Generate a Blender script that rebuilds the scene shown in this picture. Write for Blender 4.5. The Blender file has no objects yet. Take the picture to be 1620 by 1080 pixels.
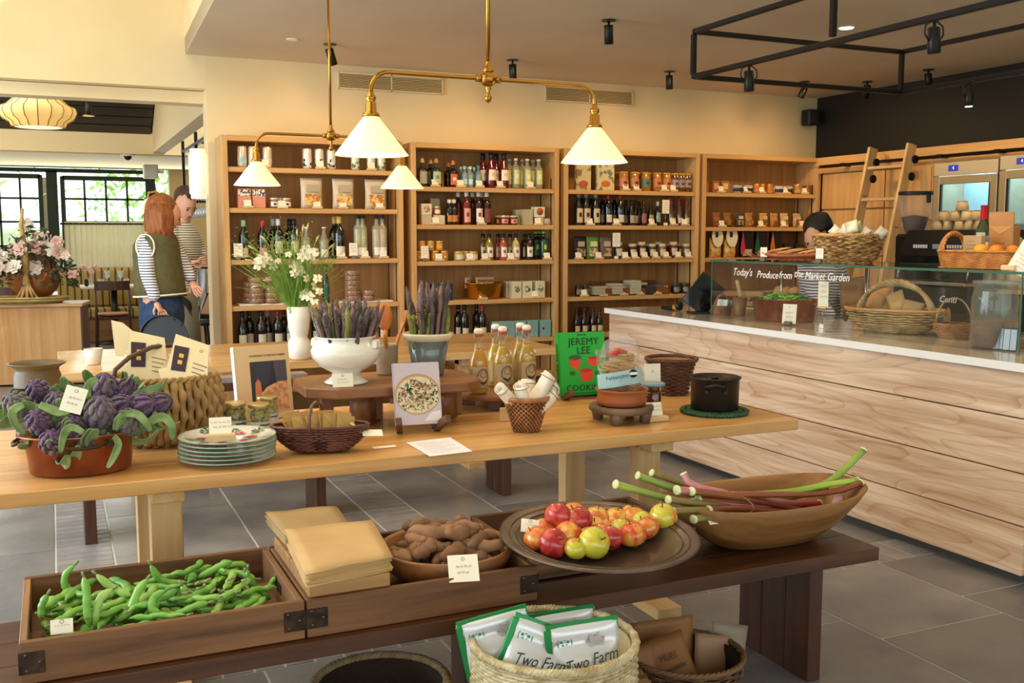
import bpy,math,random
from math import sin,cos,pi,radians,tan,sqrt,atan2
from mathutils import Vector,Matrix,Euler,Quaternion
SC=bpy.context.scene
COL=SC.collection
rnd=random.Random(7)

# ---------------------------------------------------------------- camera, world, lights, exposure
EYE=Vector((0,0,1.5));YAW=radians(24.4);PITCH=radians(6.08);FPX=1596.0
cd=bpy.data.cameras.new('camera');cam=bpy.data.objects.new('camera',cd);COL.objects.link(cam)
cam.location=EYE;cam.rotation_euler=(pi/2-PITCH,0,-YAW)
cd.sensor_width=36;cd.lens=FPX/1620*36;cd.clip_start=.05;cd.clip_end=200
SC.camera=cam
SC.view_settings.view_transform='Standard';SC.view_settings.look='None'
SC.view_settings.gamma=1;SC.view_settings.use_curve_mapping=False
SC.view_settings.exposure=0.03
w=bpy.data.worlds.new('world');SC.world=w;w.use_nodes=True
wn=w.node_tree;bg=wn.nodes['Background']
tc=wn.nodes.new('ShaderNodeTexCoord');sp=wn.nodes.new('ShaderNodeSeparateXYZ');cr=wn.nodes.new('ShaderNodeValToRGB')
wn.links.new(tc.outputs['Generated'],sp.inputs[0]);wn.links.new(sp.outputs['Z'],cr.inputs[0]);wn.links.new(cr.outputs[0],bg.inputs[0])
cr.color_ramp.elements[0].position=0.0;cr.color_ramp.elements[0].color=(.30,.36,.22,1)
cr.color_ramp.elements[1].position=.02;cr.color_ramp.elements[1].color=(.86,.95,1,1)
bg.inputs[1].default_value=2.4

def light(name,kind,loc,power,color,size=None,rot=None,spot=None,blend=.6,soft=.05,spread=None):
    l=bpy.data.lights.new(name,kind);l.energy=power;l.color=color
    if kind == 'AREA':
        l.shape='RECTANGLE';l.size,l.size_y=size
        if spread:l.spread=radians(spread)
    else:l.shadow_soft_size=soft
    if kind == 'SPOT':l.spot_size=radians(spot);l.spot_blend=blend
    o=bpy.data.objects.new(name,l);COL.objects.link(o);o.location=loc
    if rot:o.rotation_euler=rot
    return o
def aim(loc,tgt):
    return (Vector(tgt)-Vector(loc)).to_track_quat('-Z','Y').to_euler()
DAY=(.74,.87,1.0);WARM=(1.0,.70,.38);SOFT=(1.0,.86,.68)
light('window_light_left','AREA',(-2.9,5.0,1.75),205,DAY,(4.6,2.4),(radians(90),0,radians(-90)))
light('window_light_front','AREA',(.8,-2.2,1.7),24,(.93,.96,1),(6.5,2.4),(radians(90),0,0))
light('rooflight','AREA',(-1.0,4.0,4.05),84,(1,.92,.78),(3,5),(0,0,0))
light('dining_window_light','AREA',(.2,15.6,1.9),60,(.95,1,.95),(4.5,1.2),(radians(-90),0,0))
light('dining_area_light','AREA',(-1.4,11.5,2.6),60,(1,.93,.8),(3,3),(radians(20),radians(-40),0))  # tilted area light inside the dining room
light('ceiling_fill','AREA',(3.6,3.8,2.78),38,(1.0,.80,.55),(4.5,5),(0,0,0))  # unseen warm fill panel added beneath the shop ceiling
for x in (1.8,3.2,4.6,6.0):
    l=(x,6.75,2.72);light('shelf_downlight','SPOT',l,40,(1.0,.64,.28),None,aim(l,(x,7.9,1.6)),110,1,.08)
for y in (6.9,5.4,3.9):
    l=(5.4,y,2.72);light('panel_downlight','SPOT',l,48,(1.0,.64,.28),None,aim(l,(6.7,y,1.7)),100,1,.08)

# ---------------------------------------------------------------- measuring: a pixel of the photograph to a point on a known plane
CF=Vector((sin(YAW)*cos(PITCH),cos(YAW)*cos(PITCH),-sin(PITCH)));CR=Vector((cos(YAW),-sin(YAW),0));CU=CR.cross(CF)
def V(px,py,ax,v):
    d=CF+CR*((px-810)/FPX)-CU*((py-540)/FPX);return EYE+d*((v-EYE[ax])/d[ax])
def G(px,py,z):return V(px,py,2,z)
def xat(px,Y,z):
    k=(px-810)/FPX;return (k*(Y*CF.y+(z-1.5)*CF.z)-Y*CR.y)/(CR.x-k*CF.x)
def yat(px,X,z):
    k=(px-810)/FPX;return (X*CR.x-k*(X*CF.x+(z-1.5)*CF.z))/(k*CF.y-CR.y)

# ---------------------------------------------------------------- materials
def hexc(h,a=1):
    c=[int(h[i:i+2],16)/255 for i in (0,2,4)]
    return tuple([x/12.92 if x <= .04045 else ((x+.055)/1.055)**2.4 for x in c])+(a,)
MATS={}
def setin(b,k,v):
    if k in b.inputs:b.inputs[k].default_value=v
def M(col,rough=.5,metal=0,col2=None,vs=8,st=(1,1,1),bump=0,bs=40,trans=0,emi=0,coat=0,sub=0,ior=1.45,lo=.35,hi=.65,alpha=1,sheen=0,rv=0):
    key=('M',col,rough,metal,col2,vs,st,bump,bs,trans,emi,coat,sub,ior,lo,hi,alpha,sheen,rv)
    if key in MATS:return MATS[key]
    m=bpy.data.materials.new('surface_'+col);m.use_nodes=True;n=m.node_tree;b=n.nodes['Principled BSDF'];L=n.links.new
    setin(b,'Roughness',rough);setin(b,'Metallic',metal);setin(b,'IOR',ior)
    setin(b,'Transmission Weight',trans);setin(b,'Coat Weight',coat);setin(b,'Alpha',alpha);setin(b,'Sheen Weight',sheen)
    if sub:setin(b,'Subsurface Weight',sub);setin(b,'Subsurface Scale',.02)
    b.inputs['Base Color'].default_value=hexc(col)
    if emi:b.inputs['Emission Color'].default_value=hexc(col2 or col);b.inputs['Emission Strength'].default_value=emi
    m.diffuse_color=hexc(col)
    if (col2 and not emi) or bump:
        t=n.nodes.new('ShaderNodeTexCoord');mp=n.nodes.new('ShaderNodeMapping');L(t.outputs['Object'],mp.inputs[0]);mp.inputs['Scale'].default_value=st
        oi=n.nodes.new('ShaderNodeObjectInfo');ad=n.nodes.new('ShaderNodeVectorMath');ad.operation='ADD'
        mu=n.nodes.new('ShaderNodeMath');mu.operation='MULTIPLY';mu.inputs[1].default_value=37;L(oi.outputs['Random'],mu.inputs[0])
        L(mp.outputs[0],ad.inputs[0]);L(mu.outputs[0],ad.inputs[1])
        if col2 and not emi:
            z=n.nodes.new('ShaderNodeTexNoise');z.inputs['Scale'].default_value=vs;z.inputs['Detail'].default_value=5;L(ad.outputs[0],z.inputs[0])
            r=n.nodes.new('ShaderNodeValToRGB');L(z.outputs[0],r.inputs[0]);L(r.outputs[0],b.inputs['Base Color'])
            r.color_ramp.elements[0].position=lo;r.color_ramp.elements[0].color=hexc(col)
            r.color_ramp.elements[1].position=hi;r.color_ramp.elements[1].color=hexc(col2)
            if rv:
                hs=n.nodes.new('ShaderNodeHueSaturation');ma=n.nodes.new('ShaderNodeMapRange');L(oi.outputs['Random'],ma.inputs[0])
                ma.inputs[3].default_value=1-rv;ma.inputs[4].default_value=1+rv;L(ma.outputs[0],hs.inputs['Value']);L(r.outputs[0],hs.inputs['Color']);L(hs.outputs[0],b.inputs['Base Color'])
        if bump:
            z2=n.nodes.new('ShaderNodeTexNoise');z2.inputs['Scale'].default_value=bs;z2.inputs['Detail'].default_value=4;L(ad.outputs[0],z2.inputs[0])
            bp=n.nodes.new('ShaderNodeBump');bp.inputs['Strength'].default_value=bump;bp.inputs['Distance'].default_value=.01
            L(z2.outputs[0],bp.inputs['Height']);L(bp.outputs[0],b.inputs['Normal'])
    MATS[key]=m;return m
def wood(a,b_,axis=0,rough=.5,cath=0,s=1.0,rv=.06,knots=0,coat=0):
    """Wood with its grain along a local axis; cath adds the arched figure of flat-sawn boards."""
    key=('W',a,b_,axis,rough,cath,s,rv,knots,coat)
    if key in MATS:return MATS[key]
    m=bpy.data.materials.new('wood_'+a);m.use_nodes=True;n=m.node_tree;b=n.nodes['Principled BSDF'];L=n.links.new
    setin(b,'Roughness',rough);setin(b,'Coat Weight',coat)
    t=n.nodes.new('ShaderNodeTexCoord');mp=n.nodes.new('ShaderNodeMapping');L(t.outputs['Object'],mp.inputs[0])
    sc=[22*s]*3;sc[axis]=1.1*s;mp.inputs['Scale'].default_value=sc
    oi=n.nodes.new('ShaderNodeObjectInfo');mu=n.nodes.new('ShaderNodeMath');mu.operation='MULTIPLY';mu.inputs[1].default_value=53;L(oi.outputs['Random'],mu.inputs[0])
    ad=n.nodes.new('ShaderNodeVectorMath');ad.operation='ADD';L(mp.outputs[0],ad.inputs[0]);L(mu.outputs[0],ad.inputs[1])
    z=n.nodes.new('ShaderNodeTexNoise');z.inputs['Scale'].default_value=1;z.inputs['Detail'].default_value=6;z.inputs['Roughness'].default_value=.6;z.inputs['Distortion'].default_value=.4;L(ad.outputs[0],z.inputs[0])
    r=n.nodes.new('ShaderNodeValToRGB');r.color_ramp.elements[0].position=.3;r.color_ramp.elements[0].color=hexc(a);r.color_ramp.elements[1].position=.68;r.color_ramp.elements[1].color=hexc(b_)
    src=z.outputs[0]
    if cath:
        mp2=n.nodes.new('ShaderNodeMapping');L(t.outputs['Object'],mp2.inputs[0]);s2=[3.6*s]*3;s2[axis]=.5*s;mp2.inputs['Scale'].default_value=s2
        ad2=n.nodes.new('ShaderNodeVectorMath');ad2.operation='ADD';L(mp2.outputs[0],ad2.inputs[0]);L(mu.outputs[0],ad2.inputs[1])
        nz=n.nodes.new('ShaderNodeTexNoise');nz.inputs['Scale'].default_value=1.0;nz.inputs['Detail'].default_value=1.5;L(ad2.outputs[0],nz.inputs[0])
        m1=n.nodes.new('ShaderNodeMath');m1.operation='MULTIPLY';m1.inputs[1].default_value=20;L(nz.outputs[0],m1.inputs[0])
        m2=n.nodes.new('ShaderNodeMath');m2.operation='FRACT';L(m1.outputs[0],m2.inputs[0])
        m3=n.nodes.new('ShaderNodeMath');m3.operation='POWER';m3.inputs[1].default_value=9;L(m2.outputs[0],m3.inputs[0])
        m4=n.nodes.new('ShaderNodeMath');m4.operation='MULTIPLY_ADD';m4.inputs[1].default_value=-cath;L(m3.outputs[0],m4.inputs[0]);L(z.outputs[0],m4.inputs[2]);src=m4.outputs[0]
    L(src,r.inputs[0])
    hs=n.nodes.new('ShaderNodeHueSaturation');ma=n.nodes.new('ShaderNodeMapRange');L(oi.outputs['Random'],ma.inputs[0]);ma.inputs[3].default_value=1-rv;ma.inputs[4].default_value=1+rv
    L(ma.outputs[0],hs.inputs['Value']);L(r.outputs[0],hs.inputs['Color']);last=hs.outputs[0]
    if knots:
        vo=n.nodes.new('ShaderNodeTexVoronoi');vo.inputs['Scale'].default_value=3.2;L(t.outputs['Object'],vo.inputs[0])
        kr=n.nodes.new('ShaderNodeValToRGB');kr.color_ramp.elements[0].position=.03;kr.color_ramp.elements[0].color=(.25,.25,.25,1);kr.color_ramp.elements[1].position=.09;kr.color_ramp.elements[1].color=(1,1,1,1)
        L(vo.outputs['Distance'],kr.inputs[0]);mx=n.nodes.new('ShaderNodeMix');mx.data_type='RGBA';mx.blend_type='MULTIPLY';mx.inputs[0].default_value=knots;L(last,mx.inputs[6]);L(kr.outputs[0],mx.inputs[7]);last=mx.outputs[2]
    L(last,b.inputs['Base Color'])
    bp=n.nodes.new('ShaderNodeBump');bp.inputs['Strength'].default_value=.12;bp.inputs['Distance'].default_value=.004;L(z.outputs[0],bp.inputs['Height']);L(bp.outputs[0],b.inputs['Normal'])
    m.diffuse_color=hexc(a);MATS[key]=m;return m
def stripes(a,b_,axis=2,freq=60,duty=.5,rough=.8,dist=0,bump=0):
    key=('S',a,b_,axis,freq,duty,rough,dist,bump)
    if key in MATS:return MATS[key]
    m=bpy.data.materials.new('striped_cloth');m.use_nodes=True;n=m.node_tree;b=n.nodes['Principled BSDF'];L=n.links.new
    setin(b,'Roughness',rough)
    t=n.nodes.new('ShaderNodeTexCoord');s=n.nodes.new('ShaderNodeSeparateXYZ');L(t.outputs['Object'],s.inputs[0])
    m1=n.nodes.new('ShaderNodeMath');m1.operation='MULTIPLY';m1.inputs[1].default_value=freq;L(s.outputs[axis],m1.inputs[0]);src=m1.outputs[0]
    if dist:
        z=n.nodes.new('ShaderNodeTexNoise');z.inputs['Scale'].default_value=9;L(t.outputs['Object'],z.inputs[0])
        ma=n.nodes.new('ShaderNodeMath');ma.operation='MULTIPLY_ADD';ma.inputs[1].default_value=dist;L(z.outputs[0],ma.inputs[0]);L(src,ma.inputs[2]);src=ma.outputs[0]
    m2=n.nodes.new('ShaderNodeMath');m2.operation='FRACT';L(src,m2.inputs[0])
    m3=n.nodes.new('ShaderNodeMath');m3.operation='GREATER_THAN';m3.inputs[1].default_value=duty;L(m2.outputs[0],m3.inputs[0])
    mx=n.nodes.new('ShaderNodeMix');mx.data_type='RGBA';L(m3.outputs[0],mx.inputs[0]);mx.inputs[6].default_value=hexc(a);mx.inputs[7].default_value=hexc(b_);L(mx.outputs[2],b.inputs['Base Color'])
    m.diffuse_color=hexc(a);MATS[key]=m;return m
def clear(col='ffffff',rough=.0,tint=.12,ior=1.45):
    """Thin clear glass or film: mostly see-through, with its own reflections."""
    key=('C',col,rough,tint)
    if key in MATS:return MATS[key]
    m=bpy.data.materials.new('clear_'+col);m.use_nodes=True;n=m.node_tree;L=n.links.new;n.nodes.clear()
    out=n.nodes.new('ShaderNodeOutputMaterial');tr=n.nodes.new('ShaderNodeBsdfTransparent');gl=n.nodes.new('ShaderNodeBsdfGlossy');gl.inputs['Roughness'].default_value=rough
    df=n.nodes.new('ShaderNodeBsdfDiffuse');df.inputs[0].default_value=hexc(col)
    fr=n.nodes.new('ShaderNodeFresnel');ge=n.nodes.new('ShaderNodeNewGeometry');mr=n.nodes.new('ShaderNodeMapRange');L(ge.outputs['Backfacing'],mr.inputs[0]);mr.inputs[3].default_value=ior;mr.inputs[4].default_value=1/ior;L(mr.outputs[0],fr.inputs[0]);m1=n.nodes.new('ShaderNodeMixShader');m2=n.nodes.new('ShaderNodeMixShader')
    m2.inputs[0].default_value=tint;L(tr.outputs[0],m2.inputs[1]);L(df.outputs[0],m2.inputs[2]);c=hexc(col);tr.inputs[0].default_value=tuple(.5+.5*x for x in c[:3])+(1,)
    L(fr.outputs[0],m1.inputs[0]);L(m2.outputs[0],m1.inputs[1]);L(gl.outputs[0],m1.inputs[2]);L(m1.outputs[0],out.inputs[0]);m.diffuse_color=c
    MATS[key]=m;return m

def translucent(col,k=.55):
    m=bpy.data.materials.new('thin_cloth');m.use_nodes=True;n=m.node_tree;L=n.links.new;n.nodes.clear();out=n.nodes.new('ShaderNodeOutputMaterial')
    d=n.nodes.new('ShaderNodeBsdfDiffuse');t=n.nodes.new('ShaderNodeBsdfTranslucent');x=n.nodes.new('ShaderNodeMixShader');x.inputs[0].default_value=k
    d.inputs[0].default_value=hexc(col);t.inputs[0].default_value=hexc(col);L(d.outputs[0],x.inputs[1]);L(t.outputs[0],x.inputs[2]);L(x.outputs[0],out.inputs[0]);m.diffuse_color=hexc(col);return m

# ---------------------------------------------------------------- mesh building
class MB:
    def __init__(s):s.v=[];s.f=[];s.m=[];s.sm=[]
    def add(s,vs,fs,mi=0,smooth=False,T=None):
        o=len(s.v)
        s.v += [tuple(T@Vector(v)) for v in vs] if T else [tuple(v) for v in vs]
        s.f += [tuple(i+o for i in f) for f in fs];s.m += [mi]*len(fs);s.sm += [smooth]*len(fs);return s
    def box(s,c,d,b=0,T=None,mi=0):
        x,y,z=c;hx,hy,hz=d[0]/2,d[1]/2,d[2]/2;b=min(b,hx*.49,hy*.49,hz*.49)
        vs=[];idx={}
        if b <= 0:
            vs=[(x+i*hx,y+j*hy,z+k*hz) for i in (-1,1) for j in (-1,1) for k in (-1,1)]
            fs=[(0,1,3,2),(4,6,7,5),(0,4,5,1),(2,3,7,6),(0,2,6,4),(1,5,7,3)]
            return s.add(vs,fs,mi,False,T)
        for i in (-1,1):
            for j in (-1,1):
                for k in (-1,1):
                    for a in range(3):
                        q=[i*(hx-(a != 0)*b),j*(hy-(a != 1)*b),k*(hz-(a != 2)*b)]
                        idx[i,j,k,a]=len(vs);vs.append((x+q[0],y+q[1],z+q[2]))
        fs=[]
        for a in range(3):
            o1,o2=[t for t in range(3) if t != a]
            for sg in (-1,1):
                q=[]
                for u,v in ((-1,-1),(1,-1),(1,1),(-1,1)):
                    e=[0,0,0];e[a]=sg;e[o1]=u;e[o2]=v;q.append(idx[e[0],e[1],e[2],a])
                if (sg == 1) == (a == 1):q=q[::-1]
                fs.append(tuple(q))
            for u in (-1,1):
                for v in (-1,1):
                    e0=[0,0,0];e0[o1]=u;e0[o2]=v;e0[a]=-1;e1=list(e0);e1[a]=1
                    fs.append((idx[(*e0,o1)],idx[(*e1,o1)],idx[(*e1,o2)],idx[(*e0,o2)]))
        for i in (-1,1):
            for j in (-1,1):
                for k in (-1,1):fs.append(tuple(idx[i,j,k,a] for a in range(3)))
        return s.add(vs,fs,mi,False,T)
    def lathe(s,prof,n=24,c=(0,0,0),sx=1,sy=1,mi=0,T=None,fn=None,smooth=True,capb=True,capt=False):
        vs=[];fs=[];m=len(prof)
        for r,z in prof:
            for k in range(n):
                a=2*pi*k/n;rr=r*(fn(a,z) if fn else 1);vs.append((c[0]+rr*cos(a)*sx,c[1]+rr*sin(a)*sy,c[2]+z))
        for i in range(m-1):
            for k in range(n):
                k2=(k+1) % n;fs.append((i*n+k,i*n+k2,(i+1)*n+k2,(i+1)*n+k))
        s.add(vs,fs,mi,smooth,T)
        o=len(s.v)-len(vs)
        if capb:s.f.append(tuple(o+k for k in range(n))[::-1]);s.m.append(mi);s.sm.append(False)
        if capt:s.f.append(tuple(o+(m-1)*n+k for k in range(n)));s.m.append(mi);s.sm.append(False)
        return s
    def tube(s,pts,r,n=8,closed=False,mi=0,caps=True,T=None,flat=1,up=None):
        pts=[Vector(p) for p in pts];N=len(pts);rs=r if isinstance(r,(list,tuple)) else [r]*N
        vs=[];fs=[];prev=None
        for i,p in enumerate(pts):
            a=pts[(i-1) % N] if (closed or i) else p;b=pts[(i+1) % N] if (closed or i < N-1) else p
            t=(b-a);t=t.normalized() if t.length > 1e-9 else Vector((0,0,1))
            if prev is None:
                u=Vector(up) if up else (Vector((0,0,1)) if abs(t.z) < .9 else Vector((1,0,0)))
            else:u=prev
            u=(u-t*u.dot(t));u=u.normalized() if u.length > 1e-6 else t.orthogonal().normalized()
            prev=u;w_=t.cross(u)
            for k in range(n):
                an=2*pi*k/n;vs.append(p+(u*sin(an)*flat+w_*cos(an))*rs[i])
        for i in range(N if closed else N-1):
            j=(i+1) % N
            for k in range(n):
                k2=(k+1) % n;fs.append((i*n+k,i*n+k2,j*n+k2,j*n+k))
        if caps and not closed:fs.append(tuple(range(n))[::-1]);fs.append(tuple((N-1)*n+k for k in range(n)))
        return s.add(vs,fs,mi,True,T)
    def cyl(s,a,b,r,n=16,mi=0,r2=None):
        o=len(s.v);s.tube([a,b],[r,r if r2 is None else r2],n,mi=mi)
        return s
    def ball(s,c,r,n=12,m=8,sc=(1,1,1),mi=0,T=None,fn=None):
        vs=[];fs=[]
        for i in range(m+1):
            th=pi*i/m
            for k in range(n):
                a=2*pi*k/n;d=Vector((sin(th)*cos(a),sin(th)*sin(a),-cos(th)));q=r*(fn(d) if fn else 1)
                vs.append((c[0]+d.x*q*sc[0],c[1]+d.y*q*sc[1],c[2]+d.z*q*sc[2]))
        for i in range(m):
            for k in range(n):
                k2=(k+1) % n;fs.append((i*n+k,i*n+k2,(i+1)*n+k2,(i+1)*n+k))
        return s.add(vs,fs,mi,True,T)
    def poly(s,pts,mi=0,T=None):return s.add(pts,[tuple(range(len(pts)))],mi,False,T)
    def prism(s,pts2,h,c=(0,0,0),mi=0,T=None):
        """outline in local XY pulled up along Z by h"""
        n=len(pts2);vs=[(x+c[0],y+c[1],c[2]) for x,y in pts2]+[(x+c[0],y+c[1],c[2]+h) for x,y in pts2]
        fs=[tuple(range(n))[::-1],tuple(range(n,2*n))]+[(i,(i+1) % n,n+(i+1) % n,n+i) for i in range(n)]
        return s.add(vs,fs,mi,False,T)
    def mesh(s,name,mats):
        me=bpy.data.meshes.new(name);me.from_pydata(s.v,[],s.f)
        for m in (mats if isinstance(mats,(list,tuple)) else [mats]):me.materials.append(m)
        me.polygons.foreach_set('material_index',s.m);me.polygons.foreach_set('use_smooth',s.sm);me.update();return me
    def build(s,name,mats,parent=None,loc=None,rot=None,**props):
        return ob(name,s.mesh(name,mats),parent,loc,rot,**props)
def ob(name,me,parent=None,loc=None,rot=None,**props):
    o=bpy.data.objects.new(name,me);COL.objects.link(o)
    if parent:o.parent=parent
    if loc is not None:o.location=loc
    if rot is not None:o.rotation_euler=rot
    for k,v in props.items():o[k]=v
    return o
def thing(name,label,cat,loc=(0,0,0),rz=0,group=None,rot=None):
    o=bpy.data.objects.new(name,None);COL.objects.link(o);o.empty_display_size=.05
    o.location=loc;o.rotation_euler=rot if rot else (0,0,rz);o['label']=label;o['category']=cat
    if group:o['group']=group
    return o
def tag(o,label,cat,group=None,kind=None):
    o['label']=label;o['category']=cat
    if group:o['group']=group
    if kind:o['kind']=kind
    return o
KIDS={}
def dup(root,loc,rot=None,label=None,group=None,scale=None):
    r=root.copy();COL.objects.link(r);r.location=loc
    if rot is not None:r.rotation_euler=rot
    if scale:r.scale=scale
    if label:r['label']=label
    if group:r['group']=group
    for ch in KIDS.setdefault(root.name,list(root.children)):
        c=ch.copy();COL.objects.link(c);c.parent=r
        for g in KIDS.setdefault(ch.name,list(ch.children)):
            d=g.copy();COL.objects.link(d);d.parent=c
    return r
def struct(o):o['kind']='structure';return o
def text(name,body,size,mat,parent,loc,rot,shear=0,ext=.0006,align='CENTER',sx=1,bold=0,lab=None):
    cu=bpy.data.curves.new(name,'FONT');cu.body=body;cu.size=size;cu.extrude=ext;cu.shear=shear;cu.align_x=align;cu.align_y='CENTER';cu.resolution_u=2;cu.offset=bold
    o=bpy.data.objects.new(name,cu);me=bpy.data.meshes.new_from_object(o);bpy.data.objects.remove(o);me.materials.clear();me.materials.append(mat)
    t=ob(name,me,parent,loc,rot);t.scale=(sx,1,1)
    return t
ORD='first second third fourth fifth sixth seventh eighth ninth tenth eleventh twelfth thirteenth fourteenth fifteenth sixteenth seventeenth eighteenth nineteenth twentieth'.split()
ORD += ['twenty-'+o for o in ORD[:9]]+['thirtieth']+['thirty-'+o for o in ORD[:9]]
# ---------------------------------------------------------------- the setting
PLASTER=M('e3cb9c',.75,col2='ecd8ae',vs=1.6,lo=.3,hi=.7,bump=.06,bs=9)
CEIL=M('cdbda6',.6,col2='d8cab4',vs=1.2,lo=.3,hi=.7,bump=.04,bs=6)
BLACKW=M('17130f',.6)
OAK=('b98a50','d2a86e')
OAKX=wood(*OAK,0);OAKY=wood(*OAK,1);OAKZ=wood(*OAK,2)
DARKX=wood('321b0e','58321a',0,.36);DARKY=wood('2e1a10','4e2d1b',1,.4);DARKZ=wood('30190c','56301a',2,.4)
BRASS=M('b8863a',.22,1);STEEL=M('b9b4aa',.28,1);IRON=M('1a1714',.45,.6);BLACK=M('141312',.4)
WHITE=M('f3f0e8',.5);CREAM=M('efe3c8',.6)
WY=7.98;CZ=2.825
# floor: grout slab with every slab and brick of the paving laid on it
fl=struct(MB().box((1.8,7.2,-.026),(11,18,.05)).build('floor',M('c4c2bc',.8)))
SLATE=M('66656a',.36,col2='8a8680',vs=3.5,lo=.3,hi=.75,bump=.25,bs=14,rv=.14,coat=.1)
SLATE2=M('77757a',.38,col2='96918a',vs=6,lo=.3,hi=.75,bump=.2,bs=20,rv=.10)
tm={}
def tile(x0,x1,y0,y1,nm='floor_tile',mt=SLATE):
    k=(round(x1-x0,3),round(y1-y0,3),nm)
    if k not in tm:tm[k]=MB().box((0,0,-.004),(x1-x0-.009,y1-y0-.009,.012),.0015).mesh(nm,mt)
    ob(nm,tm[k],fl,((x0+x1)/2,(y0+y1)/2,0))
H0,H1=3.40,3.64
cols=[(-.69-.64,-.69,5.16),(-.69,-.05,5.16),(.2,.84,4.7),(.84,1.48,5.2),(1.74,2.16,5.33),(2.16,2.81,5.02),(2.81,3.40,5.58),(3.40,4.05,5.0),(4.05,4.7,5.4),(4.7,5.35,5.1),(5.35,6.0,5.6),(6.0,6.7,5.2)]
for x0,x1,o in cols:
    ys=sorted([H1]+[o+.95*i for i in range(-3,4) if H1+.1 < o+.95*i < 7.9]+[7.95])
    for a,b in zip(ys,ys[1:]):tile(x0,x1,a,b)
for i,(x0,x1) in enumerate([(-.69,-.05),(-.05,.6),(.6,1.25),(1.25,2.0),(2.0,2.75),(2.75,3.385),(3.385,4.1),(4.1,4.75),(4.75,5.4),(5.4,6.05),(6.05,6.75)]):
    ys=sorted([H0]+[2.93-.2*(i % 2)-.95*k for k in range(0,3)])
    for a,b in zip(ys,ys[1:]):tile(x0,x1,a,b)
for x0,x1 in ((-.05,.2),(1.48,1.74)):
    n=58
    for i in range(n):tile(x0,x1,H1+i*.0743,H1+(i+1)*.0743,'floor_brick',SLATE2)
x=-.69
while x < 6.6:
    tile(x,x+.105,H0,H1,'floor_brick',SLATE2);x += .105
far=MB()
for i in range(9):
    for j in range(9):far.box((-1.7+i*.7,8.45+j*.9,-.004),(.69,.89,.012),.002)
far.build('floor_tile',SLATE,fl,kind='stuff')
# walls and ceiling of the shop
struct(MB().box((4.05,WY+.1,1.45),(5.9,.2,2.9)).build('wall_back',PLASTER))
hd=MB().box((-1.2,WY+.1,3.4),(4.6,.2,1.64));struct(hd.build('wall_header',PLASTER))
struct(MB().box((1.0,8.2,2.53),(5.2,.2,.09)).build('trim_1',PLASTER))
struct(MB().box((7.02,3.6,1.6),(.2,9,3.2)).build('wall_right',BLACKW))
ce=MB();cp=[(.96,8.0),(7.1,8.0),(7.1,-2.5),(.62,-2.5)]
ce.prism([(p[0],p[1]) for p in cp][::-1],.12,(0,0,CZ));struct(ce.build('ceiling',CEIL))
dr=MB();a=Vector((.96,8.0,CZ-.0));b=Vector((.62,-2.5,CZ));
a.z+=.004;b.z+=.004
dr.add([a,b,b+Vector((0,0,1.4)),a+Vector((0,0,1.4)),a+Vector((.1,0,0)),b+Vector((.1,0,0)),b+Vector((.1,0,1.4)),a+Vector((.1,0,1.4))],[(0,1,2,3),(7,6,5,4),(0,4,5,1),(3,2,6,7)])
struct(dr.build('ceiling_upstand',PLASTER))
hc=MB().box((-1.2,2.7,4.3),(4.2,11,.1));struct(hc.build('ceiling_high',PLASTER))
# left wall with a long window, front wall (behind the camera) with its glazing bars
lw=MB().box((-3.2,2.7,.35),(.2,11,.7)).box((-3.2,2.7,3.65),(.2,11,1.3)).box((-3.2,-2,1.9),(.2,1.6,2.4)).box((-3.2,7.6,1.9),(.2,1.0,2.4))
struct(lw.build('wall_left',PLASTER))
fw=MB().box((2,-2.7,.2),(10.4,.2,.4)).box((2,-2.7,3.6),(10.4,.2,1.4));struct(fw.build('wall_front',PLASTER))
wfr=MB()
for i in range(9):wfr.box((-2.6+i*1.15,-2.7,1.65),(.09,.1,2.5))
wfr.box((2,-2.7,2.2),(10.2,.08,.06));struct(wfr.build('window_1',M('1f2a24',.5)))
wf2=MB()
for i in range(8):wf2.box((-3.2,-1+i*1.15,1.6),(.1,.09,1.9))
struct(wf2.build('window_2',M('1f2a24',.5)))
# air vents high on the back wall
for (pa,pb) in (((535,113),(700,150)),((863,135),(1000,168))):
    A=V(*pa,1,WY-.01);B=V(*pb,1,WY-.01);cx=(A.x+B.x)/2;cz=(A.z+B.z)/2;wd=B.x-A.x;hh=A.z-B.z
    t=thing('air_vent','slatted air vent high on cream wall above the '+('left bookcases' if pa[0] < 700 else 'third bookcase'),'vent',(cx,WY-.004,cz-hh/2),group='wall air vents')
    MB().box((0,0,hh/2),(wd,.006,hh)).build('backing',M('4a3a26',.8),t)
    f=MB().box((0,-.006,.006),(wd,.014,.012)).box((0,-.006,hh-.006),(wd,.014,.012)).box((-wd/2,-.006,hh/2),(.012,.014,hh)).box((wd/2,-.006,hh/2),(.012,.014,hh)).box((0,-.006,hh/2),(.01,.014,hh));f.build('vent_frame',PLASTER,t)
    sm=MB().box((0,0,0),(wd,.016,.0045),T=Matrix.Rotation(radians(35),4,'X')).mesh('slat',M('d8bf8e',.6))
    for i in range(9):ob('slat',sm,t,(0,-.006,.014+i*(hh-.028)/8))

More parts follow.
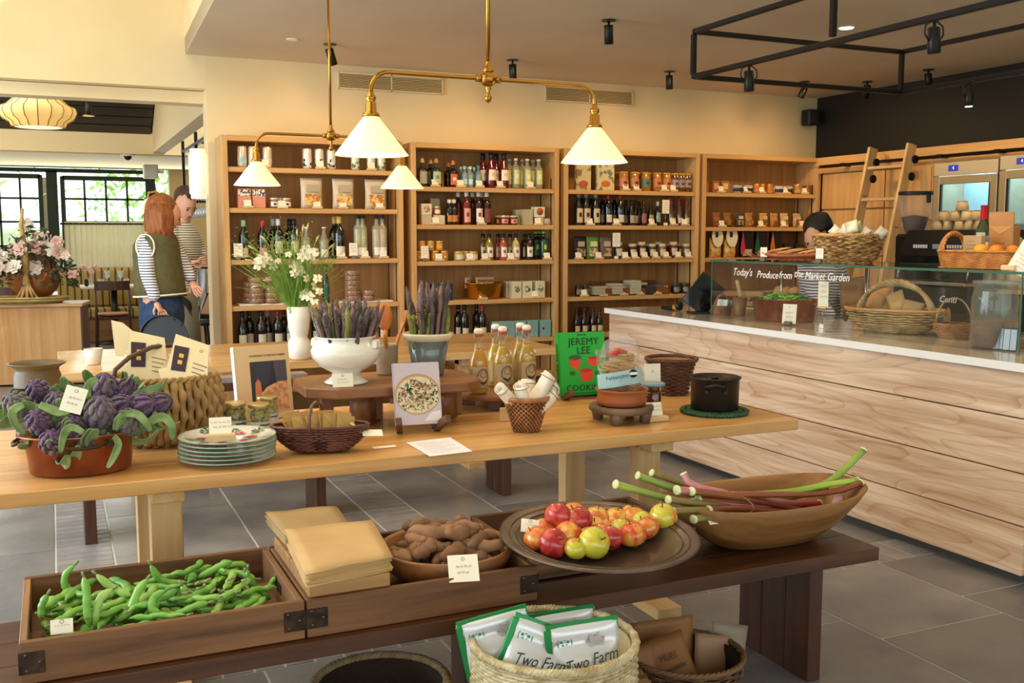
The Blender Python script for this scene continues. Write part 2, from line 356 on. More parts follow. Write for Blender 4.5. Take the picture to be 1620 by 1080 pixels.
# ---------------------------------------------------------------- bookcases
BX=[(1.145,2.515),(2.582,3.881),(3.928,5.289),(5.322,6.665)];BY0,BY1,BTOP=7.60,7.93,2.213
SH=[[1.987,1.69,1.31,.968,.64,.34],[1.872,1.573,1.284,.965,.635,.34],[1.872,1.573,1.284,.965,.645,.34],[1.872,1.563,1.284,.965,.645,.34]]
BN=['leftmost','second','third','rightmost']
OB=('9c6c36','b98a50')  # deeper oak for the backs: shade of the interior put into the colour
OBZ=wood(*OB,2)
for i,(x0,x1) in enumerate(BX):
    wd=x1-x0;t=thing('bookcase','tall oak bookcase, %s of the four along the back wall, full of groceries' % BN[i].replace('second','second from left').replace('third','third from left'),'bookcase',((x0+x1)/2,BY0,0),group='oak bookcases')
    D=BY1-BY0
    for s in (-1,1):MB().box((s*(wd/2-.02),D/2,BTOP/2),(.04,D,BTOP),.002).build('side_panel',OAKZ,t)
    MB().box((0,D/2,BTOP-.02),(wd-.08,D,.04),.002).build('top_panel',OAKX,t)
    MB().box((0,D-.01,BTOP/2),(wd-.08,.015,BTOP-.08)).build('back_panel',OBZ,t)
    MB().box((0,.03,.06),(wd-.08,.02,.12)).build('plinth',OAKX,t)
    sm=MB().box((0,D/2-.004,-.018),(wd-.084,D-.03,.036),.002).mesh('shelf',OAKX)
    for z in SH[i]:ob('shelf',sm,t,(0,0,z))
    rm=MB().box((0,0,(BTOP-.4)/2+.2),(.004,.016,BTOP-.5)).mesh('shelf_track',M('3a2a18',.5))
    for yy in (.07,D-.06):ob('shelf_track',rm,t,(wd/2-.042,yy,0))

# ---------------------------------------------------------------- tables and benches
def boards(t,n,x0,x1,y0,y1,z,th,mt,nm='board'):
    w_=(y1-y0)/n;me=MB().box((0,0,-th/2),(x1-x0,w_-.0012,th),.0022).mesh(nm,mt)
    for i in range(n):ob(nm,me,t,((x0+x1)/2,y0+w_*(i+.5),z))
TOPW=wood('b8803f','dcae70',0,.34,s=.8,knots=.5,coat=.15,rv=.09);TOPW2=wood('c6924f','e2b97c',0,.38,s=.8,knots=.4,coat=.1,rv=.09)
LEGW=wood('c79a5e','dfb981',2,.45)
t=thing('display_table','long light oak table in front, holding artichokes, plates, books and pans','table',(0,0,0))
TX0,TX1,TY0,TY1=-.30,2.745,3.215,4.28
boards(t,5,TX0,TX1,TY0,TY1,.75,.045,TOPW)
FR=wood('c79a5e','dfb981',1,.45)
for X in (.30,2.14):
    for Y in (3.42,4.05):MB().box((0,0,.375),(.10,.075,.66),.003).build('leg',LEGW,t,(X,Y,0))
    MB().box((0,0,.022),(.11,1.0,.044),.003).build('foot_rail',FR,t,(X,3.72,0))
    MB().box((0,0,0),(.10,.9,.05),.003).build('top_rail',FR,t,(X,3.74,.679))
t=thing('display_table','light oak table further back, holding the flower vase and small white cup','table',(0,0,0))
BTX0,BTX1,BTY0,BTY1=0.0,3.05,5.93,7.08
boards(t,5,BTX0,BTX1,BTY0,BTY1,.75,.045,TOPW2)
for X in (.45,2.42):
    for Y in (6.1,6.9):MB().box((0,0,.375),(.10,.075,.66),.003).build('leg',LEGW,t,(X,Y,0))
    MB().box((0,0,.022),(.11,1.15,.044),.003).build('foot_rail',FR,t,(X,6.45,0))
    MB().box((0,0,0),(.10,1.0,.05),.003).build('top_rail',FR,t,(X,6.5,.679))
def bench(label,x0,x1,y0,y1,legs,n=3,z=.45,mt=DARKX,lm=DARKZ,nb=3):
    t=thing('bench',label,'bench',(0,0,0));boards(t,n,x0,x1,y0,y1,z,.045,mt)
    for X in legs:
        w_=(y1-y0-.10)/nb
        for i in range(nb):
            MB().box((0,0,(z-.045)/2),(.055,w_-.003,z-.047),.003).build('leg_board',lm,t,(X,y0+.05+w_*(i+.5),0))
    return t
bench('long dark walnut bench in front carrying crates, apples and rhubarb trough',-.45,2.495,2.50,2.98,(-.1,1.14,2.275))
bench('dark bench half hidden under the near oak table',-.25,2.75,5.13,5.48,(.11,1.24,2.32),n=2,nb=2)
t=bench('reddish brown bench seen beneath the further oak table',.75,3.0,7.12,7.42,(.9,2.8),n=2,z=.46,mt=wood('6b3c24','8a5233',0,.4),nb=2)

# ---------------------------------------------------------------- counter
CXF,CY0,CY1=3.70,2.905,6.43
ASH=wood('bd9270','efd5b8',1,.5,cath=.17,s=1.0,rv=.03);ASHX=wood('9a6a44','b98a60',0,.5,cath=.3,s=.75,rv=.03)  # end boards get a darker copy, the end's shade put into the colour
t=thing('counter','long serving counter clad in pale wide boards with dark seams','counter',(0,0,0))
MB().box((4.1,(CY0+CY1)/2,.485),(.70,CY1-CY0-.06,.872)).build('carcass',M('3a2c20',.8),t)
zs=[.045,.262,.488,.722,.925]
for a,b in zip(zs,zs[1:]):
    MB().box((0,0,0),(.022,CY1-CY0,b-a-.006),.002).build('plank',ASH,t,(CXF+.012,(CY0+CY1)/2,(a+b)/2))
    MB().box((0,0,0),(.82,.022,b-a-.006),.002).build('end_plank',ASHX,t,(CXF+.435,CY0-.0125,(a+b)/2))
MB().box((CXF+.42,(CY0+CY1)/2,.022),(.74,CY1-CY0-.08,.044)).build('plinth',M('4a463f',.5),t)
wt=MB().box((CXF+.42,(CY0+CY1)/2-.005,.943),(.90,CY1-CY0+.04,.034),.003)
o=wt.build('worktop',M('b9ac98',.12,col2='cfc3b0',vs=3,coat=.4));tag(o,'pale polished stone worktop on the plank clad counter','worktop')  # brown grey of the top puts its reflection into the stone colour
eg=MB().box((CXF-.0315,(CY0+CY1)/2-.005,.943),(.004,CY1-CY0+.04,.036)).build('worktop_edge',M('f2f0ea',.3),o)
# low back worktop behind the counter with cupboards under it
t=thing('back_counter','low back counter behind the glass case carrying the coffee machine','counter',(0,0,0))
MB().box((5.45,4.8,.42),(.75,4.6,.84)).build('carcass',M('cdb595',.6),t)
for i in range(5):MB().box((5.065,2.97+i*.9,.44),(.02,.88,.76),.003).build('cupboard_door',M('dcc6a4',.5),t)
MB().box((5.45,4.8,.865),(.82,4.64,.03),.003).build('top_slab',M('d8d0c4',.2),t)

# ---------------------------------------------------------------- right wall: oak cupboards, cornice, ladder rail
PX=6.66
for i in range(7):
    y1_=7.58-i*.80
    t=thing('oak_cupboard','tall oak cupboard on the right wall, number %s along from the corner' % ['one','two','three','four','five','six','seven'][i],'cupboard',(PX,y1_-.4,0),group='oak wall cupboards')
    if i in (2,3):
        MB().box((.135,0,.4),(.22,.796,.8)).build('carcass',OAKZ,t)
    else:
        MB().box((.135,0,1.04),(.22,.796,2.08)).build('carcass',OBZ,t)
        for (a,b) in ((.06,1.30),(1.31,1.72),(1.73,2.06)):
            MB().box((.01,0,(a+b)/2),(.022,.788,b-a-.006),.002).build('door',OAKZ,t)
t=thing('cornice','oak cornice board running above the wall cupboards','cornice',(0,0,0))
MB().box((PX-.02,4.6,2.17),(.05,6.4,.085),.003).build('upper_board',OAKY,t)
MB().box((PX-.01,4.6,2.09),(.03,6.4,.05),.003).build('lower_board',OAKY,t)
t=thing('ladder_rail','black steel ladder rail fixed along the oak cornice','rail',(0,0,0))
MB().cyl((PX-.10,7.5,2.125),(PX-.10,1.6,2.125),.012,8).build('rod',IRON,t)
for y in (7.2,6.1,5.55,4.4,3.2):MB().box((PX-.07,y,2.125),(.09,.05,.03),.004).build('bracket',IRON,t)
# ---------------------------------------------------------------- the dining room beyond the opening
FY=15.9
DG=M('1c2c24',.5)
wl=MB();wl.box((.5,FY+.1,3.6),(6.4,.2,2.3));wl.box((.5,FY+.1,.5),(6.4,.2,1.0));wl.box((2.65,FY+.1,1.7),(2.05,.2,1.6));struct(wl.build('wall_far',M('d8bf92',.7)))
struct(MB().box((-2.6,12,2.2),(.2,8,4.4)).build('wall_dining_left',PLASTER))
struct(MB().box((3.6,12,2.2),(.2,8,4.4)).build('wall_dining_right',M('c9b489',.7)))
def vbox(m,x0,y0,x1,y1,Y,th,b=0):
    A=V(x0,y0,1,Y);B=V(x1,y1,1,Y);m.box(((A.x+B.x)/2,Y,(A.z+B.z)/2),(abs(B.x-A.x),th,abs(A.z-B.z)),b)
def win(n,xs,yt,yb,bars,hy):
    A=V(xs[0],yt,1,FY);B=V(xs[1],yb,1,FY);z1=A.z;z0=1.0;X0,X1=A.x,B.x
    m=MB();f=.06
    m.box(((X0+X1)/2,FY-.03,z1-.02),(X1-X0,.14,f),.004).box(((X0+X1)/2,FY-.03,z0),(X1-X0,.14,f),.004).box((X0,FY-.03,(z0+z1)/2),(f,.14,z1-z0),.004).box((X1,FY-.03,(z0+z1)/2),(f,.14,z1-z0),.004)
    for k in range(bars):m.box((X0+(X1-X0)*(k+1)/(bars+1),FY-.02,(z0+z1)/2),(.028,.05,z1-z0))
    for z in hy:m.box(((X0+X1)/2,FY-.02,z),(X1-X0,.05,.028))
    w_=struct(m.build('window_%d' % n,DG))
    for k in range(bars+1):
        a=X0+(X1-X0)*k/(bars+1);b=X0+(X1-X0)*(k+1)/(bars+1)
        MB().box(((a+b)/2,FY-.01,(z0+z1)/2),(b-a-.03,.006,z1-z0-.06)).build('pane',clear('ffffff',0,.02),w_)
win(3,(-70,70),274,420,3,(1.67,2.0,1.33));win(4,(98,238),279,420,3,(1.67,2.0,1.33))
g=MB();vbox(g,-90,262,245,276,FY-.05,.1);vbox(g,72,270,97,424,FY-.04,.12);vbox(g,236,270,250,424,FY-.04,.12);struct(g.build('trim_2',DG))
# ceiling of the dining room: cream beams, dark boarded slope, bulkhead over the bar
bk=MB();bk.box((1.22,10.9,3.4),(.14,4.9,1.86));struct(bk.build('wall_bulkhead',M('e3cfa4',.7)))
bm=MB();A=V(100,206,1,13.0);B=V(100,240,1,13.0);bm.box((.1,13.05,(A.z+B.z)/2+.05),(5.4,.12,A.z-B.z+.1));struct(bm.build('trim_3',M('e6cf9e',.6)))
struct(MB().box((.1,14.5,B.z+.02),(5.4,2.9,.06)).build('ceiling_dining',M('d9c394',.7)))
t=struct(MB().add([(-2.5,13.0,A.z),(1.15,13.0,A.z),(1.15,9.0,A.z+2.4),(-2.5,9.0,A.z+2.4)],[(0,1,2,3)]).build('ceiling_slope',M('1c1814',.6)))
dx,dz=4.0,2.4;L_=sqrt(dx*dx+dz*dz);sm=MB().box((0,0,0),(3.62,.145,.012),.003).mesh('ceiling_board',wood('2a231c','3a3128',0,.45))
for k in range(14):
    f=(k+.5)/28;ob('ceiling_board',sm,t,(-.68,13.0-dx*f,A.z+dz*f-.012),(-atan2(dz,dx),0,0))
# greenery outside, standing in the ground beyond the windows
def foliage(name,label,cat,c,r,n,col,col2,size=.11,seed=1,trunk=True):
    R=random.Random(seed);m=MB()
    for i in range(n):
        d=Vector((R.gauss(0,1),R.gauss(0,1),R.gauss(0,1))).normalized()*(R.random()**.4)
        p=Vector((c[0]+d.x*r[0],c[1]+d.y*r[1],c[2]+d.z*r[2]));T=Matrix.Translation(p)@Euler((R.uniform(-1,1),R.uniform(-1,1),R.uniform(0,6.28))).to_matrix().to_4x4()
        s_=size*R.uniform(.6,1.3);m.add([(-s_,0,0),(-s_*.3,s_*.4,.02),(s_,0,0),(-s_*.3,-s_*.4,.02)],[(0,1,2),(0,2,3)],0,False,T)
    t=thing(name,label,cat,(0,0,0));m.build('foliage',M(col,.6,col2=col2,vs=2,emi=0),t)
    if trunk:
        k=MB();k.tube([(c[0],c[1],0),(c[0]+.1,c[1],c[2]*.5),(c[0],c[1],c[2])],[.16,.12,.05],8);k.build('trunk',M('6a5a44',.9),t)
    return t
struct(MB().box((0,26,-.1),(60,20,.1)).build('ground',M('8fae58',.9)))
foliage('tree','bright green tree seen through right part of the further window','tree',(1.7,19.5,2.4),(1.3,.8,1.9),600,'8fd05a','d0f0a0',seed=3)
foliage('tree','pale tree seen through the middle of the dining room window','tree',(-.1,22,2.6),(1.8,.8,2.2),200,'b8e080','e8f8c8',seed=4)
foliage('tree','yellowish tree seen through the left dining room window','tree',(-2.2,21,2.4),(1.5,.8,2.0),300,'c5df72','eff9b0',seed=5)
light('garden_sun','SUN',(0,20,10),2.2,(1,.98,.9),rot=(radians(50),0,radians(60)))
# half curtain
cu=MB();X0=V(103,400,1,FY-.18).x;X1=V(231,400,1,FY-.18).x;zt=V(150,354,1,FY-.18).z;zb=1.0;N=120;vs=[];fs=[]
for i in range(N+1):
    u=i/N;x=X0+(X1-X0)*u;
    for j,z in enumerate((zt+.03,zt-.03,zb)):
        y=FY-.18+(.008 if j < 2 else .035)*sin(u*2*pi*15+.6*sin(u*20));vs.append((x,y,z))
for i in range(N):
    for j in range(2):fs.append((i*3+j,i*3+j+1,i*3+4+j,i*3+3+j))
cu.add(vs,fs,0,True);t=thing('cafe_curtain','cream pleated half curtain on the dining room window','curtain',(0,0,0))
mcur=M('ecdcb8',.8);cu.build('cloth',translucent('f4e6c6'),t)
MB().cyl((X0-.05,FY-.18,zt),(X1+.05,FY-.18,zt),.012).build('rod',IRON,t)
for i in range(14):MB().lathe([(.018,0),(.018,.006)],8).build('ring',BRASS,t,(X0+(X1-X0)*(i+.5)/14,FY-.18,zt),(0,radians(90),0))
# banquette
t=thing('banquette','long striped mustard banquette along the dining room window wall','bench',(0,0,0))
ST=stripes('b39a5c','5f4c2c',0,11,.72,.85);X0,X1=-2.2,1.5
MB().box((-.35,15.62,.74),(3.7,.16,.56),.04).build('back_cushion',ST,t)
MB().box((-.35,15.3,.40),(3.7,.56,.13),.05).build('seat',ST,t)
MB().box((-.35,15.32,.17),(3.7,.46,.33),.005).build('base',wood('8a5f35','a87845',0,.5),t)
# dining tables and chairs
def chair(label,loc,rz,dark=wood('3a2216','553423',2,.4)):
    t=thing('dining_chair',label,'chair',loc,rz)
    MB().lathe([(.0,.44),(.2,.445),(.225,.46),(.21,.475),(0,.48)],20,sy=.92).build('seat',M('a8753f',.6,bump=.2),t)
    for i,(x,y) in enumerate(((-.2,-.18),(.2,-.18),(-.2,.2),(.2,.2))):
        top=.44 if y < 0 else .78
        MB().tube([(x*1.08,y*1.1,0),(x,y,.44),(x,y+(.05 if y > 0 else 0),top)],[.014,.018,.014],8).build('leg',dark,t)
    m=MB();pts=[(.215*sin(a),.2+.06*cos(a),0) for a in [-1.5+.3*k for k in range(11)]]
    for z in (.66,.78):
        m.add([(p[0],p[1]+o,z+h) for p in pts for o,h in ((0,0),(0,.12 if z > .7 else .0),(.02,.12 if z > .7 else .0),(.02,0))],[(i*4+j,i*4+(j+1) % 4,i*4+4+(j+1) % 4,i*4+4+j) for i in range(10) for j in range(4)]) if z > .7 else None
    m.build('backrest',dark,t);MB().box((0,0,.415),(.36,.34,.04),.01).build('seat_frame',dark,t)
    return t
def dtable(label,x,y,w_=.85,z=.80):
    t=thing('dining_table',label,'table',(x,y,0))
    MB().box((0,0,z-.015),(w_,.7,.03),.006).build('tabletop',M('d9d2c8',.35),t)
    MB().cyl((0,0,.05),(0,0,z-.03),.04).build('pedestal',BLACK,t)
    MB().lathe([(.26,0),(.26,.02),(.05,.045)],20).build('foot',BLACK,t)
    return t
x_=xat(182,14.9,.4);dtable('small pale topped dining table beyond the dark chair',x_,14.9)
chair('dark wooden dining chair with tan seat at small table beyond the opening',(xat(180,14.2,.4),14.2,0),radians(176))
dtable('pale dining table partly hidden behind the big flower arrangement',xat(20,13.6,.8),13.6,1.0,.78)
chair('dark dining chair half hidden behind the peonies at left edge',(xat(12,13.1,.5),13.1,0),radians(170))
# glasses, napkin, little vase on the far table
GL=clear('eef4f4',.02,.18)
def wineglass(loc,label='stemmed wine glass on the far dining table',group='glasses on the far table',s=1.0,parent=None):
    o=MB().lathe([(.033,0),(.033,.003),(.004,.008),(.004,.09),(.03,.115),(.040,.15),(.034,.20),(.033,.20),(.038,.15),(.028,.117),(0,.10)],12).build('wine_glass',GL,None,loc);o.scale=(s,s,s)
    return tag(o,label,'glass',group)
for i,px in enumerate((170,191)):wineglass((xat(px,14.85,.85),14.85,.80),'wine glass on the far small table, %s of the two' % ['left','right'][i])
for i,px in enumerate((160,200)):tag(MB().lathe([(.03,0),(.036,.09),(.034,.09),(.028,.004),(0,.004)],12).build('tumbler',GL,None,(xat(px,14.8,.82),14.8,.80)),'short tumbler on the far small table, %s one' % ['left','right'][i],'glass')
tag(MB().box((0,0,.012),(.2,.12,.024),.01).build('napkin',WHITE,None,(xat(181,14.75,.82),14.75,.80)),'folded white napkin on the far small dining table','napkin')
t=thing('bud_vase','tiny glass bud vase with pink blooms on far dining table','vase',(xat(143,14.9,.82),14.9,.80))
MB().lathe([(.03,0),(.04,.05),(.015,.09),(.02,.11)],12).build('vessel',GL,t)
R=random.Random(5)
for i in range(6):
    p=(R.uniform(-.09,.09),R.uniform(-.05,.05),R.uniform(.17,.26));MB().ball(p,.035,8,6).tube([(0,0,.02),p],.003,4).build('bloom',M('d9b0a4',.7),t)
tag(MB().box((0,0,.05),(.05,.05,.10),.01).build('bottle_of_pepper',BLACK,None,(xat(137,14.7,.82),14.7,.80)),'small dark pepper mill on the left corner of far table','mill')
# wall lamp, speaker, camera dome
def cone_shade(r1,r2,h,col='fff6e2',n=32,th=.003):
    m=MB();m.lathe([(r1,0),(r2*1.02,h),(r2*.8,h+.004),(r2*.8-th,h),(r1-th,.001),(r1,0)],n,capb=False);return m
SHADE=M('fff1d8',.45,sub=.0,col2=None,trans=.0)
def glow(col,em,e):
    k=('G',col,em,e)
    if k in MATS:return MATS[k]
    m=M(col,.5,emi=e,col2=em,coat=.2);MATS[k]=m;return m
t=thing('wall_lamp','small brass wall lamp with pale cone shade beside the window','lamp',(xat(243,15.6,1.9),15.6,0))
A=V(234,331,1,15.6);ox=A.x-t.location.x
cone_shade(.13,.04,.16).build('lamp_shade',glow('f6e2b0','f6d690',.25),t,(ox,0,A.z-.02))
MB().tube([(ox,0,A.z+.14),(ox+.02,0,A.z+.24),(ox+.12,0,A.z+.26),(ox+.26,.1,A.z+.16)],.012,8).build('arm',BRASS,t)
t=thing('wall_speaker','white boxy speaker mounted high beside the dining room window','speaker',(xat(238,13.4,2.3),13.4,V(238,283,1,13.4).z))
MB().box((0,0,.09),(.17,.16,.17),.01).build('cabinet',M('cfc8b8',.5),t);MB().box((.0,-.083,.09),(.14,.006,.14),.003).build('grille',M('b8b2a4',.7),t);MB().cyl((.06,.0,.09),(.16,.0,.09),.02).build('bracket',WHITE,t)
t=thing('security_camera','small dome camera under the cream dining room beam','camera',V(202,247,1,13.1))
MB().lathe([(.075,0),(.09,.02)],16,capt=True).build('mount',WHITE,t);MB().ball((0,0,0),.05,12,8).build('dome',BLACK,t)
# lantern
c=V(60,175,1,10.6);t=thing('pendant_lantern','wide ribbed cream silk lantern hanging in the dining room','lamp',c)
w_=abs(V(124,175,1,10.6).x-V(-3,175,1,10.6).x)/2;h=(V(60,148,1,10.6).z-V(60,201,1,10.6).z)
pf=[(.60,-.5),(.70,-.47),(.74,-.36),(.92,-.24),(1.0,-.06),(.96,.08),(.78,.18),(.64,.32),(.50,.5)]
LS=glow('f3d38e','f0b860',.55)
MB().lathe([(r*w_,z*h) for r,z in pf],72,fn=lambda a,z:1-.035*abs(cos(a*9)),capt=True).build('shade',LS,t)
rb=MB()
for k in range(18):
    a=pi*k/9+pi/18;rb.tube([(r*w_*1.003*cos(a),r*w_*1.003*sin(a),z*h) for r,z in pf],.004,4)
rb.build('rib',M('7a5a30',.6),t);MB().cyl((0,0,h*.5),(0,0,h*.5+.9),.006).build('flex',BLACK,t)
t=thing('ceiling_spotlight','dark spotlight on the black boarded dining room ceiling','lamp',V(140,182,1,11.6));MB().cyl((0,0,0),(0,0,.16),.03).build('housing',M('2a2622',.4),t);MB().lathe([(.06,-.01),(.06,0)],12,capt=True).build('rim',BRASS,t)
# bar with hanging bottle frames
t=thing('bar_shelf_frame','black steel gantry of hanging shelves with bottles above the bar','shelf',(0,0,0))
for Y in (9.0,9.8,10.7,11.8):
    z0,z1=1.86,2.42;m=MB()
    for X in (1.36,1.95):m.box((X,Y,(z0+z1)/2+.05),(.03,.03,z1-z0+.1))
    for z in (z0,z1):m.box((1.655,Y,z),(.6,.03,.03))
    m.build('upright_frame',IRON,t)
for X in (1.36,1.95):MB().box((X,10.4,2.40),(.03,2.9,.03)).box((X,10.4,1.86),(.03,2.9,.03)).build('long_rail',IRON,t)
MB().box((1.655,10.4,1.885),(.56,2.85,.015)).build('glass_shelf',M('c8c4b8',.2),t)
cls=['6a2418','b0522a','c9a04a','3c4a2a','8a8f88','b93a2a','4a2a18']
for i in range(16):
    Y=9.15+i*.168;c_=cls[i % 7];tt=thing('bar_bottle','liquor bottle on the black bar gantry, %s from the near end' % ORD[i],'bottle',(1.45+.05*(i % 2),Y,1.893),group='bottles on the bar gantry')
    MB().lathe([(.036,0),(.036,.16),(.013,.21),(.013,.28)],10,capt=True).build('glass_body',M(c_,.12,coat=.5),tt);MB().lathe([(.015,.275),(.015,.3)],8,capt=True).build('cap',BLACK,tt)
for i in range(14):
    o=wineglass((1.36,9.1+i*.19,1.845),'wine glass hanging under the bar gantry, %s from the near end' % ORD[i],'glasses hanging over the bar',.9);o.rotation_euler=(pi,0,0)
t=thing('bar_counter','wooden bar counter behind the standing couple','counter',(0,0,0))
MB().box((1.75,10.4,.5),(.62,3.0,1.0)).build('carcass',wood('8a5f35','ab7d48',2,.5),t);MB().box((1.7,10.4,1.03),(.75,3.1,.05),.004).build('top',M('d8cfc0',.25),t);MB().box((1.40,10.4,.16),(.02,2.9,.05)).build('foot_rail',IRON,t)
struct(MB().box((2.2,11.2,1.3),(.1,4.0,2.6)).build('wall_bar',M('2a2420',.6)))
for i in range(9):wineglass((1.42+.09*(i % 2),9.0+i*.13,1.055),'wine glass in the row standing on the bar top, %s from the near end' % ORD[i],'glasses on the bar top')
for y in (9.3,10.0):
    t=thing('bar_stool','black bar stool tucked under the bar, %s one' % ('nearer' if y < 9.5 else 'further'),'stool',(1.22,y,0))
    MB().lathe([(.0,.70),(.17,.70),(.18,.73),(0,.745)],16).build('seat',BLACK,t)
    for k in range(4):a=pi/4+k*pi/2;MB().cyl((.19*cos(a),.19*sin(a),0),(.12*cos(a),.12*sin(a),.7),.012,8).build('leg',IRON,t)
    MB().tube([(.165*cos(a),.165*sin(a),.25) for a in [k*pi/8 for k in range(16)]],.009,6,closed=True).build('footring',IRON,t)
# sconce on the wall end
c=V(318,300,0,1.06);t=thing('wall_sconce','white stepped cylinder sconce on the cream wall end','lamp',(1.035,8.05,1.80))
SW=glow('fff6e6','fff0d8',.5)
MB().lathe([(.062,.0),(.07,.004),(.07,.30),(.062,.304)],24,capt=True).build('shade',SW,t)
MB().lathe([(.055,-.035),(.06,-.03),(.06,.335),(.055,.34)],24,capt=True).build('inner_shade',SW,t)
MB().box((.055,.02,.15),(.03,.07,.2),.004).build('backplate',M('cbb68c',.4),t)

# cabinet and peonies at the left edge
cx=xat(30,10.9,.4)
t=thing('pine_cabinet','scrubbed pine cabinet with dark side at the left edge','cabinet',(cx,11.0,0),radians(-10))
CW=1.15
MB().box((0,.22,.40),(CW,.44,.76),.004).build('body',wood('c8904f','dcae74',2,.6,knots=.9,rv=0),t,(0,0,0))
MB().box((CW/2+.006,.22,.40),(.012,.45,.77)).build('side_board',wood('4a2c1c','6a442c',2,.5),t)
MB().box((0,.22,.80),(CW+.05,.5,.035),.004).build('top',wood('b98a58','d2a878',0,.5),t)
tb=thing('rattan_tray','shallow rattan tray lying on the pine cabinet','tray',(cx+.05,11.1,.82),radians(-10))
MB().lathe([(.0,.0),(.36,.0),(.42,.05),(.41,.055),(.35,.01),(0,.01)],28,sy=.5).build('tray_bed',M('8a7440',.7,col2='b59a5c',vs=30,bump=.5),tb)
for z in (.03,.055):MB().tube([((.40+z/3)*cos(a),(.2+z/6)*sin(a),z) for a in [2*pi*k/36 for k in range(36)]],.011,6,closed=True).build('rim_cane',M('b59a5c',.6),tb)
A=V(42,458,1,10.95)
t=thing('twig_sculpture','bare pale branch stand rising in front of the peonies','ornament',(A.x,11.02,.83))
for k in range(5):
    a=-1.1+k*.55;MB().tube([(0,0,.3),(.03*sin(a),-.03*cos(a),.15),(.13*sin(a),-.09*cos(a),0)],[.02,.015,.012],6).build('root_prong',M('b8935c',.7),t)
MB().tube([(0,0,.28),(.01,0,.5),(-.02,0,.75),(.0,0,.92)],[.03,.026,.02,.012],8).build('stem',M('c4a068',.7),t)
px0=V(55,455,1,11.25);t=thing('flower_pot','big round terracotta pot holding the peonies','pot',(px0.x,11.30,.88))
MB().lathe([(.15,0),(.22,.08),(.25,.2),(.22,.34),(.17,.40),(.19,.43),(.16,.42),(.14,.36)],28).build('vessel',M('8a5426',.6,col2='a0662f',vs=5),t)
R=random.Random(21)
BC=[('e8cdb8','f3e2d2'),('e2b7a6','efd0c2'),('f3ead8','faf4e8'),('d9a698','e8c0b0')]
def bloom(R,r,pal):
    m=MB()
    for ring,(n,tilt,sc) in enumerate([(6,1.25,1.0),(7,.95,.9),(6,.6,.75),(5,.3,.55)]):
        for k in range(n):
            a=2*pi*k/n+ring*.5+R.uniform(-.2,.2);T=Matrix.Rotation(a,4,'Z')@Matrix.Rotation(tilt+R.uniform(-.15,.15),4,'Y');s_=r*sc
            vs=[(0,0,0),(-.1*s_,.38*s_,.5*s_),(.06*s_,.25*s_,.95*s_),(.06*s_,-.25*s_,.95*s_),(-.1*s_,-.38*s_,.5*s_),(-.18*s_,0,.6*s_),(0,0,1.02*s_)]
            m.add(vs,[(0,4,5),(0,5,1),(5,4,3,6),(1,5,6,2)],0,True,T)
    return m
pxs=sorted(R.uniform(-6,116) for _ in range(24));
for i in range(24):
    px=pxs[i];ext=1-((px-52)/78)**2;py=448-R.uniform(.15,1.0)*98*max(.3,ext)
    p=V(px,py,1,10.9+R.uniform(0,.5));r=R.uniform(.05,.095);pal=BC[i % 4]
    t=thing('peony',['blush','dusky pink','creamy white','rose pink'][i % 4]+' peony over the pine cabinet, %s from left of that colour' % ORD[i//4],'flower',p,group=['blush','dusky pink','creamy white','rose pink'][i % 4]+' flowers in the cabinet arrangement')
    o=bloom(R,r,pal).build('petals',M(pal[0],.7,col2=pal[1],vs=6),t);o.rotation_euler=(R.uniform(.5,1.4),0,R.uniform(-.8,.8))
    MB().tube([(0,.01,0),((px0.x-p.x)*.5,(11.22-p.y)*.6,(1.2-p.z)*.6),(px0.x-p.x,11.22-p.y,1.18-p.z)],.004,4).build('stem',M('4c5a30',.7),t)
lf=MB()
for i in range(420):
    px=R.uniform(-8,122);ext=max(.25,1-((px-52)/80)**2);py=452-R.uniform(0,1.0)*95*ext;p=V(px,py,1,10.95+R.uniform(0,.45))
    T=Matrix.Translation(p)@Euler((R.uniform(-1.5,1.5),R.uniform(-1,1),R.uniform(0,6.28))).to_matrix().to_4x4();s_=R.uniform(.03,.06)
    lf.add([(-s_,0,0),(0,s_*.4,.008),(s_,0,0),(0,-s_*.4,.008)],[(0,1,2),(0,2,3)],0,False,T)
tag(lf.build('arrangement_leaves',M('26341c',.6,col2='4a5a34',vs=4)),'dark green leaves filling the peony arrangement','leaves',kind='stuff')

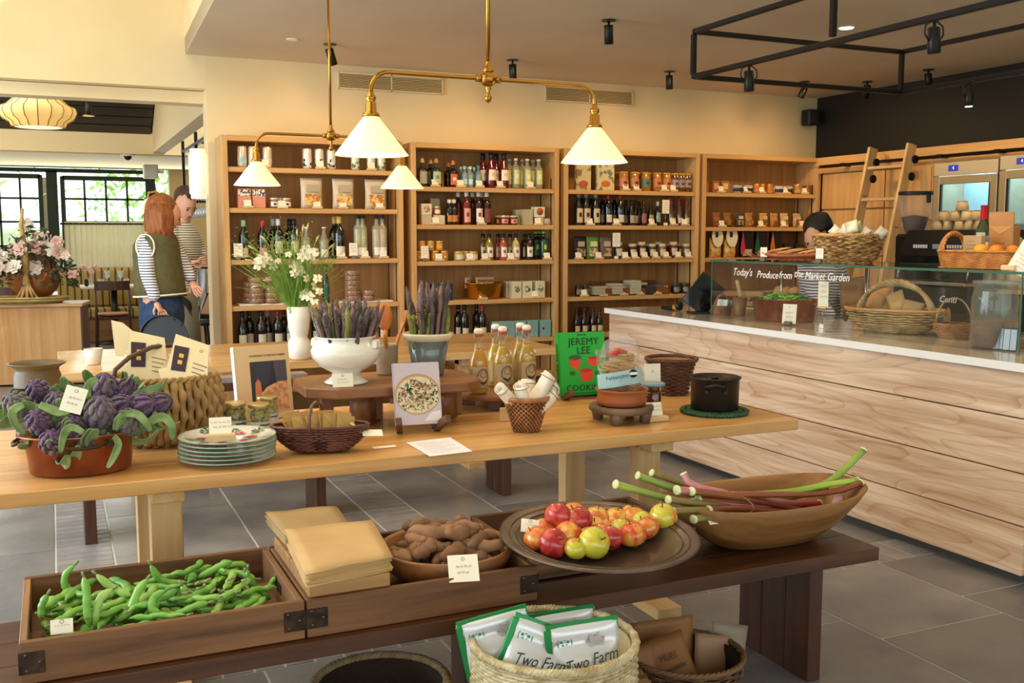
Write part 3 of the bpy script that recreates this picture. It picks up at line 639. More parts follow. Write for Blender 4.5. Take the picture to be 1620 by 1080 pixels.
# ---------------------------------------------------------------- people
SKIN=M('d9a184',.55,sub=.15,bump=.02)
def skin(name,J,E,mat,parent,grow=0,lv=2,root=0,smoothk=None):
    me=bpy.data.meshes.new(name);ks=[];
    for a,b in E:
        for k in (a,b):
            if k not in ks:ks.append(k)
    me.from_pydata([J[k][:3] for k in ks],[(ks.index(a),ks.index(b)) for a,b in E],[]);o=ob(name,me,parent);s1=o.modifiers.new('s','SKIN')
    for i,k in enumerate(ks):
        r=J[k][3]+grow;ry=(J[k][4] if len(J[k]) > 4 else J[k][3])+grow;me.skin_vertices[0].data[i].radius=(r,ry)
    me.skin_vertices[0].data[root].use_root=True;me.materials.append(mat)
    s1.use_smooth_shade=True;s2=o.modifiers.new('d','SUBSURF');s2.levels=lv;s2.render_levels=lv
    return o
def hand(J,wrist,tip,side,name,parent,curl=.5,size=.085,down=Vector((0,0,-1))):
    """palm and five bent fingers; wrist/tip give the direction"""
    w_=Vector(J[wrist][:3]);d=(Vector(tip)-w_).normalized();s=d.cross(Vector((0,1,0))).normalized()*side;nrm=d.cross(s)
    m=[];pal=w_+d*size*.5
    E=[('w','p')];K={'w':(*w_,.026,.020),'p':(*(w_+d*size*.45),.034,.016),'q':(*(w_+d*size*.95),.036,.014)};E.append(('p','q'))
    for i,(off,ln) in enumerate(((-.026,.062),(-.009,.074),(.009,.070),(.026,.054))):
        b=w_+d*size*.98+s*off;f1=b+d*ln*.5;f2=f1+(d*(1-curl)-nrm*curl*side).normalized()*ln*.3;f3=f2+(d*(1-curl*1.6)-nrm*curl*1.4*side).normalized()*ln*.25
        for j,(q,r) in enumerate(((b,.0085),(f1,.008),(f2,.0075),(f3,.006))):K['f%d%d' % (i,j)]=(*q,r)
        E += [('q','f%d0' % i)]+[('f%d%d' % (i,j),'f%d%d' % (i,j+1)) for j in range(3)]
    t0=w_+d*size*.35-s*.02;t1=t0-s*.028+d*.025;t2=t1-s*.006+d*.028
    for j,(q,r) in enumerate(((t0,.012),(t1,.010),(t2,.008))):K['t%d' % j]=(*q,r)
    E += [('p','t0'),('t0','t1'),('t1','t2')]
    return skin(name,K,E,SKIN,parent,lv=1)
def head(parent,c,yaw,pitch,roll=0,s=1.0,hair=None,brow='4a2a14'):
    """skull, jaw, nose, ears, eyes, mouth; face looks along local -Y before turning"""
    T=Matrix.Translation(c)@Euler((pitch,roll,yaw)).to_matrix().to_4x4()@Matrix.Scale(s,4)
    def fn(d):
        q=1.0
        if d.y < 0 and d.z < 0:q *= 1+.05*(-d.z)
        return q
    vs=MB();vs.ball((0,0,0),1,20,16,fn=fn)
    out=MB();pv=[]
    for v in vs.v:
        x,y,z=v;k=1-.30*max(0,-z)**1.5;xx=x*.074*k;yy=y*.094*(1-.18*max(0,-z)*(1 if y > 0 else .3));zz=z*.112
        pv.append((xx,yy-.012*max(0,-z),zz))
    out.add(pv,vs.f,0,True,T)
    out.add([(0,-.118,-.03),(-.014,-.09,-.035),(.014,-.09,-.035),(0,-.09,.025),(0,-.095,-.045)],[(0,3,1),(0,2,3),(0,1,4),(0,4,2)],0,True,T)
    for sx in (-1,1):out.ball((sx*.074,.008,-.01),.022,8,6,(.4,.8,1.3),T=T)
    h=out.build('head_surface',SKIN,parent)
    for sx in (-1,1):
        MB().ball((sx*.028,-.083,.005),.009,8,6,T=T).build('eye',M('2a1c14',.2),h);MB().box((sx*.028,-.092,.026),(.03,.006,.006),.002,T=T).build('eyebrow',M(brow,.8),h)
    MB().box((0,-.092,-.062),(.042,.008,.008),.003,T=T).build('mouth',M('b06a5a',.5),h)
    return h,T
BX_=[('pelvis','belly'),('belly','chest'),('chest','neck'),('neck','skull')]
def arms(sd):return [('chest','sh'+sd),('sh'+sd,'el'+sd),('el'+sd,'wr'+sd)]
def legs(sd):return [('pelvis','hip'+sd),('hip'+sd,'kn'+sd),('kn'+sd,'an'+sd),('an'+sd,'toe'+sd)]
def loft(rings,n=24):
    m=MB();vs=[];fs=[]
    for x,y,z,rx,ry in rings:
        for k in range(n):a=2*pi*k/n;vs.append((x+rx*cos(a),y+ry*sin(a),z))
    for i in range(len(rings)-1):
        for k in range(n):fs.append((i*n+k,i*n+(k+1) % n,(i+1)*n+(k+1) % n,(i+1)*n+k))
    m.add(vs,fs,0,True);return m
def ring(p,rx,ry):return (p[0],p[1],p[2],rx,ry)
def solid(o,th=.006):
    md=o.modifiers.new('t','SOLIDIFY');md.thickness=th;return o
# woman in the olive gilet; local X runs to camera right, local Y away
wy=7.62;wx=xat(256,wy,1.2)
W=thing('person','woman with auburn hair in olive gilet and striped top, back to camera','person',(wx,wy,0),rot=(0,0,-YAW))
def pw(px,py,y=0):s_=1/FPX*7.2;return ((px-256)*s_,y,1.5-(py-370)*s_)
J={'pelvis':(*pw(254,478,0),.135,.12),'belly':(*pw(250,440),.125,.115),'chest':(*pw(249,400),.135,.12),'neck':(*pw(256,362),.052),'skull':(*pw(266,345,-.01),.06),
     'shL':(*pw(241,385,-.10),.062),'elL':(*pw(246,432,-.16),.043),'wrL':(*pw(259,474,-.17),.027),
     'shR':(*pw(263,384,.10),.06),'elR':(*pw(285,425,.12),.043),'wrR':(*pw(300,445,.05),.027),
     'hipL':(*pw(249,492,-.06),.09),'knL':(-.02,-.07,.5,.062),'anL':(-.03,-.06,.08,.042),'toeL':(.06,-.12,.035,.035),
     'hipR':(*pw(262,492,.07),.09),'knR':(.04,.09,.5,.062),'anR':(.04,.1,.08,.042),'toeR':(.14,.05,.035,.035)}
E0=BX_+arms('L')+arms('R')+legs('L')+legs('R')
body=skin('body',J,E0,SKIN,W)
head(W,Vector(pw(269,341,.0)),radians(112),radians(24),s=.92)
skin('jeans',J,[('hipL','knL'),('knL','anL')],M('1c2f4a',.8,col2='2c4468',vs=20),W,.014)
skin('jeans',J,[('hipR','knR'),('knR','anR')],M('1c2f4a',.8,col2='2c4468',vs=20),W,.014)
skin('striped_top',J,[('pelvis','belly'),('belly','chest')]+arms('L')+arms('R'),stripes('eceaf0','3a3f5c',2,52,.62,.8,dist=.5),W,.013)
GIL=M('55512e',.85,col2='5f5a38',vs=30)
solid(loft([ring(pw(253,468),.185,.165),ring(pw(252,450),.178,.16),ring(pw(251,425),.168,.155),ring(pw(249,405),.165,.152),ring(pw(249,388),.16,.15),ring(pw(251,375),.135,.14),ring(pw(254,367),.095,.10),ring(pw(256,361),.068,.072)]).build('gilet',GIL,W))
loft([ring(pw(253,520),.15,.145),ring(pw(254,500),.158,.15),ring(pw(254,480),.152,.145),ring(pw(253,462),.14,.135)]).build('jeans_hips',M('1c2f4a',.8,col2='2c4468',vs=20),W)
tr=MB();tr2=MB();tr3=MB()
zc=pw(254,466)
tr.tube([(zc[0]+.19*cos(a),.17*sin(a),zc[2]+.012*cos(a)) for a in [2*pi*k/32 for k in range(32)]],.007,6,closed=True)
sh=Vector(J['shL'][:3]);
tr2.tube([(sh.x+.015+.064*cos(a),sh.y-.060,sh.z-.02+.085*sin(a)) for a in [2*pi*k/28 for k in range(28)]],.006,6,closed=True)
nk=pw(256,362);tr3.tube([(nk[0]+.07*cos(a),.065*sin(a),nk[2]-.02) for a in [2*pi*k/20 for k in range(20)]],.006,6,closed=True)
for q in (tr,tr2,tr3):q.build('cream_piping',CREAM,W,label='cream piping')
HAIR=M('7a3f1c',.5,col2='a8642e',vs=14,st=(6,6,.6),bump=.5,bs=60)
hm=MB();hc=Vector(pw(263,337,.0));R=random.Random(2)
T=Matrix.Translation(hc)@Euler((radians(2),0,radians(108))).to_matrix().to_4x4()
hm.ball((0,.018,.022),.1,24,16,(.90,1.08,1.14),T=T,fn=lambda d:1.04+.012*sin(atan2(d.x,d.y)*20) if d.y > -.72 or d.z > .1 else .7)
for k in range(64):
    a=radians(-135+270*k/63);x,y=.086*sin(a),.018+.098*cos(a);fl=R.uniform(.8,1.15)
    hm.tube([(x*.9,y*.9,.06),(x*1.04,y*1.05,-.02),(x*1.1,y*1.02,-.11),(x*(.95+.2*R.random()),y*.95,-.17*fl-.03)],[.014,.017,.015,.004],6,T=T)
hm.build('hair',HAIR,W,label='shoulder length auburn hair')
hand(J,'wrL',pw(271,500,-.17),1,'hand',W,.55);hand(J,'wrR',pw(306,452,.02),1,'hand',W,.4)
skin('shoes',{'a':J['anL'],'b':J['toeL']},[('a','b')],BLACK,W,.008);skin('shoes',{'a':J['anR'],'b':J['toeR']},[('a','b')],BLACK,W,.008)
# round black tray she steadies
tc_=V(260,536,1,wy-.32);q=thing('round_tray','round black tray held upright in the hand of the auburn haired woman','tray',tc_,rot=(radians(84),0,radians(-YAW*57.3+6)))
tr_=.165
MB().lathe([(0,-.008),(tr_-.01,-.008),(tr_,-.002),(tr_,.022),(tr_-.006,.022),(tr_-.008,.0),(0,0)],48,smooth=False).build('disc',M('161a18',.35),q)
MB().tube([((tr_-.002)*cos(a),(tr_-.002)*sin(a),.022) for a in [2*pi*k/48 for k in range(48)]],.004,6,closed=True).build('raised_rim',M('2c302e',.3),q)
for a in (40,62):MB().ball((.15*cos(radians(a)),.15*sin(radians(a)),.004),.006,8,4).build('rivet',BRASS,q)
# man leaning over the bar
my=8.55;mx=xat(288,my,1.2)
P=thing('person','dark haired man in striped shirt and apron leaning towards the bar','person',(mx,my,0),rot=(0,0,-YAW))
def pm(px,py,y=0):s_=1/FPX*8.1;return ((px-288)*s_,y,1.5-(py-370)*s_)
J={'pelvis':(*pm(280,470),.14,.12),'belly':(*pm(280,435),.125,.11),'chest':(*pm(284,390),.145,.12),'neck':(*pm(292,352),.055),'skull':(*pm(296,330),.06),
     'shL':(*pm(279,366,-.14),.065),'elL':(*pm(290,405,-.2),.048),'wrL':(*pm(310,414,-.15),.03),
     'shR':(*pm(296,368,.14),.065),'elR':(*pm(306,402,.18),.046),'wrR':(*pm(322,408,.05),.03),
     'hipL':(*pm(277,482,-.08),.09),'knL':(-.06,-.08,.5,.065),'anL':(-.08,-.08,.08,.045),'toeL':(.02,-.12,.035,.038),
     'hipR':(*pm(286,482,.08),.09),'knR':(.02,.1,.5,.065),'anR':(.02,.1,.08,.045),'toeR':(.12,.06,.035,.038)}
skin('body',J,E0,SKIN,P);head(P,Vector(pm(299,325,-.03)),radians(48),radians(30),radians(0),1.02,brow='2a1a10')
hm=MB();T=Matrix.Translation(Vector(pm(297,321,0)))@Euler((radians(26),0,radians(48))).to_matrix().to_4x4()
hm.ball((0,.014,.035),.098,24,14,(.86,1.08,1.0),T=T,fn=lambda d:1.04+.02*sin(atan2(d.x,d.y)*14) if (d.z > .35 or d.y > .0) else .6)
for k in range(20):hm.tube([(-.05+.1*k/19,.0,.11),(-.05+.1*k/19,-.07,.115),(-.048+.1*k/19,-.105,.085+.01*sin(k))],[.014,.013,.004],6,T=T)
hm.build('hair',M('3a2414',.6,col2='50341e',vs=12,bump=.4),P)
loft([ring(pm(280,490),.165,.15),ring(pm(280,470),.165,.15),ring(pm(280,445),.158,.145),ring(pm(282,420),.165,.15),ring(pm(284,395),.175,.165),ring(pm(285,375),.165,.17),ring(pm(288,362),.12,.13),ring(pm(291,353),.07,.075)]).build('shirt_body',stripes('e8dcc2','4a4238',2,52,.62,.8,dist=.6),P)
skin('striped_shirt',J,[('pelvis','belly'),('belly','chest')]+arms('L')+arms('R'),stripes('e8dcc2','4a4238',2,52,.62,.8,dist=.6),P,.012)
skin('trousers',J,[('pelvis','hipL'),('hipL','knL'),('knL','anL'),('pelvis','hipR'),('hipR','knR'),('knR','anR')],M('2a2622',.8),P,.014)
a_=MB();vs=[];fs=[]
for i in range(15):
    an=radians(-200+i*16)
    for z in (1.06,.8,.52):vs.append((J['pelvis'][0]+(.165+.02*(1.06-z))*cos(an),(.15+.03*(1.06-z))*sin(an),z))
for i in range(14):
    for j in range(2):fs.append((i*3+j,i*3+j+1,i*3+4+j,i*3+3+j))
a_.add(vs,fs,0,True);o=a_.build('apron',M('8a8070',.9),P);md=o.modifiers.new('t','SOLIDIFY');md.thickness=.004
hand(J,'wrL',pm(326,412,-.13),1,'hand',P,.4);hand(J,'wrR',pm(332,400,.02),1,'hand',P,.4)
skin('shoes',{'a':J['anL'],'b':J['toeL']},[('a','b')],BLACK,P,.008);skin('shoes',{'a':J['anR'],'b':J['toeR']},[('a','b')],BLACK,P,.008)
# cloth hanging from the bar edge
tl=MB();vs=[];fs=[]
A=V(315,425,1,8.5)
for i in range(9):
    for j in range(8):
        u=i/8;v=j/7;vs.append((-.07+.14*u*(1-.5*v)+.02*sin(v*5),.02*sin(u*14+v*3),-v*.42))
for i in range(8):
    for j in range(7):fs.append((i*8+j,i*8+j+1,i*8+9+j,i*8+8+j))
tl.add(vs,fs,0,True);o=tl.build('tea_towel',stripes('d8d6d8','6a7498',0,18,.85,.9),None,A);md=o.modifiers.new('t','SOLIDIFY');md.thickness=.006
tag(o,'pale tea towel with blue stripe hanging beside the bar','towel')
# ---------------------------------------------------------------- pendants, spotlights, hanging frame
def pendant(label,pl_,pr_,armpx,rodpx,Ysh,scale,on,group='brass twin pendants'):
    """pl_, pr_ = pixel of the middle of each shade's rim"""
    A=V(*pl_,1,Ysh);B=V(*pr_,1,Ysh);L_=(B.x-A.x);X=(A.x+B.x)/2;z=(A.z+B.z)/2
    t=thing('pendant_light',label,'lamp',(X,Ysh,z),group=None)
    r1,h=.143*scale,.150*scale;h2=L_/2;za=h+.17*scale
    for s in (-1,1):
        sh=cone_shade(r1,.026*scale,h).build('lamp_shade',glow('fbe8c0','ffd890',on),t,(s*h2,0,0),label='pleated white cone shade')
        MB().lathe([(.034*scale,0),(.030*scale,.014*scale),(.022*scale,.02*scale),(.021*scale,.052*scale),(.014*scale,.058*scale),(.020*scale,.066*scale),(.020*scale,.078*scale),(.012*scale,.086*scale),(.011*scale,.1*scale)],20,c=(0,0,h-.004),capt=True).build('lamp_holder',BRASS,t,(s*h2,0,0))
        MB().ball((0,0,h*.42),.028*scale,12,8).build('bulb',glow('fff0c8','ffe0a0',12),t,(s*h2,0,0))
        l=light('pendant_bulb','POINT',(X+s*h2,Ysh,z+h*.22),7 if scale > .9 else 5,(1,.74,.42),soft=.03)
    R_=.075*scale;pts=[]
    for s in (-1,1):
        c=[(s*h2,0,h+.09*scale),(s*h2,0,za-R_)]+[(s*(h2-R_*(1-cos(a))),0,za-R_+R_*sin(a)) for a in [pi/12*k for k in range(1,7)]]
        pts += c if s < 0 else c[::-1]
    MB().tube(pts,.0085*scale,12).build('arm',BRASS,t)
    MB().ball((0,0,za),.032*scale,16,12,(1.1,1,1)).lathe([(.02*scale,0),(.024*scale,.008*scale),(.014*scale,.02*scale),(.0105*scale,.045*scale)],16,c=(0,0,za+.024*scale)).build('hub',BRASS,t)
    for s in (-1,1):MB().cyl((s*.028*scale,0,za),(s*.052*scale,0,za),.015*scale).build('hub_collar',BRASS,t)
    MB().lathe([(.002,-.095*scale),(.012*scale,-.088*scale),(.015*scale,-.074*scale),(.010*scale,-.062*scale),(.006*scale,-.05*scale),(.012*scale,-.04*scale),(.008*scale,-.025*scale)],16,c=(0,0,za)).build('finial',BRASS,t)
    MB().cyl((0,0,za+.03*scale),(0,0,CZ-z),.0085*scale).build('rod',BRASS,t)
    MB().lathe([(.05,-.03),(.055,-.012),(.055,-.001)],24,c=(0,0,CZ-z),capt=True).build('ceiling_rose',BRASS,t)
    return t
pendant('large brass twin arm pendant with white cone shades over the front table',(588,247),(940,256),0,0,3.83,1.0,1.0)
pendant('smaller looking brass twin pendant hanging beyond the front table',(407,292),(636,299),0,0,5.12,.80,.8)
def spot(label,p,target,s=1.0,plate=True,lit=False,group='ceiling spotlights'):
    t=thing('ceiling_spotlight',label,'spotlight',p,group=group)
    d=(Vector(target)-Vector(p)).normalized();c=Vector((0,0,-.06*s));
    if plate:MB().lathe([(.045*s,-.006),(.045*s,0)],20,capt=True).build('ceiling_plate',BLACK,t)
    MB().cyl((0,0,-.004),(0,0,-.05*s),.008*s,8).build('stem',BLACK,t)
    b=c-d*.03*s;e=c+d*.085*s
    MB().tube([b,b+d*.004,e-d*.002,e],[.026*s,.029*s,.029*s,.027*s],18).build('housing',M('1b1917',.35,.5),t)
    if lit:MB().cyl(e,e+d*.002,.022*s).build('lens',glow('fff2d8','fff0d0',14),t)
    return t
ZC=CZ-.001
for i,(px,py,tg) in enumerate([(522,70,(.4,.3,-1)),(963,32,(.15,.2,-1)),(811,95,(.1,.1,-1)),(1059,113,(.1,.1,-1)),(1273,129,(-.35,.2,-1)),(1372,129,(.1,.3,-1)),(1469,110,(.2,.1,-1))]):
    p=G(px,py,ZC);spot('black ceiling spotlight, %s from the left along the shop ceiling' % ORD[[0,2,1,3,4,5,6][i]],p,p+Vector(tg),1.0)
t=thing('recessed_downlight','small lit recessed downlight in the ceiling above the hanging frame','lamp',G(1339,44,ZC));MB().lathe([(0,-.002),(.05,-.002),(.058,0)],20,capb=False).build('trim_ring',WHITE,t);MB().lathe([(0,-.004),(.045,-.004)],16,capb=True).build('lens',glow('fff2d8','fff0d0',9),t)
t=thing('smoke_detector','small flat white ceiling disc near the left of the ceiling','detector',G(463,62,ZC));MB().lathe([(.035,-.008),(.045,0)],20).build('disc',WHITE,t)
# black steel frame hanging from the ceiling over the counter
FX0=3.5;A=V(1098,50,0,FX0);zt=A.z;zb=V(1098,121,0,FX0).z;FY1=A.y;FX1=xat(1427,FY1,zt);FY0=1.2
t=thing('hanging_frame','black square steel frame hung from the ceiling over the counter','frame',(0,0,0));q=.028
for z in (zt,zb):
    for X in (FX0,FX1):MB().box((X,(FY0+FY1)/2,z),(q,FY1-FY0,q),.002).build('long_bar',IRON,t)
    for Y in (FY0,FY1):MB().box(((FX0+FX1)/2,Y,z),(FX1-FX0-q,q,q),.002).build('cross_bar',IRON,t)
for X in (FX0,FX1):
    for Y in (FY0,FY1):MB().box((X,Y,(zt+zb)/2),(q,q,zt-zb-q),.002).build('upright',IRON,t)
yr=yat(1317,FX0,zb)
for X in (FX0,FX1):MB().box((X,yr,(zb+CZ)/2+q/2),(q,q,CZ-zb-q),.002).build('hanger',IRON,t)
for i,(px,X,lit) in enumerate(((1185,FX0,False),(1478,FX0,False),(1533,FX1,True))):
    Y=yat(px,X,zb-.05);s_=spot('black cylinder spotlight under the hanging frame, %s' % ['left one','big middle one','lit one at right'][i],(X,Y,zb-q/2),(X+.03,Y-.05,zb-1.5),.95,False,lit,'spotlights under the hanging frame')
    for s in (-1,1):MB().tube([(s*.012,0,0),(s*.05,0,-.02),(s*.055,0,-.055),(s*.03,0,-.085)],.004,6).build('cable',BLACK,s_)
for yy_ in (yat(1185,FX0,zb-.1),yat(1478,FX0,zb-.1)):light('frame_spot','SPOT',(FX0+.03,yy_,zb-.2),26,(1,.8,.55),None,aim((FX0,yy_,zb-.2),(4.15,yy_-.1,1)),95,.8,.03)
light('frame_spot','SPOT',(FX1,yat(1533,FX1,zb-.1),zb-.2),20,(1,.75,.45),None,(0,0,0),80,.6,.03)
p=V(1281,187,1,WY-.09);t=thing('wall_speaker','small black speaker fixed high in the corner beside the black wall','speaker',(p.x,WY-.09,p.z-.07));MB().box((0,0,.075),(.12,.12,.15),.012).build('cabinet',BLACK,t);MB().box((0,-.062,.075),(.10,.006,.13),.003).build('grille',M('2a2826',.8),t);MB().box((0,.07,.075),(.04,.04,.04)).build('bracket',BLACK,t)

# ---------------------------------------------------------------- goods on the bookcases
def lab_band(r,z0,z1,a0=-2.4,a1=-.74,n=12):
    m=MB();vs=[(r*cos(a0+(a1-a0)*k/n),r*sin(a0+(a1-a0)*k/n),z) for k in range(n+1) for z in (z0,z1)]
    m.add(vs,[(2*k,2*k+2,2*k+3,2*k+1) for k in range(n)],0,True);return m
STK={}
def keyed(key,fn):
    if key not in STK:STK[key]=fn()
    return STK[key]
def put(name,label,cat,loc,parts,rz=0,group=None):
    t=thing(name,label,cat,loc,rz,group)
    for nm,me in parts:ob(nm,me,t)
    return t
BP={  # bottle outlines: (r, z) of a bottle of unit radius and height
 'wine':[(.95,0),(1,.02),(1,.60),(.93,.66),(.45,.76),(.36,.82),(.36,.97),(.41,.975),(.41,1.0)],
 'burg':[(.95,0),(1,.02),(1,.50),(.80,.62),(.42,.76),(.35,.84),(.35,.97),(.41,.975),(.41,1.0)],
 'gin':[(.95,0),(1,.03),(1,.62),(.9,.70),(.36,.78),(.32,.82),(.32,.96),(.40,.97),(.40,1.0)],
 'tall':[(.95,0),(1,.02),(1,.68),(.88,.74),(.42,.80),(.38,.84),(.38,.95),(.44,.96),(.44,1.0)],
 'swing':[(.95,0),(1,.03),(1,.52),(.9,.60),(.5,.76),(.40,.88),(.40,1.0)],
 'sauce':[(.95,0),(1,.03),(1,.6),(.8,.7),(.4,.78),(.36,.8),(.36,.97),(.44,1.0)]}
def bottle(kind,h,r,col,cap,lab,lz=(.15,.45),glassy=False,lab2=None):
    def mk():
        P_=[(a*r,z*h) for a,z in BP[kind]]
        g=clear(col,.03,.30) if glassy else M(col,.08,coat=.6)
        out=[('glass_body',MB().lathe(P_,14,capt=True).mesh('glass_body',g))]
        nr=P_[-1][0];
        cz={'wine':.84,'burg':.82,'tall':.93,'gin':.93,'swing':.96,'sauce':.86}[kind]
        cm=MB().lathe([(nr*1.0,cz*h),(nr*1.12,cz*h+.002),(nr*1.12,h*1.004),(nr*.8,h*1.008)],12,capt=True)
        if kind == 'gin':cm.ball((0,0,h*1.03),nr*1.15,8,6)
        out.append(('cap',cm.mesh('cap',M(cap,.4))))
        if lab:
            out.append(('label',lab_band(r*1.01,lz[0]*h,lz[1]*h).mesh('label',M(lab,.6))))
            if lab2:out.append(('label_print',lab_band(r*1.02,(lz[0]*.6+lz[1]*.4)*h,(lz[0]*.3+lz[1]*.7)*h,-1.9,-1.25,5).mesh('label_print',M(lab2,.6))))
        if glassy:out.append(('liquid',MB().lathe([(a*.93,max(z,.004)) for a,z in P_ if z < h*.70],12,capt=True).mesh('liquid',M(glassy,.1,alpha=1))))
        return out
    return keyed(('b',kind,h,r,col,cap,lab,lz,glassy,lab2),mk)
def jar(h,r,con,lid,lab=None,lab2=None,sq=False):
    def mk():
        n=4 if sq else 14
        out=[('glass_body',MB().lathe([(r*.9,0),(r,.006),(r,h*.74),(r*.86,h*.82)],n,capt=True).mesh('glass_body',M(con,.12,col2=None,coat=.6))),
               ('lid',MB().lathe([(r*.92,h*.80),(r*.94,h*.81),(r*.94,h*.98),(r*.88,h)],16,capt=True).mesh('lid',M(lid,.3,.5 if lid in ('d8c9a0','c9c5bc','d8b45a','c8c8c8') else 0)))]
        if lab:out.append(('label',lab_band(r*1.015,h*.18,h*.62).mesh('label',M(lab,.6))))
        if lab2:out.append(('label_print',lab_band(r*1.03,h*.30,h*.50,-1.85,-1.3,5).mesh('label_print',M(lab2,.6))))
        return out
    return keyed(('j',h,r,con,lid,lab,lab2,sq),mk)
def can(h,r,c1,c2):
    return keyed(('c',h,r,c1,c2),lambda:[('can_body',MB().lathe([(r*.8,0),(r,.012),(r,h-.012),(r*.86,h)],16).mesh('can_body',M(c1,.3,.3))),('can_top',MB().lathe([(r*.86,h),(r*.84,h+.003),(0,h-.002)],16,capb=False).mesh('can_top',STEEL)),('label_print',lab_band(r*1.01,h*.12,h*.5,-3.0,-.1,14).mesh('label_print',M(c2,.4,col2=c1,vs=30,lo=.45,hi=.5)))])
def carton(w_,d,h,c1,c2=None,c3=None,kind='oval'):
    def mk():
        out=[('carton_body',MB().box((0,0,h/2),(w_,d,h),.002).mesh('carton_body',M(c1,.6)))]
        if c2:
            m=MB()
            if kind == 'oval':m.lathe([(0,0),(w_*.32,0),(w_*.32,.0015),(0,.0015)],16,capb=False,T=Matrix.Translation((0,-d/2-.0002,h*.55))@Matrix.Rotation(pi/2,4,'X'))
            elif kind == 'band':m.box((0,-d/2-.0008,h*.3),(w_*.94,.0016,h*.35))
            elif kind == 'top':m.box((0,-d/2-.0008,h*.8),(w_*.96,.0016,h*.34))
            elif kind == 'panel':m.box((0,-d/2-.0008,h*.55),(w_*.6,.0016,h*.5))
            out.append(('printed_panel',m.mesh('printed_panel',M(c2,.6,col2=c3,vs=60,lo=.48,hi=.52) if c3 else M(c2,.6))))
        return out
    return keyed(('k',w_,d,h,c1,c2,c3,kind),mk)
def pouch_mesh(w_,d,h,mat,name='pouch',tilt=0,n=8,flat=.25):
    m=MB();vs=[];fs=[]
    for s in (-1,1):
        for j in range(n+1):
            for i in range(n+1):
                u,v=i/n,j/n;prof=(sin(pi*min(1,v*1.15+.12)) if v < .76 else (1-v)/.24*.55+.02);prof=max(.0,prof)*(1-(2*u-1)**4)
                x=(u-.5)*w_*(1-.05*sin(pi*v));vs.append((x,s*(d/2*prof+.0015),v*h))
    o=(n+1)**2
    for s in (0,1):
        for j in range(n):
            for i in range(n):
                a=s*o+j*(n+1)+i;q=(a,a+1,a+n+2,a+n+1);fs.append(q if s == 0 else q[::-1])
    for i in range(n):fs.append((i,o+i,o+i+1,i+1));a=n*(n+1)+i;fs.append((a,a+1,o+a+1,o+a))
    for j in range(n):a=j*(n+1);fs.append((a,a+n+1,o+a+n+1,o+a));a += n;fs.append((a,o+a,o+a+n+1,a+n+1))
    m.add(vs,fs,0,True);return m
def pouch(w_,d,h,c1,wc=None,wc2=None,lab=None):
    def mk():
        out=[('bag',pouch_mesh(w_,d,h,None).mesh('bag',M(c1,.5,bump=.25,bs=25)))]
        if wc:out.append(('window',MB().add([(x*w_*.36,-d*.53-.001,z*h) for x,z in ((-1,.12),(1,.12),(1,.48),(-1,.48))],[(0,1,2,3)]).mesh('window',M(wc,.5,col2=wc2 or wc,vs=40,lo=.45,hi=.55,bump=.5,bs=60))))
        if lab:out.append(('label',MB().add([(x*w_*.28,-d*.55-.001,z*h) for x,z in ((-1,.55),(1,.55),(1,.78),(-1,.78))],[(0,1,2,3)]).mesh('label',M(lab,.6))))
        return out
    return keyed(('p',w_,d,h,c1,wc,wc2,lab),mk)
CARD=M('f4ecd8',.7);INK=M('4a443c',.8);BLK_W=wood('c9a878','e2c79a',0,.6,rv=.08)
def squiggle(w_,rows,z0,dz,y,seed=0):
    """a few lines of small handwriting as thin ink strokes"""
    R=random.Random(seed);m=MB()
    for r in range(rows):
        x=-w_/2*R.uniform(.6,.95);z=z0-r*dz;xe=w_/2*R.uniform(.5,.95)
        while x < xe:
            l=R.uniform(.1,.22)*w_;k=6;pts=[]
            for i in range(k+1):pts.append((x+l*i/k,y,z+dz*.28*(1 if i % 2 else -1)*R.uniform(.4,1)))
            for a,b in zip(pts,pts[1:]):m.add([(a[0],y,a[2]),(b[0],y,b[2]),(b[0],y,b[2]+dz*.1),(a[0],y,a[2]+dz*.1)],[(0,1,2,3)])
            x += l+.05*w_
    return m
def price_parts(s=1.0,seed=0):
    def mk():
        T=Matrix.Translation((0,.004*s,.012*s))@Matrix.Rotation(radians(-18),4,'X')
        c=MB().box((0,0,.024*s),(.056*s,.0012,.048*s),T=T);q=squiggle(.05*s,2,.034*s,.012*s,-.001,seed);k=MB().add(q.v,q.f,0,False,T)
        return [('wood_block',MB().box((0,0,.0085*s),(.075*s,.032*s,.017*s),.0015).mesh('wood_block',BLK_W)),('paper_card',c.mesh('paper_card',CARD)),('handwriting',k.mesh('handwriting',INK))]
    return keyed(('pr',s,seed),mk)
def tallcard_parts():
    return keyed(('tc',),lambda:[('wood_block',MB().box((0,0,.012),(.03,.03,.024),.002).mesh('wood_block',M('7a6a58',.6))),('paper_card',MB().box((0,.0,.07),(.065,.0015,.10)).mesh('paper_card',CARD)),('handwriting',squiggle(.05,3,.10,.02,-.0015,3).mesh('handwriting',INK))])
def pincard_parts():
    return keyed(('pc',),lambda:[('base_block',MB().box((0,0,.012),(.028,.028,.024),.002).mesh('base_block',WHITE)),('pin',MB().cyl((0,0,.02),(0,0,.12),.0025,6).mesh('pin',STEEL)),('paper_card',MB().box((0,0,.165),(.075,.0015,.12)).mesh('paper_card',CARD)),('handwriting',squiggle(.06,4,.20,.02,-.0015,5).mesh('handwriting',INK))])
ROWN=['top','second','third','fourth','fifth'];UNIT=['leftmost','second','third','rightmost']
cnt={}
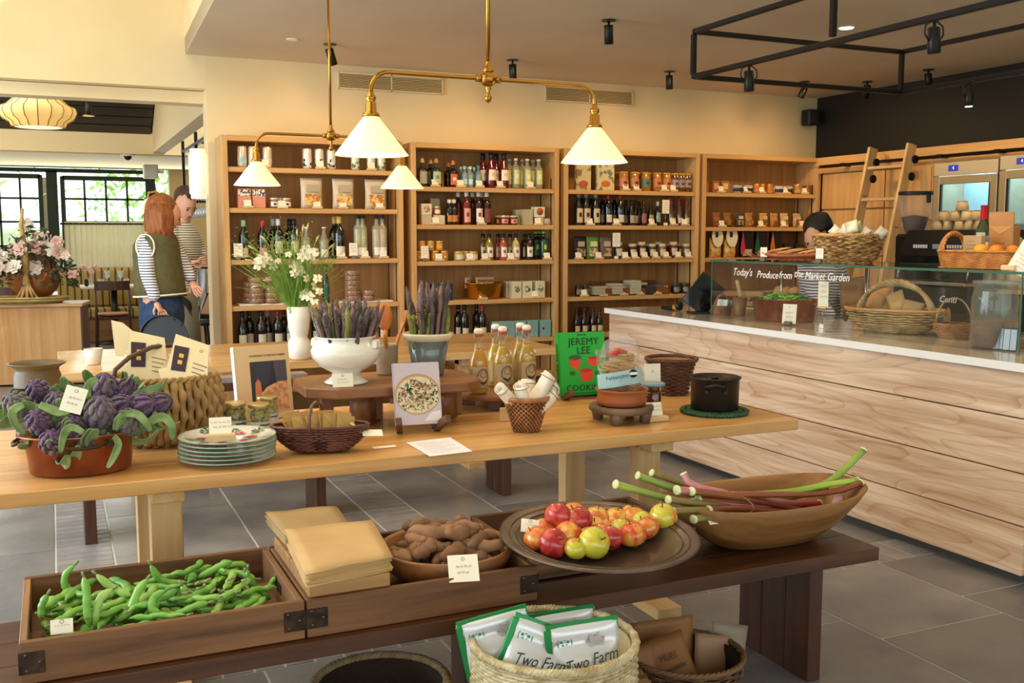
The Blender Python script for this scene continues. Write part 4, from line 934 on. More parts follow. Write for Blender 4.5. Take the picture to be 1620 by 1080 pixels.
def stock(u,row,items):
    """items: (px, depth row, desc, name, cat, parts, lift)"""
    z=SH[u][row]+.001;tot={}
    for it in items:tot[it[2]]=tot.get(it[2],0)+1
    n={}
    for it in sorted(items,key=lambda i:(i[0],i[1])):
        px,dr_,desc,name,cat,parts=it[:6];lift=it[6] if len(it) > 6 else 0
        Y=BY0+.075+dr_*.085 if dr_ >= 0 else BY0+.022
        n[desc]=n.get(desc,0)+1
        lb=desc+(', %s from left' % ORD[n[desc]-1] if tot[desc] > 1 else '')+' on %s shelf of %s bookcase' % (ROWN[row],UNIT[u])
        x=xat(px,Y,z+.05);x=min(max(x,BX[u][0]+.082),BX[u][1]-.085)
        put(name,lb,cat,(x,Y,z+lift),parts,random.Random(px*7+row).uniform(-.06,.06))
def prices(pxs,kind='block'):
    if kind == 'block':return [(p,-1,'price card on wood block','price_card','price card',price_parts(1.0,int(p) % 5)) for p in pxs]
    if kind == 'tall':return [(p,-1,'upright white price card','price_card','price card',tallcard_parts()) for p in pxs]
    return [(p,-1,'pinned up price card','price_card','price card',pincard_parts()) for p in pxs]
def row_of(pxs,d,desc,name,cat,parts,lift=0):return [(p,d,desc,name,cat,parts,lift) for p in pxs]
# leftmost bookcase
stock(0,0,row_of((383,400,423),0,'pale blue drinks can','drinks_can','can',can(.152,.034,'d9cbb2','8fc0cc'))+row_of((486,505,524),0,'white and black drinks can','drinks_can','can',can(.15,.034,'e0dcd4','1e2226'))
      +row_of((562,587,603),0,'white and green drinks can','drinks_can','can',can(.13,.032,'d8dcc8','5a6e40'))+prices((419,507,588)))
stock(0,1,row_of((386,409),0,'pink carton with striped top','carton','box',carton(.095,.05,.14,'d98f78','3a4a52','e8e0d0','top'))+row_of((434,453),0,'small pale jar with silver lid','jar','jar',jar(.078,.038,'8a5a3c','c9c5bc','e6ded2','3a3a3a'))+[(442,1,'small jar at the back','jar','jar',jar(.078,.038,'8a5a3c','c9c5bc','e6ded2','3a3a3a'))]
      +row_of((493,543,594),0,'pale pouch of granola','granola_pouch','pouch',pouch(.17,.07,.23,'cdbda4','b5742f','e2c07a','b0a48e'))+prices((392,447,502,543,601)))
wb=bottle('wine',.31,.038,'14130f','2c1a20','cfc6ae',(.10,.36))
stock(0,2,[(386,0,'dark wine bottle with pale green cap','wine_bottle','bottle',bottle('wine',.29,.038,'17231a','8fbf96','c9c2a6',(.06,.3))),(416,0,'dark wine bottle with red cap','wine_bottle','bottle',bottle('wine',.29,.038,'1a1012','b03030','c98a94',(.06,.3))),
      (433,1,'dark wine bottle with silver cap','wine_bottle','bottle',bottle('wine',.30,.038,'101014','c8c8cc','cfc6ae')),(441,0,'dark wine bottle with silver cap','wine_bottle','bottle',bottle('wine',.30,.038,'101014','c8c8cc','cfc6ae')),
      (459,1,'black capped wine bottle','wine_bottle','bottle',bottle('wine',.30,.038,'121014','16161c','cfc6ae')),(466,0,'black capped wine bottle','wine_bottle','bottle',bottle('wine',.30,.038,'121014','16161c','cfc6ae')),
      (485,0,'clear swing top bottle','swing_bottle','bottle',bottle('swing',.24,.036,'c8c4a8','e6dcc8','e8e2d4',(.06,.3),'b8ae90')),(513,0,'clear swing top bottle','swing_bottle','bottle',bottle('swing',.24,.036,'c8c4a8','e6dcc8','e8e2d4',(.06,.3),'b8ae90')),
      (530,1,'sparkling wine bottle with gold foil','sparkling_wine_bottle','bottle',bottle('wine',.32,.045,'10120c','d8b45a','e6dccc',(.06,.3))),(537,0,'sparkling wine bottle with gold foil','sparkling_wine_bottle','bottle',bottle('wine',.32,.045,'10120c','d8b45a','e6dccc',(.06,.3)))]
      +row_of((567,574),0,'clear tall bottle with dark green cap','spirit_bottle','bottle',bottle('tall',.33,.037,'d8dcc8','1a2e22','e6e2d8',(.08,.26),'b8b080'))+row_of((596,605),0,'clear tall bottle with purple cap','spirit_bottle','bottle',bottle('tall',.33,.037,'dcd8c8','3a1e38','e6e2d8',(.08,.26),'bfae84'))
      +prices((541,578,607))+prices((377,559),'tall'))
def crack_stack(n):return keyed(('cr',n),lambda:[('seed_crackers',MB().lathe([(0,0),(.055,0),(.058,.008),(.05,.020),(.058,.024),(.058,.036),(0,.038)],14,capb=False).mesh('seed_crackers',M('b07a44',.5,col2='6b4020',vs=60,lo=.4,hi=.6,bump=.8,bs=90))),('clear_wrap',MB().lathe([(.060,-.0),(.062,.02),(.060,.038)],14).mesh('clear_wrap',clear('fff0dc',.05,.1)))])
ctl=[]
for px,k in ((396,4),(406,5),(430,3),(558,6),(583,2)):
    for j in range(k):ctl.append((px+.01*j,0 if px != 396 else 1,'packet of seeded crackers in a stack','cracker_packet','packet',crack_stack(1),.014+j*.039))
for px,w_ in ((415,.36),(577,.42)):put('serving_board','white marble board under cracker packets, %s of leftmost bookcase' % ('left end' if px < 500 else 'right end'),'board',(xat(px,BY0+.1,SH[0][3]),BY0+.11,SH[0][3]+.001),keyed(('sb',w_),lambda:[('board',MB().box((0,0,.006),(w_,.16,.012),.002).mesh('board',M('e0dcd0',.3)))]))
stock(0,3,ctl+[(516,0,'slim dark green bottle','oil_bottle','bottle',bottle('burg',.29,.028,'16281c','2a4a30','2c5a40',(.1,.5)))])
stock(0,4,[(p,k % 2,'dark wine bottle with %s cap' % c,'wine_bottle','bottle',bottle('wine' if k % 3 else 'burg',.29,.038,'12110e',hx,'cfc6ae',(.12,.38))) for k,(p,c,hx) in enumerate([(384,'black','1a1414'),(395,'green','243c28'),(414,'black','1a1414'),(424,'pink','c99a98'),(440,'red','8f2020'),(450,'red','8f2020'),(459,'silver','c8c8cc'),(500,'black','1a1414'),(512,'black','1a1414'),(588,'blue','202a5a'),(606,'black','1a1414')])])
# second bookcase
g1=bottle('gin',.20,.042,'2e2a20','c9a878','a8a588',(.12,.6));
stock(1,0,[(668,0,'dark bottle with sage label','spirit_bottle','bottle',g1),(690,0,'dark bottle with pale green label','spirit_bottle','bottle',bottle('gin',.20,.044,'2a3026','b87a50','b6bf94',(.12,.6),False,'7a8a5a')),(681,1,'dark bottle with sage label','spirit_bottle','bottle',g1),
      (709,1,'small dark bottle with copper stopper','spirit_bottle','bottle',bottle('gin',.18,.036,'2a1a1a','b86a40',None)),(717,0,'black bottle with orange label','spirit_bottle','bottle',bottle('gin',.19,.040,'1a1416','d0703c','d8642c',(.1,.55),False,'f0d8c0'))]
      +[(p,d,'small clear blue tonic bottle','tonic_bottle','bottle',bottle('sauce',.17,.026,'bcd4d8','a8c8cc','c6dce0',(.15,.4),'a0b8b8')) for p,d in ((729,1),(735,0),(741,1),(744,0),(750,1))]+[(757,0,'small tonic bottle with teal cap','tonic_bottle','bottle',bottle('sauce',.18,.028,'b8ccd0','2f8f94','4aa0a4',(.15,.35),'a0b8b8'))]
      +[(p,d,'tall ruby red bottle','wine_bottle','bottle',bottle('burg',.285,.043,'5a1018','1a1418','ecdcc4',(.22,.52),False,'d8b890')) for p,d in ((764,1),(777,0),(785,1),(797,0))]
      +[(p,d,'clear bottle with yellow green oval label','spirit_bottle','bottle',bottle('tall',.245,.034,'d0d0b8','d8c8b0','c8cc88',(.15,.62),'9a9a70','e8e8e0')) for p,d in ((806,1),(816,0),(826,1),(834,0),(843,1),(852,0))]+prices((689,729,759,792,840)))
stock(1,1,[(673,0,'grey box under the round logo box','carton','box',carton(.085,.07,.075,'c2b294')),(673,0,'small box with round red logo','carton','box',carton(.085,.07,.09,'d8cfba','c85a38','d8cfba','oval'),.076),(686,1,'plain sage box','carton','box',carton(.08,.07,.21,'a89e80')),(693,0,'plain cream box','carton','box',carton(.095,.07,.075,'cfc09e')),(691,0,'small amber jar stacked on a box','jar','jar',jar(.07,.03,'a8602c','d8c9a0','e6ded2'),.076)]
      +row_of((711,718),0,'small dark bottle with white cap','cordial_bottle','bottle',bottle('sauce',.20,.036,'1c1614','d8d0c4','c0803c',(.12,.38)))
      +[(p,d,ds,'swing_bottle','bottle',bottle('sauce',.265,.036,c,'e0d8c8',l,(.08,.5),False,'8a4030')) for p,d,ds,c,l in ((725,1,'swing top cordial bottle','3a1614','5a2a24'),(738,0,'swing top bottle with pink label','6a2018','e0a090'),(748,1,'swing top cordial bottle','3a1614','5a2a24'),(757,0,'swing top bottle with white label','3a1416','e8dcd0'),(762,1,'swing top cordial bottle','3a1614','5a2a24'),(770,0,'swing top bottle with brown label','2a1216','7a4434'))]
      +[(p,d,'small jar with pink label','jar','jar',jar(.078,.038,'6a2a20','d8c9a0','d89a88','8a3a2c')) for p,d in ((789,1),(797,0),(804,1),(812,0))]+[(822,1,'wide grey green box','carton','box',carton(.10,.08,.13,'a8a080')),(833,0,'grey green box','carton','box',carton(.09,.06,.13,'b0a88a')),(834,0,'small low box','carton','box',carton(.001,.001,.001,'b0a88a'))][:2]
      +[(851,0,'low box under the round logo box','carton','box',carton(.07,.07,.065,'c2b294')),(851,0,'white box with round brown logo','carton','box',carton(.095,.07,.085,'d8cfba','a8502c',None,'oval'),.066),(866,0,'low round tin','tin','tin',jar(.055,.042,'a89c88','c9c5bc'))]+prices((690,762,852)))
hj=jar(.078,.032,'c98a2c','d8b45a',None,'e8c878')
stock(1,2,row_of((667,681,695),0,'honey jar in the upper tier','honey_jar','jar',hj,.082)+row_of((661,688,702),0,'honey jar in the lower tier','honey_jar','jar',jar(.08,.036,'b9802c','d8b45a',None,'e0c070'))+row_of((674,),0,'honey jar behind the paper card','honey_jar','jar',hj)+[(726,0,'squat pale jar with gold lid','jar','jar',jar(.075,.042,'b8a878','d8b45a','d8ccb0')),(737,1,'squat pale jar with gold lid','jar','jar',jar(.075,.042,'b8a878','d8b45a','d8ccb0')),(748,0,'squat pale jar with gold lid','jar','jar',jar(.075,.042,'b8a878','d8b45a','d8ccb0'))]
      +[(p,d,'black capped %s bottle with white label' % ds,'oil_bottle','bottle',bottle('sauce',.215,.034,c,'1a1614','e8e0d0',(.12,.5),False,'8a6a50')) for p,d,ds,c in ((764,1,'olive','6a5a24'),(774,0,'olive','8a7430'),(788,1,'pink','8a3a34'),(796,0,'pink','a04a3c'),(807,1,'amber','a88a4a'),(816,0,'amber','c0a468'),(830,1,'brown','3a2418'),(837,0,'brown','2e1c14'))]
      +[(p,d,'green capped bottle with yellow disc','oil_bottle','bottle',bottle('tall',.235,.034,'121c14','8fae50','2a5a48',(.15,.7),False,'c8cc30')) for p,d in ((848,1),(853,1),(860,0))]+prices((695,744,768,809,866))+prices((672,),'tall'))
bb=[('pan_body',MB().lathe([(.12,0),(.135,.01),(.165,.125),(.175,.13),(.172,.134),(.16,.125),(.128,.012),(0,.01)],32,sy=.72).mesh('pan_body',M('c08a2c',.25,.9)))]
bg_=keyed(('bisc',),lambda:pouch(.05,.03,.09,'c09a70',None,None,'8a5a3a'))
flo=carton(.088,.07,.14,'cfc8a4','5a7454','cfc8a4','oval')
stock(1,3,row_of((690,707),0,'dark blue patterned carton','carton','box',carton(.085,.06,.135,'1c2c4a','c09a3c','1c2c4a','oval'))+[(765,.5,'oval brass preserving pan','brass_pan','pan',bb)]+[(p,.5,'small biscuit bag in the brass pan','biscuit_bag','bag',bg_,.09) for p in (740,757,762,767,772,777)]
      +[(p,d,'pale green floral carton','carton','box',flo) for p,d in ((806,1),(815,0),(822,1),(832,0),(846,1),(852,0))]+prices((703,764,847)))
teal=carton(.10,.08,.14,'7fa8a4','2c4a4a',None,'panel')
teal=keyed(('teal',),lambda:[('carton_body',MB().box((0,0,.07),(.10,.08,.14),.002).mesh('carton_body',M('7fa8a4',.6))),('round_mark',MB().cyl((-.02,-.0402,.07),(-.02,-.0415,.07),.01).mesh('round_mark',M('1c3434',.6))),('fine_print',squiggle(.05,3,.12,.014,-.0412,2).mesh('fine_print',M('3a5a5a',.6)))])
stock(1,4,[(p,d,'dark wine bottle with %s cap' % c,'wine_bottle','bottle',bottle('wine',.29,.036,'12110e',hx,'cfc8b4',(.08,.34))) for p,d,c,hx in ((725,1,'black','1a1414'),(735,0,'black','1a1414'),(754,1,'dark red','4a1818'),(763,0,'bright red','b02018'))]+[(p,0,'teal tea carton','tea_carton','box',teal) for p in (786,803,821,840,860)])
# third bookcase
def packet(w_,h,c1,c2,c3):return keyed(('pk',w_,h,c1,c2,c3),lambda:[('packet_body',MB().box((0,0,h/2),(w_,.035,h),.004).mesh('packet_body',M(c1,.6,col2=c2,vs=14,lo=.5,hi=.56))),('motif',MB().ball((.0,-.018,h*.22),.034,12,8,(1.3,.05,.8)).mesh('motif',M(c3,.6)))])
jp=lambda c,l:jar(.155,.042,c,'d8a050' if l != 'x' else '2a2018',l if l != 'x' else 'a88a9a')
def spicejar(lab,con='c98a3c',h=.155):
    return keyed(('sj',lab,con,h),lambda:[('glass_body',MB().lathe([(.038,0),(.042,.005),(.042,h*.92),(.036,h*.97)],16,capt=True).mesh('glass_body',M(con,.15,col2='8a5a24',vs=60,coat=.6))),('lid',MB().lathe([(.041,h*.94),(.043,h*.95),(.043,h*1.04),(.03,h*1.07)],16,capt=True).mesh('lid',M('b8863c',.4))),('label',lab_band(.0428,h*.25,h*.68,-2.9,-.2).mesh('label',M(lab,.6))),('label_print',lab_band(.0434,h*.38,h*.52,-1.95,-1.2,5).mesh('label_print',M('5a3428',.6)))])
stock(2,0,[(922,0,'illustrated cream packet with red corner','snack_packet','packet',packet(.145,.24,'c8b88a','8a6a44','b85028')),(957,0,'illustrated cream packet with orange squash','snack_packet','packet',packet(.17,.25,'cfc090','6a7458','c8642c'))]
      +[(p,0,'spice jar with %s label' % n_,'spice_jar','jar',spicejar(l)) for p,n_,l in ((986,'pink','c87a5c'),(1003,'salmon','c8825c'),(1021,'blue green','5a7a70'),(1039,'orange','c87840'),(1054,'amber','c87c44'))]
      +[(p,1,'spice jar at the back','spice_jar','jar',spicejar('c8825c')) for p in (979,1012,1030)]+[(p,0,'dark spice jar with grey pink label','spice_jar','jar',spicejar('a08a8c','1e1814')) for p in (1067,1077,1090)]+prices((991,1008,1052,1066)))
art=bottle('burg',.285,.04,'1a1c18','8a8a80','cdb998',(.08,.5),False,'3a2e28')
stock(2,1,[(p,d,'dark bottle with black drawn picture label','cider_bottle','bottle',art) for p,d in ((915,0),(920,1),(927,0),(935,1),(942,0))]+[(p,d,'dark blue black bottle with red cap','wine_bottle','bottle',bottle('wine',.27,.036,'0e1218','9a2a24','d8ceb4',(.1,.34))) for p,d in ((953,1),(962,0),(972,1),(981,0))]
      +[(p,d,'small black beer bottle','beer_bottle','bottle',bottle('burg',.22,.03,'120e0c','1a1614','a89a84',(.1,.4))) for p,d in ((990,1),(999,0),(1005,1))]+[(p,d,'small brown beer bottle with pink label','beer_bottle','bottle',bottle('burg',.21,.029,'2a1410','2a1a14','9a5a54',(.1,.5))) for p,d in ((1011,1),(1018,0))]
      +[(1029,0,'small bottle with olive label','beer_bottle','bottle',bottle('burg',.21,.029,'20160e','2a1a14','9a9a48',(.15,.45))),(1040,0,'small bottle with grey blue label','beer_bottle','bottle',bottle('burg',.21,.029,'1a1410','b8b0a0','8aa09a',(.15,.55)))]
      +[(p,d,'slim bottle with red stopper','sauce_bottle','bottle',bottle('burg',.235,.027,'5a3a24','a02830','d8ceb4',(.1,.3))) for p,d in ((1061,0),(1068,1),(1074,0),(1080,1),(1087,0))]+prices((934,976,1032,1066,1084))+prices((1053,),'pin'))
stock(2,2,[(p,0,ds,'snack_pouch','pouch',pouch(.12,.05,.195,c,wc,wc2,l)) for p,ds,c,wc,wc2,l in ((917,'black standing pouch','1c1a18','5a4030','b8a890','b0a898'),(937,'bright green standing pouch','5a8a34','8a7a50','d0c098','c8d8a8'),(958,'grey brown standing pouch','6a5a50','7a5a40','c0a890','b8a898'))]
      +[(p,d,'preserve jar with pale label','preserve_jar','jar',jar(.13 if i % 3 else .145,.037,c,'c8b890','cfc2a4')) for i,(p,d,c) in enumerate(((978,0,'3a3020'),(1000,0,'281c14'),(1008,1,'3a1c14'),(1015,0,'4a1a12'),(1025,1,'2a2a1a'),(1031,0,'3a3a24'),(1041,1,'6a5a3a'),(1047,0,'7a6a4a'),(1060,1,'3a2a1a'),(1065,0,'6a2a18'),(1076,1,'3a3a20'),(1086,0,'5a5a34')))]
      +prices((916,948,990,1005,1021,1038,1055,1074,1091))+prices((975,),'pin'))
wt_=keyed(('wt',),lambda:[('tray_base',MB().box((0,0,.005),(.66,.22,.008)).mesh('tray_base',wood('6a3a1c','8a5230',0))),('tray_front',MB().box((0,-.115,.03),(.68,.01,.06),.002).mesh('tray_front',wood('6a3a1c','8a5230',0))),('tray_back',MB().box((0,.1,.06),(.68,.01,.11),.002).mesh('tray_back',wood('6a3a1c','8a5230',0))),('tray_side',MB().box((-.335,-.01,.04),(.01,.21,.07),.002).mesh('tray_side',OAKY)),('tray_side',MB().box((.335,-.01,.04),(.01,.21,.07),.002).mesh('tray_side',OAKY))])
chk=[]
for i,(px,n_,c) in enumerate(((944,3,'a8a48e'),(954,3,'b0ab94'),(972,4,'b6aa9a'),(985,3,'b8a89a'),(1000,5,'b8b8a0'),(1010,4,'bcb8a0'),(1024,3,'3a3844'),(1036,3,'6a6474'))):
    for k in range(n_):chk.append((px+.01*k,(0 if i % 2 == 0 else 1),'thin chocolate box','chocolate_box','box',carton(.10,.14,.022,c,None),.012+k*.0235))
put('wooden_tray','reddish wooden display tray of thin boxes on the third bookcase','tray',(xat(995,BY0+.15,.98),BY0+.15,SH[2][3]+.001),wt_)
stock(2,3,[(p,0,'small dark bottle','jar','jar',jar(.10,.028,'1c1614','3a3430','8a8478')) for p in (914,926)]+chk+[(p,d,'dark glass jar','jar','jar',jar(.095,.036,'241c1a','4a4440','8a9080')) for p,d in ((1068,0),(1075,1),(1083,0))]+prices((925,955,987,1013,1040)))
stock(2,4,[(p,d,'small brown bottle with cream label','beer_bottle','bottle',bottle('burg',.22,.032,'2a1410','5a2420','cfc2a4',(.08,.3))) for p,d in ((912,0),(918,1),(924,0),(930,1),(938,0),(948,0))])
# rightmost bookcase
def gingham():return keyed(('gg',),lambda:[('jar_body',MB().lathe([(.036,0),(.05,.01),(.05,.05),(.04,.06)],16,capt=True).mesh('jar_body',M('d8cfc0',.3))),('label',lab_band(.051,.012,.045,-2.9,-.2).mesh('label',M('2a2a2e',.5))),('cloth_cover',MB().lathe([(.056,.052),(.05,.062),(.045,.07),(0,.075)],20,fn=lambda a,z:1+.05*sin(a*9),capb=False).mesh('cloth_cover',stripes('e8e4dc','4a6a8a',0,90,.5,.8)))])
stk=[(1130,0,'brown biscuit packet','biscuit_packet','packet',carton(.075,.06,.105,'9a5a2c','c8a070',None,'panel')),(1145,0,'brown biscuit packet','biscuit_packet','packet',carton(.085,.06,.105,'a8682c','d8b888',None,'panel')),(1165,0,'jar with cloth cover','pate_jar','jar',gingham()),(1182,0,'jar with cloth cover','pate_jar','jar',gingham()),
       (1196,0,'orange tin','tin','tin',can(.085,.04,'c07a34','c88a4a')),(1206,0,'orange tin','tin','tin',can(.085,.03,'c07a34','c88a4a')),(1217,0,'orange tin','tin','tin',can(.085,.035,'c07a34','c88a4a')),(1231,0,'jar with cloth cover','pate_jar','jar',gingham()),(1245,0,'jar with cloth cover','pate_jar','jar',gingham()),
       (1261,0,'round brown wrapped cake','cake_packet','packet',can(.09,.05,'a87a40','b8884a')),(1277,0,'dark wrapped cake','cake_packet','packet',can(.08,.045,'7a4a28','9a6234'))]
stock(3,0,stk+prices((1142,1182,1206,1244,1274)))
stock(3,1,[(p,0,'clear packet of %s biscuits' % c_,'biscuit_packet','packet',pouch(.085,.06,.13,hx,h2,'6a4424',l)) for p,c_,hx,h2,l in ((1133,'brown','8a5226','a8682c',None),(1150,'brown','8a5a30','a8682c',None),(1169,'dark','4a3a2a','b09878','cfc2a0'),(1184,'golden','b07a3c','c08a44',None),(1207,'golden','c09458','b07a3c','cfb890'),(1224,'golden','b8844a','a8682c',None),(1240,'pale','c8a878','b07a3c','d8c8a0'),(1260,'pale','b89868','a07040','cfb890'),(1277,'brown','8a5a30','a8682c',None))]+prices((1143,1205,1241,1270)))
def pasta_bag(pc='c08a3c',w_=.13,h=.25):return keyed(('pb',pc,w_,h),lambda:[('bag',pouch_mesh(w_,.08,h*.72,None).mesh('bag',M(pc,.35,col2='e2bc72',vs=35,lo=.4,hi=.6,bump=.6,bs=40,coat=.5))),('header_card',MB().prism([(-.062,0)]+[(.062*cos(a),.10*sin(a)) for a in [pi+pi*k/12 for k in range(1,12)]]+[(.062,0),(.05,.06),(-.05,.06)],.002,T=Matrix.Translation((0,-.035,h*.78))@Matrix.Rotation(pi/2-.1,4,'X')).mesh('header_card',M('e2d6b8',.6))),('printed_panel',MB().box((-.012,-.041,h*.84),(.03,.002,.05)).mesh('printed_panel',M('2a2420',.6)))])
stk=[(1131,0,'pasta bag with rounded paper header','pasta_bag','bag',pasta_bag()),(1154,0,'pasta bag with rounded paper header','pasta_bag','bag',pasta_bag())]
for p,c_,hx in ((1179,'pink','b83a50'),(1202,'green','1e5a40'),(1226,'orange','c8682c')):
    stk.append((p,0,'black coffee bag with %s edge' % c_,'coffee_bag','bag',keyed(('cb',hx),lambda:[('bag',MB().box((0,0,.12),(.11,.06,.24),.006).mesh('bag',M('17171b',.35))),('side_stripe',MB().prism([(-.02,0),(.02,0),(.026,.06),(.0,.20),(-.026,.06)],.003,T=Matrix.Translation((-.052,-.031,.03))@Matrix.Rotation(pi/2,4,'X')).mesh('side_stripe',M(hx,.4))),('label',MB().box((0,-.0315,.045),(.10,.002,.06)).mesh('label',M('b8a890',.6)))])))
for p in (1246,1263):stk.append((p,0,'small dark carton with a square frame','carton','box',carton(.09,.06,.12,'20202a','3a3a46',None,'panel')))
stk.append((1284,0,'dark red carton','carton','box',carton(.10,.06,.12,'8a2018','a8301c',None,'panel')))
stock(3,2,stk)
# ---------------------------------------------------------------- basketry
def prof_at(prof,t):
    n=len(prof)-1;k=min(int(t*n),n-1);f=t*n-k;a,b=prof[k],prof[k+1];return a[0]+(b[0]-a[0])*f,a[1]+(b[1]-a[1])*f
def resample(prof):
    d=[0];
    for a,b in zip(prof,prof[1:]):d.append(d[-1]+sqrt((a[0]-b[0])**2+(a[1]-b[1])**2))
    def at(t):
        t *= d[-1]
        for i in range(len(d)-1):
            if t <= d[i+1]+1e-9:f=(t-d[i])/(d[i+1]-d[i]);return prof[i][0]+(prof[i+1][0]-prof[i][0])*f,prof[i][1]+(prof[i+1][1]-prof[i][1])*f
        return prof[-1]
    return at,d[-1]
def weave_rows(prof,stakes,rows,r,sx=1,sy=1,amp=None,sides=5,sub=2,fn=None,twist=True):
    at,L_=resample(prof);m=MB();amp=amp or r*.8;n=stakes*sub
    for j in range(rows):
        R0,z=at((j+.5)/rows);pts=[]
        for k in range(n):
            a=2*pi*k/n;q=R0+amp*cos(pi*k/sub+(j % 2)*pi);q *= (fn(a,z) if fn else 1);pts.append((q*cos(a)*sx,q*sin(a)*sy,z+(r*.3*sin(pi*k/sub) if twist else 0)))
        m.tube(pts,r,sides,closed=True)
    return m
def weave_ribs(prof,n,r,sx=1,sy=1,steps=26,amp=.15,rows=8):
    """fat upright canes that swell between the rows crossing them"""
    at,L_=resample(prof);m=MB()
    for k in range(n):
        a=2*pi*k/n;pts=[];rs=[]
        for i in range(steps+1):
            R0,z=at(i/steps);w_=sin(pi*rows*i/steps+(k % 2)*pi);a2=a+amp*w_/n*3;q=R0+r*.45*w_
            pts.append((q*cos(a2)*sx,q*sin(a2)*sy,z));rs.append(r*(.78+.3*abs(w_)))
        m.tube(pts,rs,6)
    return m
def weave_diag(prof,n,r,turns=.5,sx=1,sy=1,steps=22,flat=.4,fn=None):
    at,L_=resample(prof);m=MB()
    for s in (-1,1):
        for k in range(n):
            pts=[]
            for i in range(steps+1):
                t=i/steps;R0,z=at(t);a=2*pi*k/n+s*turns*2*pi*t;q=R0+s*r*.35*cos(2*pi*turns*n*t*1.0);q *= (fn(a,z) if fn else 1)
                pts.append((q*cos(a)*sx,q*sin(a)*sy,z))
            m.tube(pts,r,4,flat=flat)
    return m
def liner(prof,k=.95,sx=1,sy=1,n=32):
    P_=[(r*k,z) for r,z in prof];return MB().lathe(P_+[(r*.97,z) for r,z in P_[::-1]]+[(0,P_[0][1]+.004)],n,sx=sx,sy=sy)
def rim(R_,z,r,sx=1,sy=1,n=48,ropes=2,turns=14,fn=None):
    m=MB()
    for q in range(ropes):
        pts=[]
        for k in range(n*3):
            a=2*pi*k/(n*3);ph=turns*a+2*pi*q/ropes;rr=(R_+r*.7*cos(ph))*(fn(a,z) if fn else 1);pts.append((rr*cos(a)*sx,rr*sin(a)*sy,z+r*.7*sin(ph)))
        m.tube(pts,r,5,closed=True)
    return m
def arch(p0,p1,h,r,n=24,ropes=1,bulge=0,wrap=0):
    m=MB();p0=Vector(p0);p1=Vector(p1);N=n*(3 if ropes > 1 else 1)
    ax=(p1-p0).normalized();sd=Vector((0,0,1)).cross(ax)
    for q in range(ropes):
        pts=[]
        for i in range(N+1):
            t=i/N;c=(p0+p1)/2+(p0-p1)/2*cos(pi*t)*(1+bulge*sin(pi*t));c.z=p0.z+(p1.z-p0.z)*t+h*sin(pi*t)
            if ropes > 1:
                ph=wrap*2*pi*t+2*pi*q/ropes;c=c+sd*r*1.1*cos(ph)+Vector((cos(pi*t),0,sin(pi*t)))*r*1.1*sin(ph)
            pts.append(c)
        m.tube(pts,r,6 if ropes > 1 else 10)
    return m
TZ=.7515
# ---------------------------------------------------------------- copper pan of artichokes
COPPER=M('c0764e',.34,.8,col2='7a4630',vs=9,lo=.3,hi=.72,bump=.15,bs=30)
cp=G(125,757,TZ);cp=Vector((xat(128,cp.y+.125,TZ+.05),cp.y+.125,TZ));KX,KY=1.12,.86
def pan(t,h,rb,rt,sx,sy,mat=COPPER):
    MB().lathe([(rb,0),(rb+.012,.006),(rt-.006,h-.006),(rt+.012,h),(rt+.012,h+.005),(rt-.006,h+.003),(rb,.012),(0,.010)],56,sx=sx,sy=sy).build('pan_body',mat,t)
t=thing('copper_pan','oval hammered copper pan filled with purple artichokes on the table','pan',cp)
pan(t,.125,.122,.152,KX,KY)
HND=M('4a3424',.45,.7)

MB().tube([(-.075,-.127,.112),(-.068,-.144,.108),(-.04,-.154,.100),(.0,-.157,.098),(.04,-.154,.100),(.068,-.144,.108),(.075,-.127,.112)],.006,8).build('handle',HND,t)
for sx_ in (-1,1):MB().box((sx_*.085,-.124,.105),(.04,.008,.02),.003).build('handle_plate',HND,t)
MB().tube([(-.174,-.04,.11),(-.192,-.02,.10),(-.194,.02,.10),(-.174,.04,.11)],.006,8).build('handle',HND,t)
# artichoke: overlapping scales round a heart, with stem and a few long leaves
ART=[M('66496a',.6,col2='76805c',vs=7,lo=.5,hi=.78,sheen=.15),M('583f5c',.6,col2='6e6a55',vs=8,lo=.5,hi=.8,sheen=.15)]
LEAF=M('5f8040',.6,col2='94ad74',vs=22,lo=.35,hi=.7,sheen=.2);STEMG=M('8a9a68',.6,col2='a8b283',vs=12)
def artichoke_scales(r,seed):
    R=random.Random(seed);m=MB();m.ball((0,0,r*.95),r*.80,14,10,(1,1,1.15));rings=9
    for j in range(rings):
        t_=j/(rings-1);n=int(11-6*t_);el=-.55+2.0*t_;rr=r*.80*cos(min(el,1.35));zz=r*.95+r*.95*sin(min(el,1.5))
        for k in range(n):
            a=2*pi*(k+.5*(j % 2))/n+R.uniform(-.08,.08);s_=r*(.50-.18*t_)*R.uniform(.92,1.08);tilt=.15+t_*.75
            T=Matrix.Translation((rr*cos(a),rr*sin(a),zz))@Matrix.Rotation(a,4,'Z')@Matrix.Rotation(-tilt,4,'Y')
            vs=[(-.02*s_,-.42*s_,-.35*s_),(.14*s_,0,-.35*s_),(-.02*s_,.42*s_,-.35*s_),(.06*s_,-.46*s_,.15*s_),(.24*s_,0,.15*s_),(.06*s_,.46*s_,.15*s_),(.04*s_,-.22*s_,.60*s_),(.14*s_,0,.66*s_),(.04*s_,.22*s_,.60*s_),(.0,0,.86*s_)]
            m.add(vs,[(0,1,4,3),(1,2,5,4),(3,4,7,6),(4,5,8,7),(6,7,9),(7,8,9),(0,3,6,9,8,5,2)],0,True,T)
    return m
